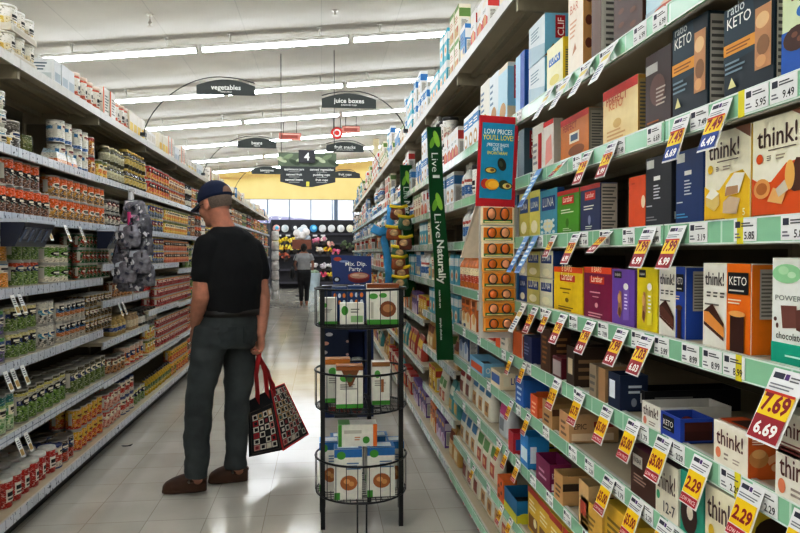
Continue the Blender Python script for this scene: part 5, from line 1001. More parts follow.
# ------------------------------------------------------------------ tall green signs
def live_sign(pts, Y, label, words):
    """pts: (left px, right px, y px) down the strip"""
    t = thing('vertical_sign', label, 'shelf sign'); G = P('#124a22', .3); b = MB(); vs = []
    for xl, xr, y in pts: vs += [on_y(xl, y, Y), on_y(xr, y, Y + .02)]
    n = len(pts); bk = [v + V((0, .012, 0)) for v in vs]
    fs = [(2 * i, 2 * i + 1, 2 * i + 3, 2 * i + 2)[::-1] for i in range(n - 1)]
    b.add(vs + bk, fs + [tuple(2 * n + j for j in reversed(f)) for f in fs] + [(2 * i, 2 * i + 2, 2 * n + 2 * i + 2, 2 * n + 2 * i) for i in range(n - 1)] + [(2 * i + 3, 2 * i + 1, 2 * n + 2 * i + 1, 2 * n + 2 * i + 3) for i in range(n - 1)] + [(0, 2 * n, 2 * n + 1, 1), (2 * n - 2, 2 * n - 1, 4 * n - 1, 4 * n - 2)], G)
    obj('green_board', b, t)
    def loc(u, y):   # u across 0..1, y photo row
        for (a, b_) in zip(pts, pts[1:]):
            if y <= b_[2]: k = (y - a[2]) / (b_[2] - a[2]); break
        else: k = 1
        xl = a[0] + (b_[0] - a[0]) * k; xr = a[1] + (b_[1] - a[1]) * k
        p = on_y(xl + (xr - xl) * u, y, Y + .02 * u); return p + V((0, -.002, 0))
    for kind, y0, y1, s_ in words:
        b = MB()
        if kind == 'leaf':
            for u0, u1, sk in ((.12, .48, -1), (.5, .9, 1)):
                m = ink('#7cb53a' if sk < 0 else '#9ccb4a'); ym = (y0 + y1) / 2
                cu, cy, ru, rv = (.34, ym + (y1 - y0) * .12, .17, (y1 - y0) * .3) if sk < 0 else (.64, ym - (y1 - y0) * .05, .2, (y1 - y0) * .42)
                b.poly([loc(cu + ru * math.cos(a) * (1 + .0 * sk) + sk * .12 * -math.sin(a) * -1, cy + rv * math.sin(a) * 1.0) for a in [-2 * PI * j / 14 for j in range(14)]], m)
        else:
            o = loc(.30 if kind == 'big' else .25, y0); u = loc(.30 if kind == 'big' else .25, y1) - o; L = u.length; u.normalize(); v = (loc(.85, y0) - loc(.1, y0)).normalized()
            ht = (loc(.78, y0) - loc(.30, y0)).length * (1 if kind != 'small' else .25)
            b.text(s_, o, u, v, ink('#e9efe6'), h=ht, w=L, bold=.0 if kind == 'thin' else .03)
        obj('leaf_emblem' if kind == 'leaf' else 'printed_word', b, t)
live_sign([(427, 441, 127), (429.5, 444, 200), (434, 449, 262), (437, 454, 360)], 3.86, 'tall dark green upright sign with leaf, nearer of two', [('leaf', 130, 150, ''), ('thin', 153, 172, 'Live'), ('big', 175, 178, 'I'), ('leaf', 192, 213, ''), ('thin', 214, 238, 'Live'), ('big', 240, 284, 'Naturally'), ('small', 290, 308, 'made with care'), ('small', 318, 340, 'simple choices')])
live_sign([(400, 412, 165), (401, 413.5, 215), (403, 416, 297)], 6.1, 'tall dark green upright sign with leaf, farther one behind hanging snack bags', [('leaf', 170, 187, ''), ('thin', 187, 199, 'Life'), ('big', 201, 214, 'Nat')])
# hanging yellow snack bags and blue ribbon strips beside the farther green sign
b = MB(); Yc = 5.75; p0, p1 = on_y(400, 205, Yc), on_y(404, 296, Yc); b.tube([p0, on_y(403, 240, Yc), p1], .006, mat('#c9c9c4', .3), 6); b.tube([p0, (XR + .02, Yc + .15, p0.z + .02)], .005, WIRE, 5); tag(obj('clip_strip', b), 'thin strip holding yellow topped bags by the farther green sign', 'clip strip')
hb = []
for c_, acc in (('#7a3a24', '#d8c02a'), ('#3a6a4a', '#dcc62e'), ('#a8582c', '#d8c02a')):
    b = MB(); m = mat(c_, .3, 0, .5, 30, .5, .4, 40); b.sweep([(0, 0, 0), (0, 0, .02), (0, 0, .08), (0, 0, .115)], [(.05, .008), (.065, .025), (.06, .022), (.05, .004)], m, (1, 0, 0), 12, False); b.sweep([(-.07, -.012, .118), (.02, -.018, .105), (.075, -.012, .122)], [(.008, .014)] * 3, ink(acc), (0, 1, 0), 8, False)
    b.ball((0, -.02, .06), (.035, .012, .03), mat('#c9a878', .5, 0, .4, 40), 10); hb.append(b.mesh('hanging_snack_bag'))
for i in range(9):
    y = 210 + i * 10; p = on_y(398 + 4 * math.sin(i * 2.3) + (4 if i % 2 else 0), y + 10, Yc - .03 - .02 * (i % 2)); o = link('hanging_snack_bag', hb[i % 3], None, p, .4 * math.sin(i * 1.7)); o.scale = (1.05, 1.1, 1.0)
    tag(o, f'small yellow-topped bag hanging by farther green sign, {ordinal(i + 1)} from the top', 'snack bag', 'bags hanging by the farther green sign')
b = MB(); m = mat('#3f9fd0', .3, 0, .15, 20); pts = [on_y(x, y, 6.3) for x, y in ((391, 205), (390, 225), (384, 240), (387, 255), (389, 275), (388, 292))]; b.sweep(pts, [(.035, .004)] * 6, m, (1, 0, 0), 8, False); b.sweep([on_y(x, y, 6.28) for x, y in ((372, 228), (380, 232), (388, 229))], [(.04, .004)] * 3, m, (0, 0, 1), 8, False)
b.tube([pts[0], (XR + .02, 6.3, pts[0].z + .01)], .006, m, 6); tag(obj('blue_ribbon', b), 'bright blue hanging plastic ribbon left of the farther green sign', 'ribbon')
# bags hanging on the tinned-food side
b = MB(); Yb = 4.74; p0 = on_y(131, 192, Yb); b.tube([p0, on_y(131, 215, Yb), on_y(133, 300, Yb)], .005, mat('#cfd0d2', .3), 6); b.tube([p0, (XL - .01, Yb + .02, 1.85)], .004, WIRE, 5); b.box(p0.x - .018, p0.x + .018, Yb - .002, Yb + .002, p0.z - .07, p0.z + .02, ink('#d4d6d8')); tag(obj('clip_strip', b), 'clear hanging strip with grey bags in front of the tins', 'clip strip')
gm = [mat('#77757e', .18, 0, .75, 28, .7, .6, 30), mat('#5c5a66', .18, 0, .8, 32, .7, .6, 30), mat('#8d8a94', .2, 0, .7, 25, .7, .6, 30)]
gb_ = []
for k in range(3):
    b = MB(); b.sweep([(0, 0, -.01), (0, 0, .015), (.004, 0, .07), (0, 0, .12), (0, 0, .145)], [(.07, .01), (.085, .04), (.08, .035), (.07, .018), (.06, .003)], gm[k], (1, 0, 0), 12, False)
    b.v = [tuple(V(p) + V((0, 1, 0)) * .016 * mnoise.noise(V(p) * 38 + V((k, 0, 0))) + V((1, 0, 0)) * .012 * mnoise.noise(V(p) * 30 + V((0, k, 3)))) for p in b.v]
    for j in range(16):
        rr = random.Random(j * 7 + k); cx, cz = rr.uniform(-.06, .06), rr.uniform(.0, .12); s_ = rr.uniform(.006, .018)
        b.box(-s_, s_, -.004, .004, -s_ * .6, s_ * .6, [mat('#d8d6da', .2), mat('#2a2935', .3), mat('#8d8690', .3), mat('#3c3d52', .3)][(j + k) % 4], M=Matrix.Translation((cx, -.042 + .05 * abs(cz - .05), cz)) @ Matrix.Rotation(rr.uniform(-1, 1), 4, 'Z') @ Matrix.Rotation(rr.uniform(0, 3), 4, 'Y'))  # shards of the contents; the palest put the plastic's white highlights into colour
    b.poly([(-.05, -.022, .1), (.0, -.022, .1), (.0, -.012, .138), (-.05, -.012, .138)], ink(['#d9d6d8', '#c9a0b4', '#c8ccd4'][k])); gb_.append(b.mesh('hanging_toy_bag'))
for i, (px, py) in enumerate(((134, 222), (139, 236), (128, 246), (141, 254), (126, 264), (138, 272), (143, 285), (131, 290), (124, 282))):
    o = link('hanging_toy_bag', gb_[i % 3], None, on_y(px, py, Yb - .04 - .035 * (i % 3)), .35 * math.sin(i * 2.1)); tag(o, f'clear bag of grey pieces hanging in front of tins, {ordinal(i + 1)} from the top', 'hanging bag', 'clear bags hanging before the tins')
b = MB(); b.sweep([on_y(129, 212, Yb - .12), on_y(130, 225, Yb - .125), on_y(129.5, 237, Yb - .12)], [(.012, .003), (.014, .004), (.015, .003)], mat('#c2337a', .35), (1, 0, 0), 8, False); tag(obj('pink_ribbon', b), 'bright pink ribbon on the hanging clear bags', 'ribbon')
# ------------------------------------------------------------------ round wire rack
Yr = 3.5; RC = on_y(361, 520, Yr); RC = V((RC.x, Yr, 0)); RR = .234
BLK = mat('#16181a', .35, .3, .1, 20)
t = thing('wire_display_rack', 'black round three-tier wire rack standing in the aisle', 'display rack', RC)
def ringpts(r, z, n=40, a0=0.0, a1=2 * PI): return [(r * math.cos(a0 + (a1 - a0) * i / n), r * math.sin(a0 + (a1 - a0) * i / n), z) for i in range(n + 1)]
for a in (math.radians(208), math.radians(-28), math.radians(75)):
    b = MB(); x, y = (RR - .012) * math.cos(a), (RR - .012) * math.sin(a); b.box(x - .011, x + .011, y - .011, y + .011, 0, 1.2, BLK); obj('pole', b, t)
TZ = ((1.015, 1.2), (.60, .785), (.165, .345))
for k, (zf, zr) in enumerate(TZ):
    b = MB(); b.tube(ringpts(RR, zr), .0055, BLK, 6); obj('rim', b, t)
    b = MB(); b.tube(ringpts(RR - .004, zf), .005, BLK, 6); b.tube(ringpts(RR * .55, zf), .003, BLK, 5)
    for i in range(15):
        x = -RR + 2 * RR * (i + .5) / 15; yy = math.sqrt(max(RR * RR - x * x, 0)) * .98
        b.tube([(x, -yy, zf), (x, yy, zf)], .0022, BLK, 4)
        b.tube([(-yy, x, zf + .002), (yy, x, zf + .002)], .0022, BLK, 4)
    for i in range(26):
        a = 2 * PI * i / 26; b.tube([(RR * math.cos(a), RR * math.sin(a), zf), (RR * math.cos(a), RR * math.sin(a), zr)], .0022, BLK, 4)
    obj('basket', b, t)
for a in (math.radians(268), math.radians(150), math.radians(20)):
    b = MB(); d = V((math.cos(a), math.sin(a), 0)); s = V((-d.y, d.x, 0)) * .022; r0 = d * (RR - .006)
    pts = [r0 + s + V((0, 0, .16)), r0 + s + V((0, 0, .02)), r0 + s * .5 + d * .006 + V((0, 0, .006)), r0 - s * .5 + d * .006 + V((0, 0, .006)), r0 - s + V((0, 0, .02)), r0 - s + V((0, 0, .16))]
    b.tube(pts, .0045, BLK, 6); obj('wire_foot', b, t)
b = MB(); b.box(-.14, -.03, -.225, -.19, .585, .598, BLK); obj('tag_holder', b, t)
def rk(px0, px1, ytop, zf, Y, d, desc, base, decs, name='cracker_box', cat='box', rz=0.0, h=None, lift=0.0):
    a, c = on_y(px0, 300, Y), on_y(px1, ytop, Y); w = c.x - a.x; z = zf + .006 + lift
    o = link(name, carton(w, d, h or (c.z - z), base, decs, None, name), None, ((a.x + c.x) / 2, Y, z), rz); return tag(o, desc, cat)
WB = '#e6e4dc'
grn = lambda: [('R', 'f', 0, 0, 1, .1, '#4a9a3a'), ('E', 'f', .3, .72, .16, .09, '#5aa848'), ('L', 'f', .15, .45, .8, .6, 3, '#9a968c')]
f1, f2, f3 = TZ[0][0], TZ[1][0], TZ[2][0]
rk(367, 399, 284, f1, 3.40, .08, 'tall white box with pie picture and brown top, right in the top basket', WB, [('R', 'f', 0, .9, 1, 1, '#8a4a24'), ('R', 'f', 0, 0, 1, .12, '#4a9a3a'), ('E', 'f', .65, .38, .26, .2, '#8c5230'), ('E', 'f', .65, .4, .16, .1, '#c08a5a'), ('E', 'f', .2, .7, .14, .07, '#5aa848'), ('E', 'f', .5, .72, .12, .06, '#5aa848'), ('R', 'f', .12, .15, .2, .55, '#c9c4b8'), ('R', 't', 0, 0, 1, 1, '#8a4a24')])
rk(340, 364, 303, f1, 3.42, .07, 'low white box with green print in the top basket', WB, [('E', 'f', .2, .65, .14, .22, '#4a9a3a'), ('R', 'f', .45, .1, .95, .4, '#9ac08a'), ('L', 'f', .45, .55, .9, .8, 2, '#8a8a80')])
rk(319, 337, 298, f1, 3.45, .09, 'white box at the left side of the top basket', '#dddbd2', grn())
rk(332, 347, 287, f1, 3.58, .07, 'blue box with orange pattern behind the low white box, left of its pair', '#27406e', [('E', 'f', .2 + .3 * (i % 3), .55 + .2 * (i // 3), .1, .07, '#d8803a' if i % 2 else '#c9d2da') for i in range(6)])
rk(348, 365, 286, f1, 3.58, .07, 'blue box with orange pattern behind the low white box, right of its pair', '#27406e', [('E', 'f', .2 + .3 * (i % 3), .55 + .2 * (i // 3), .1, .07, '#d8803a' if i % 2 else '#c9d2da') for i in range(6)])
rk(325, 350, 359, f2, 3.52, .08, 'white box with orange top at back left of the middle basket', '#e0ded4', grn() + [('R', 'f', 0, .88, 1, 1, '#c97a2c'), ('R', 't', 0, 0, 1, 1, '#c98a4a')])
rk(336, 363, 366, f2, 3.38, .08, 'white box with brown top and pointed flap in the middle basket', WB, grn() + [('R', 'f', 0, .9, 1, 1, '#9a5a2c'), ('P', 'f', [(.2, .9), (.85, .9), (.6, .55), (.5, .5)], '#7a4a28'), ('E', 'f', .5, .72, .12, .1, '#4a6a3c'), ('R', 't', 0, 0, 1, 1, '#b8793a')])
rk(372, 390, 362, f2, 3.44, .08, 'narrow white box at the right of the middle basket', WB, grn() + [('R', 'f', 0, .9, 1, 1, '#9a6a3c'), ('R', 'f', .5, .3, .65, .6, '#a8683a')])
bb = lambda: [('R', 'f', 0, .84, 1, 1, '#2f6fae'), ('E', 'f', .25, .88, .16, .08, '#4a9a3a'), ('R', 'f', 0, 0, .2, .14, '#4a9a3a'), ('E', 'f', .52, .3, .36, .2, '#e2dfd8'), ('E', 'f', .52, .33, .31, .15, '#b06a3a'), ('E', 'f', .45, .36, .12, .05, '#d8a468'), ('E', 'f', .62, .31, .1, .05, '#d09a5a'), ('L', 'f', .45, .6, .95, .76, 3, '#5a7aa0'), ('R', 't', .0, .0, 1, 1, '#3a78b4'), ('R', 't', .12, .15, .88, .85, '#dfe4e6')]
rk(334, 362, 449, f3, 3.32, .1, 'white cereal pack with blue top and bowl, front left of the bottom basket', WB, bb(), 'cereal_pack', 'cereal pack')
rk(367, 395, 447, f3, 3.34, .1, 'white cereal pack with blue top and bowl, front right of the bottom basket', WB, bb(), 'cereal_pack', 'cereal pack')
rk(319, 340, 442, f3, 3.45, .1, 'white cereal pack with blue top, at the left edge of the bottom basket', WB, bb(), 'cereal_pack', 'cereal pack')
rk(387, 404, 441, f3, 3.46, .09, 'white cereal pack with blue top, at the right edge of the bottom basket', WB, bb(), 'cereal_pack', 'cereal pack')
rk(330, 357, 437, f3, 3.58, .09, 'white cereal pack with blue top, back left of the bottom basket', WB, bb(), 'cereal_pack', 'cereal pack')
rk(365, 388, 436, f3, 3.58, .09, 'white cereal pack with blue top, back right of the bottom basket', WB, bb(), 'cereal_pack', 'cereal pack')
a = on_y(338, 447, 3.36).z - .002
rk(338, 377, 424, f3, 3.36, .1, 'white carton with green and orange ends lying across the cereal packs', WB, [('R', 'f', 0, 0, .09, 1, '#4a9a3a'), ('R', 'f', .9, 0, 1, 1, '#d8752a'), ('E', 'f', .72, .3, .09, .16, '#4a9a3a'), ('R', 'f', .15, .6, .6, .75, '#c8c4ba'), ('L', 'f', .42, .3, .6, .5, 2, '#c98a5a'), ('R', 't', .0, 0, .3, 1, '#6aa85a')], lift=f3 * 0 + (a - f3 - .006))

# ------------------------------------------------------------------ navy cardboard display behind the rack
Yd = 5.7; NAVY = P('#1b2a55', .4); c = on_y(351, 415, Yd); t = thing('cardboard_display', 'navy cardboard snack display with bowl picture behind the wire rack', 'display stand', (c.x, Yd, 0))
k = Yd / F; w = .33; zt = on_y(351, 255, Yd).z; zh = on_y(351, 284, Yd).z
b = MB()
b.box(-.24, -.2, 0, .3, 0, zh - .02, NAVY); b.box(.12, .16, 0, .3, 0, zh - .02, NAVY); b.box(-.2, .12, .28, .3, 0, zh - .02, NAVY)
for z in (.0, .38, .72, zh - .04): b.box(-.2, .12, 0, .28, z, z + .02, NAVY)
b.box(-.24, -.02, -.004, 0, .33, zh - .04, P('#142038'))
for i in range(8): b.poly([(-.235 + .025 * math.sin(i * 2) + .03 + .03 * math.cos(a), -.006, .40 + .075 * i + .016 * math.sin(a)) for a in [2 * PI * j / 10 for j in range(10)]], ink('#d8a08a' if i % 2 else '#c9c4c4'))
for i in range(5): b.poly([(-.03 + .012 * math.cos(a), -.006, .42 + .11 * i + .012 * math.sin(a)) for a in [2 * PI * j / 8 for j in range(8)]], ink('#c9a8a0'))
obj('body', b, t)
b = MB(); x0, x1 = (331 - 351) * k, (371.5 - 351) * k
b.add([(x0 + .02, -.012, zh), (x1, -.012, zh), (x1, .012, zt - .01), (x0, .012, zt), (x0 + .02, .0, zh), (x1, .0, zh), (x1, .024, zt - .01), (x0, .024, zt)], [(0, 1, 2, 3), (7, 6, 5, 4), (0, 3, 7, 4), (1, 5, 6, 2), (2, 6, 7, 3), (0, 4, 5, 1)], P('#2a3f7e', .35))
def hp(u, v): return (x0 + .01 + (x1 - x0) * u, -.0145 + .024 * v, zh + (zt - zh) * v)
b.text('Mix. Dip.', hp(.33, .63), (1, 0, 0), (0, .1, 1), STXT, h=.036, bold=.02); b.text('Party.', hp(.42, .45), (1, 0, 0), (0, .1, 1), STXT, h=.036, bold=.02)
def he(cu, cv, ru, rv, col, q): b.poly([tuple(V(hp(cu + ru * math.cos(a), cv + rv * math.sin(a))) + V((0, -.0012 * q, 0))) for a in [2 * PI * j / 16 for j in range(16)]], ink(col))
he(.66, .2, .27, .16, '#7a2a30', 1); he(.66, .28, .27, .13, '#a83a34', 2); he(.66, .29, .23, .10, '#c9a088', 3); he(.58, .31, .09, .04, '#e2c8b0', 4); he(.74, .28, .08, .04, '#d8b49a', 4); he(.14, .86, .1, .07, '#b8482e', 1); he(.3, .78, .12, .04, '#8fa0c8', 1); he(.12, .16, .09, .1, '#0f1a34', 1); he(.12, .16, .05, .06, '#c9d2dc', 2)
obj('header_card', b, t)
b = MB(); b.box(.17, .19, .0, .25, 0, .9, NAVY); obj('side_flap', b, t)
for i, (z, col, nm) in enumerate(((.02, '#b8382e', 'lowest'), (.40, '#2d4f9a', 'middle'), (.74, '#d8a040', 'topmost'))):
    for j in range(3):
        dip = MB(); dip.lathe([(.036, 0), (.042, .004), (.046, .07), (.046, .085), (.044, .088)], [labelmat(.088, [(0, col), (.7, '#e2ddd2')], None)] * 4, 14)
        tag(obj('dip_tub', dip, None, (c.x - .145 + .1 * j, Yd + .08, z + .0005)), f'small dip tub on the {nm} shelf of the navy display, {["left", "middle", "right"][j]} one', 'tub', 'tubs in the navy display')
# ------------------------------------------------------------------ the far end of the hall
Yw = 26.5; kf = Yw / F
def bp(px, py, Y=Yw): return on_y(px, py, Y)
x0, x1 = bp(270, 250).x, bp(356, 250).x
BK = mat('#23222a', .6, 0, .15, 6)
t = thing('flower_fixture', 'black stepped shelving with flowers below the far windows', 'store shelf', (0, Yw, 0))
b = MB(); b.box(x0, x1, .5, .56, 0, 2.68, BK); obj('back_panel', b, t)
for z, d in ((.25, .0), (.75, .1), (1.3, .2), (1.75, .28), (2.14, .34)):
    b = MB(); b.box(x0, x1, d, .5, z - .04, z, BK); b.box(x0, x1, d - .015, d, z - .06, z + .02, mat('#3a3842', .5)); obj('shelf', b, t)
for x in (x0, (x0 + x1) / 2, x1 - .04):
    b = MB(); b.box(x, x + .04, .3, .5, 0, 2.6, BK); obj('post', b, t)
# foil balloons along the top
for i, px in enumerate((276.4, 285, 294.7, 303.7, 313.5, 322.5, 331.5, 340.8, 350)):
    p = bp(px, 228.5, Yw + .3); col = ['#d8a8a4', '#c9cfd4', '#4a4c54', '#dfe2e4', '#4a9fd4', '#dcdde0', '#d8dade', '#dcdee2', '#e2ddc8'][i]
    b = MB(); b.ball((0, 0, 0), (.15, .05, .15), mat(col, .2, .2, .2, 6), 16); b.ball((.02, -.03, .02), (.08, .03, .08), mat(['#5ab0d4', '#a8b8c0', '#e2e2e2', '#c9d4da', '#7fc0e2', '#c8cace', '#bfc4ca', '#c8ccd2', '#d8d0b0'][i], .3, .1), 12)
    tag(obj('foil_balloon', b, None, p), f'round foil balloon under the far windows, {ordinal(i + 1)} from the left', 'balloon', 'foil balloons under the windows')
b = MB()
for px in (279, 288, 298, 306, 315, 323):
    p = bp(px, 235.5, Yw + .28); b.box(p.x - .09, p.x + .09, p.y - .01, p.y, p.z - .035, p.z + .035, ink('#c9c9cc'))
for o_ in (0,): pass
for px in (279, 288, 298, 306, 315, 323):
    p = bp(px, 235.5, Yw + .27); c_ = MB(); c_.box(-.09, .09, 0, .012, -.035, .035, ink('#c9c9cc')); tag(obj('price_card', c_, None, p), f'small white card under the balloons, above {px - 270} flowers', 'price card', 'white cards under the balloons')
def bouquet(px, py, Y, cols, desc, r=.16, pot='#3a3430'):
    p = bp(px, py, Y); t = thing('flower_bouquet', desc, 'flowers', (p.x, Y, p.z - r * .9)); b = MB(); b.lathe([(.07, 0), (.1, .16)], mat(pot, .5), 10); obj('pot', b, t)
    b = MB(); rr = random.Random(int(px * 7 + py))
    for i in range(14):
        a = rr.uniform(0, 6.28); q = rr.uniform(0, 1) ** .5 * r; b.ball((q * math.cos(a), q * math.sin(a) * .6, .16 + rr.uniform(0, r)), r * rr.uniform(.28, .42), mat(cols[i % len(cols)], .6, 0, .25, 20), 8)
    obj('flower_heads', b, t)
seq = [(278, 243, '#d8c02a', '#e2d45a'), (285, 242, '#dcc83a', '#b8a02a'), (292, 243, '#d8bc2a', '#e8dc8a'), (281, 250, '#e2d06a', '#d8b42a'), (288, 250, '#d8c84a', '#c9a02a'), (295, 250, '#dcc030', '#e2dc90'), (277, 257, '#c98a5a', '#b8502c'), (286, 258, '#8a3a2c', '#c9785a'),
       (316, 243, '#d87a9a', '#e2a8bc'), (324, 242, '#e2d8d2', '#d89aac'), (331, 246, '#d8a8a0', '#e8d4c8'), (320, 252, '#e2dcd8', '#d8c8b8'), (328, 252, '#d8c02a', '#d89a3a'), (336, 254, '#d85a8a', '#e28aa8'), (344, 246, '#3a4a34', '#5a6a4a'), (350, 248, '#2f4030', '#6a7a54'),
       (314, 268, '#e2e0e0', '#d8d2d8'), (323, 268, '#dfe0e4', '#c9c0c8'), (331, 268, '#d8d8de', '#e8e4e4'), (316, 277, '#c9385a', '#b82a4a'), (323, 277, '#d0406a', '#e2607a'), (331, 277, '#d8c23a', '#e2d25a')]
for i, (px, py, a, c_) in enumerate(seq):
    nm = 'yellow' if a in ('#d8c02a', '#dcc83a', '#d8bc2a', '#e2d06a', '#d8c84a', '#dcc030', '#d8c23a') else {'2': 'dark green', '3': 'dark green', 'e': 'white', 'c': 'red', '8': 'red'}.get(a[1], 'pink')
    bouquet(px, py, Yw + (.2 if py < 262 else .05), [a, c_], f'{nm} flowers on the black fixture, {ordinal(i + 1)} along its rows', .15)
# a pallet box and a trolley bucket near the woman
p = bp(302, 250, 22.0); t = thing('gift_display', 'brown box with white balloon bunch on top beyond the woman', 'gift display', (p.x, 22.0, 0)); b = MB(); b.bbox(-.3, .3, -.2, .2, 1.5, 1.8, mat('#7a4632', .6), .01); obj('brown_box', b, t); b = MB(); b.box(-.05, .05, -.05, .05, .02, 1.5, BK); b.box(-.2, .2, -.2, .2, 0, .03, BK); obj('stand', b, t)
b = MB()
for i in range(7): b.ball((.16 * math.cos(i * 2.4), .1 * math.sin(i * 2.4), 1.85 + .04 * i), .12, mat('#dcd8d8' if i % 3 else '#b8c4d0', .3), 10)
obj('balloon_bunch', b, t)
p = on_z(314, 291, 0); t = thing('flower_bucket', 'pale blue-grey bucket on the floor right of the woman', 'bucket', (p.x, p.y, 0)); b = MB(); m = mat('#a8b6c0', .3, 0, .1, 6)
b.lathe([(.17, 0), (.18, .02), (.24, .62), (.25, .63), (.25, .66), (.23, .66), (.2, .3)], m, 18); obj('bucket', b, t); b = MB(); b.ball((0, 0, .66), (.2, .2, .12), mat('#8a9a84', .6, 0, .4, 15), 10); obj('flower_heads', b, t)
# white pouches clipped to the end of the tinned-food run
b = MB(); b.sweep([(0, 0, -.02), (0, 0, .03), (0, 0, .2), (0, 0, .24)], [(.09, .02), (.11, .06), (.1, .05), (.09, .005)], mat('#d4d2d0', .4, 0, .3, 15), (1, 0, 0), 12, False); pm_ = b.mesh('hanging_pouch')
b = MB(); b.tube([(0, 0, 0.05), (0, 0, 2.05)], .01, WIRE, 5); b.tube([(0, 0, 2.0), (-.24, -.0, 2.0)], .008, WIRE, 5); tag(obj('clip_strip', b, None, (XL + .2, 18.9, 0)), 'thin strip of white pouches at the far end of the tins', 'clip strip')
for i in range(7): tag(link('hanging_pouch', pm_, None, (XL + .2, 18.82, .12 + .27 * i), .3 * math.sin(i * 2)), f'white pouch hanging at the far end of the tins, {ordinal(7 - i)} from the top', 'pouch', 'white pouches at the end of the tins')
# a dropped black scrap on the floor
p = on_z(123, 447, 0); b = MB(); b.add([(0, 0, .001), (.05, .01, .002), (.06, .035, .012), (.03, .03, .002), (-.01, .045, .001), (-.02, .02, .006)], [(0, 1, 2, 3), (0, 3, 4, 5)], mat('#17171a', .5)); tag(obj('paper_scrap', b, None, p), 'small black scrap lying on the floor by the tins', 'litter')
# ------------------------------------------------------------------ people
def fuse(name, mb, voxel, smooth=4, wrinkle=None, keepmat=None):
    """melt overlapping closed shells into one continuous skin"""
    me = mb.mesh(name); o = bpy.data.objects.new(name, me); COL.objects.link(o)
    r = o.modifiers.new('r', 'REMESH'); r.mode = 'VOXEL'; r.voxel_size = voxel; r.use_smooth_shade = True
    s = o.modifiers.new('s', 'SMOOTH'); s.factor = .5; s.iterations = smooth
    dg = bpy.context.evaluated_depsgraph_get(); m2 = bpy.data.meshes.new_from_object(o.evaluated_get(dg)); m2.name = name
    bpy.data.objects.remove(o); bpy.data.meshes.remove(me)
    m2.materials.clear(); m2.materials.append(keepmat or mb.m[0])
    if wrinkle:
        nn = [v.normal.copy() for v in m2.vertices]
        for v, n in zip(m2.vertices, nn): v.co += n * wrinkle(v.co)
    m2.polygons.foreach_set('use_smooth', [True] * len(m2.polygons)); m2.update(); return m2
SKIN = mat('#b97f66', .5, 0, .14, 30, .35, .12, 120); HAIRG = mat('#77675c', .8, 0, .3, 120, .2, .4, 300)
def lerp(a, b, k): return a + (b - a) * k

Ym = 4.05
Fd = V((-.57, .82, 0)).normalized(); Rt = V((.82, .57, 0)).normalized(); UP = V((0, 0, 1))
def M_(px, py, dy=0.0): return on_y(px, py, Ym + dy)
man = thing('person', 'person in navy cap, black t-shirt and dark jeans holding a tote bag', 'person', (M_(222, 485).x, Ym, 0)); O = man.location.copy()
S = lambda *a: M_(*a) - O
pel, wst, bel, che, sho, nkb = S(229, 330, .0), S(231, 309, .0), S(230, 287, -.01), S(229, 264, 0), S(229, 245, .01), S(225, 229, .015)
# head frame
hf = V((-.80, .56, -.26)).normalized(); hl = UP.cross(hf).normalized(); hu = hf.cross(hl).normalized(); HC = S(214.5, 203.5, .04)
HR = Matrix((hf, hl, hu)).transposed()
H = lambda f, l, u: HC + hf * f + hl * l + hu * u
def limbs(b, m, g=0.0, what='all'):
    pass
# ---- body, one continuous skin
b = MB()
b.sweep([pel, wst, bel, che, sho], [(.15, .11), (.145, .115), (.15, .125), (.165, .105), (.13, .065)], SKIN, Rt, 20)
nk0 = S(225, 232, .02)
b.sweep([nk0, lerp(nk0, H(-.02, 0, -.06), .5), H(-.015, 0, -.05)], [(.07, .068), (.06, .062), (.06, .068)], SKIN, Rt, 16)
b.sweep([S(212, 246, -.07), S(226, 238, .0), S(246, 245, .08)], [(.036, .036), (.045, .045), (.036, .036)], SKIN, UP, 14)
b.ball(H(-.012, 0, .015), (.1, .078, .098), SKIN, 20, HR); b.ball(H(.035, 0, -.04), (.06, .06, .08), SKIN, 18, HR); b.ball(H(.03, 0, -.085), (.058, .052, .04), SKIN, 16, HR)
b.ball(H(.074, 0, -.105), (.02, .026, .018), SKIN, 12, HR); b.ball(H(.072, 0, .012), (.022, .05, .016), SKIN, 12, HR)
b.sweep([H(.088, 0, .0), H(.104, 0, -.022), H(.115, 0, -.04), H(.1, 0, -.052)], [(.009, .012), (.012, .014), (.017, .013), (.014, .01)], SKIN, hl, 12)
b.ball(H(.088, 0, -.068), (.012, .024, .006), SKIN, 10, HR); b.ball(H(.086, 0, -.080), (.012, .022, .007), SKIN, 10, HR)
for s in (-1, 1):
    b.ball(H(-.008, s * .080, -.018), (.02, .009, .033), SKIN, 12, HR); b.ball(H(.06, s * .045, -.035), (.025, .02, .03), SKIN, 10, HR)
    b.ball(H(-.008, s * .086, -.036), (.011, .007, .012), SKIN, 10, HR)
LS, LE, LW = S(205, 247, -.10), S(201.5, 297, -.13), S(196, 324, -.03); RS, RE, RW = S(254, 250, .12), S(262.5, 297, .09), S(261, 332, .0)
b.sweep([LS, lerp(LS, LE, .5), LE, lerp(LE, LW, .4), LW], [.046, .056, .052, .050, .034], SKIN, Fd, 14)
b.sweep([RS, lerp(RS, RE, .5), RE, lerp(RE, RW, .4), RW], [.046, .05, .046, .044, .031], SKIN, Fd, 14)
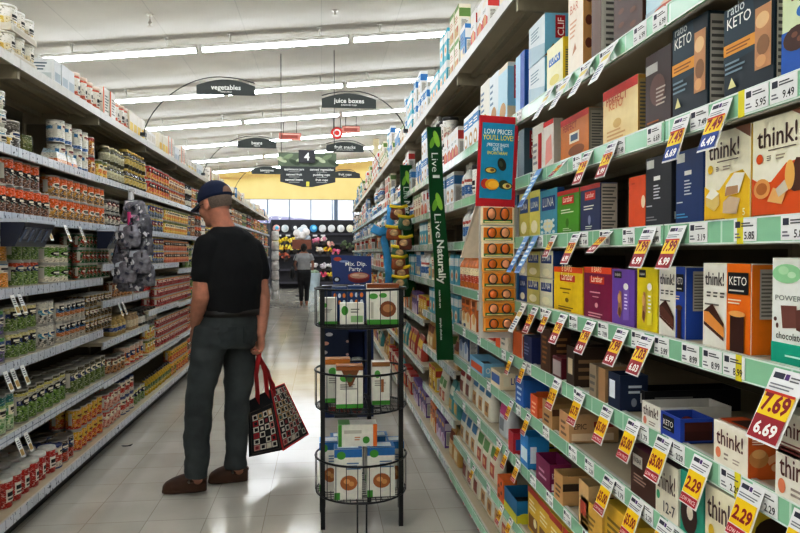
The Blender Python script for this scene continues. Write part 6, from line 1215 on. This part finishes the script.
def hand(b, W, d, f, n, curl=1.0, sc=1.0):
    """palm, four fingers of unequal length bent towards n, thumb on the f side"""
    d, f, n = d.normalized(), f.normalized(), n.normalized()
    K = W + d * .088 * sc
    b.sweep([W - d * .01, W + d * .03, W + d * .065, K], [(.027, .02), (.036, .018), (.042, .016), (.040, .013)], SKIN, f, 14)
    for i, (off, L) in enumerate(((.032, .94), (.011, 1.0), (-.011, .95), (-.031, .78))):
        k = K + f * off * .95 - d * (.004 if i in (0, 3) else 0); L *= sc
        p1 = k + (d * .034 + n * .014 * curl) * L; p2 = p1 + (d * .004 + n * .027 * curl) * L; p3 = p2 + (-d * .020 * curl + n * .006) * L
        b.sweep([k - d * .012, k, p1, p2, p3], [.0095, .0098, .0092, .0086, .0072], SKIN, f, 10)
    t0 = W + d * .03 + f * .03; b.sweep([t0 - f * .01, t0 + d * .022 + f * .016 + n * .012, t0 + d * .048 + f * .014 + n * .024, t0 + d * .064 + f * .004 + n * .03], [.014, .0125, .0105, .008], SKIN, n, 10)
hd = V((-.03, -.02, -1)).normalized(); hn = -Rt
hand(b, RW, hd, Fd, hn)
hand(b, LW, V((-.25, .35, -1)), Fd, Rt, .5)
LH, LK, LA = S(213, 334, -.06), S(198, 402, -.10), S(196, 470, -.10); RH, RK, RA = S(242, 334, .07), S(237, 402, .04), S(236, 460, .04)
for h_, k_, a_ in ((LH, LK, LA), (RH, RK, RA)): b.sweep([h_, lerp(h_, k_, .5), k_, lerp(k_, a_, .35), a_], [.085, .075, .056, .055, .038], SKIN, Fd, 16)
LF = on_z(207, 490, 0) - O; LT = on_z(162, 493, 0) - O; RF = on_z(248, 480, 0) - O; RT2 = on_z(208, 483, 0) - O
for a_, hl_, tt in ((LA, LF, LT), (RA, RF, RT2)):
    dd = (tt - hl_).normalized(); b.sweep([a_, hl_ + dd * .05 + UP * .05, hl_ + dd * .13 + UP * .035, hl_ + dd * .2 + UP * .028], [(.036, .038), (.035, .035), (.038, .026), (.03, .018)], SKIN, UP.cross(dd), 14)
link('body', fuse('body', b, .0062, 3), man)
# ---- clothes
TEE = mat('#141517', .85, 0, .2, 12, .2, .15, 350); JEAN = mat('#3c4142', .85, 0, .3, 9, .2, .3, 260)
b = MB()
w0 = S(231, 313, .0)
b.sweep([w0, wst, bel, che, sho], [(.163, .135), (.174, .147), (.184, .16), (.198, .152), (.175, .118)], TEE, Rt, 24, True)
b.sweep([S(210, 246, -.08), S(226, 240, .0), S(249, 247, .10)], [(.066, .07), (.078, .085), (.066, .07)], TEE, UP, 16)
b.sweep([S(225, 236, .015), S(224, 227, .018)], [(.085, .085), (.066, .072)], TEE, Rt, 16, False)
LSe, RSe = lerp(LS, LE, .55), lerp(RS, RE, .5)
b.sweep([LS + V((.01, 0, .005)), lerp(LS, LSe, .5), LSe], [.070, .072, .070], TEE, Fd, 16, True); b.sweep([RS - V((.008, 0, -.005)), lerp(RS, RSe, .5), RSe], [.068, .068, .065], TEE, Fd, 16, True)
wr = lambda co: .010 * mnoise.noise(V((co.x * 9, co.y * 9, co.z * 4.5))) + .0035 * mnoise.noise(co * 22)
link('t_shirt', fuse('t_shirt', b, .0105, 3, wr), man)
b = MB()
b.sweep([S(228, 346, .0), pel, w0 + V((0, 0, .004))], [(.168, .135), (.172, .145), (.164, .134)], JEAN, Rt, 22, False)
b.sweep([LH + V((0, 0, .03)), lerp(LH, LK, .5), LK, lerp(LK, LA, .45), LA + V((0, 0, .01)), LA - V((0, 0, .045))], [(.105, .10), (.095, .09), (.078, .078), (.074, .073), (.072, .066), (.072, .066)], JEAN, Fd, 20, False)
b.sweep([RH + V((0, 0, .03)), lerp(RH, RK, .5), RK, lerp(RK, RA, .45), RA + V((0, 0, .01)), RA - V((0, 0, .045))], [(.105, .098), (.095, .088), (.076, .074), (.072, .07), (.07, .064), (.07, .064)], JEAN, Fd, 20, False)
b.ball(S(218, 343, -.09), (.06, .05, .08), JEAN, 14)
wj = lambda co: .012 * mnoise.noise(V((co.x * 7, co.y * 7, co.z * 13 + 3))) + .004 * mnoise.noise(V((co.x * 18, co.y * 18, co.z * 30)))
link('jeans', fuse('jeans', b, .0105, 3, wj), man)
b = MB(); n = 28
bc = w0 + V((0, 0, .006))
vs = [bc + Rt * (.1685 + g) * math.cos(2 * PI * i / n) + Fd * (.1405 + g) * math.sin(2 * PI * i / n) + UP * z for z, g in ((-.018, 0), (-.018, .004), (.018, .004), (.018, 0)) for i in range(n)]
b.add(vs, [(k * n + i, k * n + (i + 1) % n, ((k + 1) % 4) * n + (i + 1) % n, ((k + 1) % 4) * n + i) for k in range(4) for i in range(n)], mat('#17130f', .5), True); obj('belt', b, man)
for u in (-.085, .07):   # back pockets, stitched on the seat
    b = MB(); c_ = S(229, 333, 0) + Rt * u - Fd * .0; pts = []
    for x, z in ((-.055, .05), (.055, .05), (.055, -.045), (0, -.07), (-.055, -.045)):
        r = u + x; q = math.sqrt(max(.02, 1 - (r / .178) ** 2)); pts.append(S(229, 333, 0) + Rt * r - Fd * (.1505 * q) + UP * z)
    b.add(pts + [p + Fd * .006 for p in pts], [(4, 3, 2, 1, 0)] + [(i, (i + 1) % 5, (i + 1) % 5 + 5, i + 5) for i in range(5)], mat('#34393a', .85, 0, .3, 20, .2, .3, 260)); obj('back_pocket', b, man)
# shoes
CLOG = mat('#4a2f20', .6, 0, .25, 14, .3, .15, 150); SOLE = mat('#3a2418', .7)
for hl_, tt, nm in ((LF, LT, 'left'), (RF, RT2, 'right')):
    dd = (tt - hl_); L = dd.length; dd.normalize(); sd = UP.cross(dd)
    def shoe(prof, m, zb, b):
        n = 14; vs = []
        for s_, hw, hh in prof:
            for i in range(n):
                a = 2 * PI * i / n; ca, sa = math.cos(a), math.sin(a)
                vs.append(hl_ + dd * (s_ * L) + sd * hw * math.copysign(abs(ca) ** .7, ca) + UP * (zb + hh * max(0, .5 + .5 * math.copysign(abs(sa) ** .7, sa))))
        K = len(prof); b.add(vs, [(k * n + i, k * n + (i + 1) % n, (k + 1) * n + (i + 1) % n, (k + 1) * n + i) for k in range(K - 1) for i in range(n)] + [tuple(reversed(range(n))), tuple((K - 1) * n + i for i in range(n))], m, True)
    b = MB(); shoe([(.0, .02, .02), (.02, .034, .028), (.2, .045, .03), (.5, .047, .028), (.75, .055, .026), (.93, .04, .024), (1, .015, .02)], SOLE, 0, b)
    shoe([(.34, .047, .088), (.42, .05, .092), (.6, .056, .082), (.78, .055, .066), (.92, .04, .048), (.985, .018, .03)], CLOG, .012, b)
    shoe([(.0, .018, .05), (.02, .035, .058), (.12, .044, .06), (.36, .048, .06)], CLOG, .012, b)
    link('shoe', fuse('shoe', b, .006, 2, None, CLOG), man)
    b = MB(); b.tube([hl_ + dd * (.36 * L) - sd * .05 + UP * .07, hl_ + dd * .04 - sd * .042 + UP * .074, hl_ + dd * .002 - sd * .012 + UP * .072, hl_ + dd * .002 + sd * .012 + UP * .072, hl_ + dd * .04 + sd * .042 + UP * .074, hl_ + dd * (.36 * L) + sd * .05 + UP * .07], .008, CLOG, 6)
    for s_ in (-1, 1): b.ball(hl_ + dd * (.38 * L) + sd * s_ * .052 + UP * .07, .009, mat('#8a8078', .4, .4), 8)
    obj('heel_strap', b, man)
# hair, cap, glasses, eyes
def shell(b, m, r, c, u0, u1, a0, a1, nu=10, na=24, cut=None):
    vs = [HC + HR @ V((c[0] + r[0] * math.cos(u0 + (u1 - u0) * j / nu) * math.cos(a0 + (a1 - a0) * i / na), c[1] + r[1] * math.cos(u0 + (u1 - u0) * j / nu) * math.sin(a0 + (a1 - a0) * i / na), c[2] + r[2] * math.sin(u0 + (u1 - u0) * j / nu))) for j in range(nu + 1) for i in range(na + 1)]
    b.add(vs, [(j * (na + 1) + i, j * (na + 1) + i + 1, (j + 1) * (na + 1) + i + 1, (j + 1) * (na + 1) + i) for j in range(nu) for i in range(na)], m, True)
b = MB(); shell(b, HAIRG, (.1035, .0815, .1), (-.012, 0, .015), -.62, .5, 1.75, 2 * PI - 1.75, 8, 20); obj('hair', b, man)
CAPM = mat('#1b2440', .8, 0, .15, 20, .2, .2, 300)
b = MB(); shell(b, CAPM, (.112, .089, .103), (-.012, 0, .03), .02, PI / 2 - .02, 0, 2 * PI, 10, 28)
shell(b, CAPM, (.1125, .0895, .03), (-.012, 0, .032), -.45, .02, 0, 2 * PI, 2, 28); b.ball(H(-.012, 0, .134), .007, CAPM, 8); obj('cap', b, man)
cap = man.children[-1]
b = MB(); vs = []
for j in range(5):
    for i in range(13):
        a = -1.15 + 2.3 * i / 12; rf = .1 + .085 * j / 4 * max(.15, math.cos(a * .95)); l_ = .084 * math.sin(a) / math.sin(1.15)
        vs.append(H(-.012 + .112 * math.cos(a) * .98 + .075 * j / 4 * max(.1, math.cos(a)), l_ * (1 + .02 * j), .022 - .022 * j / 4 - .016 * (l_ / .084) ** 2))
top = len(vs); vs += [v - hu * .004 for v in vs]
fs = [(j * 13 + i, j * 13 + i + 1, (j + 1) * 13 + i + 1, (j + 1) * 13 + i) for j in range(4) for i in range(12)]
fs += [tuple(top + k for k in reversed(f)) for f in fs] + [(52 + i, 53 + i, top + 53 + i, top + 52 + i) for i in range(12)]
b.add(vs, fs, CAPM, True); obj('brim', b, cap)
b = MB(); vs = []
for j in range(5):
    for i in range(11):
        a = PI - .45 + .9 * i / 10; u = .04 + .40 * math.sqrt(max(0, 1 - ((i - 5) / 5) ** 2)) * j / 4
        vs.append(HC + HR @ V((-.012 + .1135 * math.cos(u) * math.cos(a), .0905 * math.cos(u) * math.sin(a), .03 + .104 * math.sin(u))))
b.add(vs, [(j * 11 + i, j * 11 + i + 1, (j + 1) * 11 + i + 1, (j + 1) * 11 + i) for j in range(4) for i in range(10)], mat('#8a6a58', .7, 0, .2, 60), True); obj('adjuster_opening', b, cap)
b = MB(); G = mat('#5a5a5e', .25, .6)
for s in (-1, 1):
    b.tube([H(-.012, s * .083, -.005), H(.05, s * .076, -.006), H(.098, s * .062, -.01)], .0022, G, 5)
    b.tube([H(.100, s * .034 + .024 * math.cos(a), -.018 + .017 * math.sin(a)) for a in [2 * PI * i / 16 for i in range(17)]], .0018, G, 5)
b.tube([H(.1, -.01, -.014), H(.104, 0, -.012), H(.1, .01, -.014)], .0018, G, 5); obj('eyeglasses', b, man)
for s in (-1, 1):
    b = MB(); b.ball(H(.078, s * .033, -.016), .013, mat('#e0dcd4', .2), 12); b.ball(H(.0875, s * .033, -.017), .006, mat('#2f2a26', .2), 8); obj('eye', b, man)

# ------------------------------------------------------------------ tote bag in his right hand
BLKF = mat('#17161a', .7, 0, .2, 20, .3, .2, 200); RED = mat('#c2242a', .5, 0, .1, 20)
grip = O + RW + hd * .105 + hn * .018
zb = .15; A, B, C = on_z(249, 457, zb), on_z(283, 450, zb), on_z(308, 434, zb); D = A + (C - B)
A2, B2 = on_y(247, 402, A.y + .03), on_y(271, 389, B.y + .05); C2 = on_y(284, 384, C.y - .12); D2 = V((A2.x + C2.x - B2.x, A2.y + C2.y - B2.y, A2.z + .01))
bag = thing('tote_bag', 'black tote bag with checkered patchwork and red straps in the man\'s hand', 'bag', (A + C) / 2); o0 = bag.location.copy()
q = lambda p: p - o0
b = MB(); N = 6
def quad(p00, p10, p11, p01, u, v, bulge=0.0, nrm=None):
    p = lerp(lerp(p00, p10, u), lerp(p01, p11, u), v)
    return p + (nrm * (bulge * math.sin(PI * u) * math.sin(PI * min(1, v * 1.1))) if nrm else V((0, 0, 0)))
faces4 = [(A, B, B2, A2), (B, C, C2, B2), (C, D, D2, C2), (D, A, A2, D2)]
for p in faces4:
    nr = (p[1] - p[0]).cross(p[3] - p[0]).normalized(); g = [q(quad(*p, i / N, j / N, .02, nr)) for j in range(N + 1) for i in range(N + 1)]
    b.add(g, [(j * (N + 1) + i, j * (N + 1) + i + 1, (j + 1) * (N + 1) + i + 1, (j + 1) * (N + 1) + i) for j in range(N) for i in range(N)], BLKF, True)
b.add([q(x) for x in (A, B, C, D)], [(3, 2, 1, 0)], BLKF); obj('bag_body', b, bag)
PC = [ink(c_) for c_ in ('#e0dcd0', '#1c1a1e', '#b52a2e', '#c9a878', '#8a2a34', '#d8cfc0', '#3a5a5a', '#1c1a1e', '#d8928a')]
def patchwork(p, u0, u1, v0, v1, nu, nv, name):
    nr = (p[1] - p[0]).cross(p[3] - p[0]).normalized(); b = MB(); rr = random.Random(5)
    for j in range(nv):
        for i in range(nu):
            def cell(m, off, s):
                us = [u0 + (u1 - u0) * (i + .5 + k * s) / nu for k in (-.5, .5)]; vs_ = [v0 + (v1 - v0) * (j + .5 + k * s) / nv for k in (-.5, .5)]
                b.poly([q(quad(*p, us[0], vs_[0], .02, nr) + nr * off), q(quad(*p, us[1], vs_[0], .02, nr) + nr * off), q(quad(*p, us[1], vs_[1], .02, nr) + nr * off), q(quad(*p, us[0], vs_[1], .02, nr) + nr * off)], m)
            k1 = PC[0] if (i + j) % 2 else PC[rr.choice((2, 3, 5, 7, 8))]; k2 = PC[1] if (i + j) % 2 else PC[rr.choice((0, 1, 4, 6))]
            cell(k1, .002, .92); cell(k2, .003, .55)
    obj(name, b, bag)
patchwork(faces4[0], .14, .86, .08, .72, 4, 6, 'patchwork_pocket'); patchwork(faces4[1], .04, .96, .05, .97, 6, 9, 'patchwork_side')
b = MB(); p = faces4[0]; nr = (p[1] - p[0]).cross(p[3] - p[0]).normalized()
b.tube([q(quad(*p, u, v, .02, nr) + nr * .003) for u, v in ((.08, .04), (.92, .04), (.92, .78), (.08, .78), (.08, .04))], .003, mat('#4a4038', .7), 5); obj('pocket_binding', b, bag)
b = MB()
for e in ((B, B2), (C, C2), (B, C), (B2, C2)): b.tube([q(lerp(e[0], e[1], i / 4)) for i in range(5)], .006, RED, 6)
obj('red_piping', b, bag)
for i, (s0, s1, off) in enumerate(((lerp(A2, B2, .42), lerp(A2, B2, .85), -.008), (lerp(B2, C2, .25), lerp(D2, C2, .5), .010))):
    b = MB(); g1 = grip + Fd * off
    for s_, dx in ((s0, -.011), (s1, .011)):
        pts = [s_ - UP * .05, lerp(s_, g1, .1), lerp(s_, g1, .5) + V((dx, 0, 0)), g1 + Fd * dx * .7 - UP * .015, g1 + Fd * dx * .2]
        b.sweep([q(x) for x in pts], [(.014, .002)] * 4 + [(.011, .003)], RED, (1, -.3, 0), 8, False)
    obj('strap', b, bag)

# ------------------------------------------------------------------ woman at the far end of the aisle
wp = on_z(304, 305.5, 0); Yw2 = wp.y; wm = thing('person', 'person with dark tied hair, grey t-shirt and black trousers at aisle end', 'person', (wp.x, Yw2, 0))
SK2 = mat('#a5705a', .55); HR2 = mat('#17120f', .7, 0, .3, 40); X = V((1, 0, 0))
b = MB()
b.sweep([(0, 0, .8), (0, 0, .95), (0, 0, 1.1), (0, -.01, 1.25), (0, 0, 1.36)], [(.16, .11), (.15, .1), (.14, .095), (.16, .1), (.13, .07)], SK2, X, 16)
b.sweep([(0, 0, 1.34), (0, .02, 1.44)], [.05, .048], SK2, X, 12); b.ball((0, .03, 1.5), (.075, .09, .11), SK2, 14); b.ball((0, .12, 1.48), (.014, .02, .02), SK2, 8)
for s in (-1, 1):
    b.ball((s * .077, .03, 1.49), (.01, .018, .03), SK2, 8); sh = V((s * .17, 0, 1.33)); el = V((s * .24, -.02, 1.08)); wr_ = V((s * .22, .16, .98))
    b.sweep([sh, lerp(sh, el, .5), el, lerp(el, wr_, .5), wr_], [.045, .042, .037, .034, .026], SK2, (0, 1, 0), 10)
    b.sweep([wr_, wr_ + V((0, .05, -.01)), wr_ + V((0, .08, -.015))], [(.022, .018), (.035, .016), (.03, .013)], SK2, X, 10)
    for i in range(4): k = wr_ + V((-.027 + .018 * i, .085, -.015)); b.sweep([k, k + V((0, .03, -.008)), k + V((0, .04 + .004 * (i % 3), -.03)), k + V((0, .03, -.045))], [.009, .0085, .008, .007], SK2, X, 8)
    b.sweep([wr_ + V((-s * .03, .03, 0)), wr_ + V((-s * .045, .06, -.005)), wr_ + V((-s * .04, .08, -.02))], [.011, .01, .008], SK2, X, 8)
    hp_ = V((s * .085, 0, .82)); kn = V((s * .08, .02 * s, .45)); an = V((s * .07, -.03 * s, .08))
    b.sweep([hp_, lerp(hp_, kn, .5), kn, lerp(kn, an, .4), an], [.085, .075, .055, .052, .036], SK2, (0, 1, 0), 12); b.sweep([an, an + V((0, .06, -.045)), an + V((0, .15, -.058))], [(.034, .034), (.036, .028), (.034, .014)], SK2, X, 10)
link('body', fuse('body', b, .008, 2), wm)
b = MB(); G2 = mat('#a9a9ab', .8, 0, .12, 10)
b.sweep([(0, 0, .93), (0, 0, 1.1), (0, -.01, 1.25), (0, 0, 1.37)], [(.175, .125), (.16, .112), (.175, .115), (.14, .085)], G2, X, 18, False)
for s in (-1, 1): b.sweep([(s * .15, 0, 1.34), (s * .19, 0, 1.28), (s * .225, -.015, 1.18)], [.06, .062, .058], G2, (0, 1, 0), 12, False)
link('t_shirt', fuse('t_shirt', b, .013, 2), wm)
b = MB(); B2_ = mat('#1a1a1e', .8, 0, .2, 10); b.sweep([(0, 0, .76), (0, 0, .86), (0, 0, .95)], [(.18, .135), (.188, .145), (.175, .128)], B2_, X, 16, False)
for s in (-1, 1): b.sweep([(s * .085, 0, .82), (s * .085, .01 * s, .62), (s * .08, .02 * s, .45), (s * .072, -.02 * s, .2), (s * .07, -.03 * s, .12)], [.095, .085, .066, .056, .05], B2_, (0, 1, 0), 14, False)
b.ball((0, -.03, .86), (.18, .14, .11), B2_, 14); b.ball((0, 0, .75), (.12, .12, .1), B2_, 14); link('trousers', fuse('trousers', b, .013, 2), wm)
b = MB(); b.ball((0, .012, 1.525), (.086, .1, .105), HR2, 14); b.ball((0, -.075, 1.56), (.05, .045, .05), HR2, 12); b.ball((0, -.05, 1.47), (.06, .045, .06), HR2, 12); link('hair', fuse('hair', b, .012, 2), wm)
for s in (-1, 1):
    b = MB(); b.sweep([V((s * .07, -.03 * s - .045, .008)), V((s * .07, -.03 * s + .08, .008)), V((s * .07, -.03 * s + .2, .008))], [(.036, .008), (.042, .008), (.03, .008)], mat('#8a6a54', .6), X, 12, False); obj('sandal', b, wm)
p = V((wp.x - .3, Yw2 - .03, .72)); hbg = thing('handbag', 'black shoulder bag hanging at the side of the person in grey', 'bag', p); b = MB(); b.sweep([(0, 0, 0), (0, 0, .03), (0, 0, .2), (0, 0, .27)], [(.1, .04), (.15, .07), (.15, .06), (.12, .03)], mat('#17171b', .5), (0, 1, 0), 14); obj('bag_body', b, hbg); b = MB(); b.tube([(0, -.1, .25), (.05, -.07, .45), (.11, 0, .64), (.05, .07, .45), (0, .1, .25)], .01, mat('#17171b', .5), 6); obj('strap', b, hbg)
# ------------------------------------------------------------------ daylight outside, exposure
w = bpy.data.worlds.new('daylight'); SC.world = w; w.use_nodes = True
n, l = w.node_tree.nodes, w.node_tree.links
bg = n['Background']; tc = n.new('ShaderNodeTexCoord'); nz = n.new('ShaderNodeTexNoise'); nz.inputs['Scale'].default_value = 5; nz.inputs['Detail'].default_value = 5
mp = n.new('ShaderNodeMapping'); mp.inputs['Scale'].default_value = (1, 1, 8); l.new(tc.outputs['Generated'], mp.inputs[0]); l.new(mp.outputs[0], nz.inputs['Vector'])
rp = n.new('ShaderNodeValToRGB'); rp.color_ramp.elements[0].position = .35; rp.color_ramp.elements[0].color = (.62, .74, .98, 1); rp.color_ramp.elements[1].position = .6; rp.color_ramp.elements[1].color = (1, 1, 1, 1)
l.new(nz.outputs['Fac'], rp.inputs[0]); l.new(rp.outputs[0], bg.inputs['Color']); bg.inputs['Strength'].default_value = 1.5
SC.view_settings.view_transform = 'Standard'; SC.view_settings.look = 'None'; SC.view_settings.exposure = 0.05
SC.view_settings.use_curve_mapping = True
cmap = SC.view_settings.curve_mapping; cv = cmap.curves[3]
cv.points.new(.22, .185); cv.points.new(.62, .69); cmap.update()
SC.cycles.max_bounces = 5; SC.cycles.diffuse_bounces = 4; SC.cycles.glossy_bounces = 3; SC.cycles.transparent_max_bounces = 12
SC.cycles.use_denoising = True; SC.cycles.caustics_reflective = False; SC.cycles.caustics_refractive = False
finish_labels()
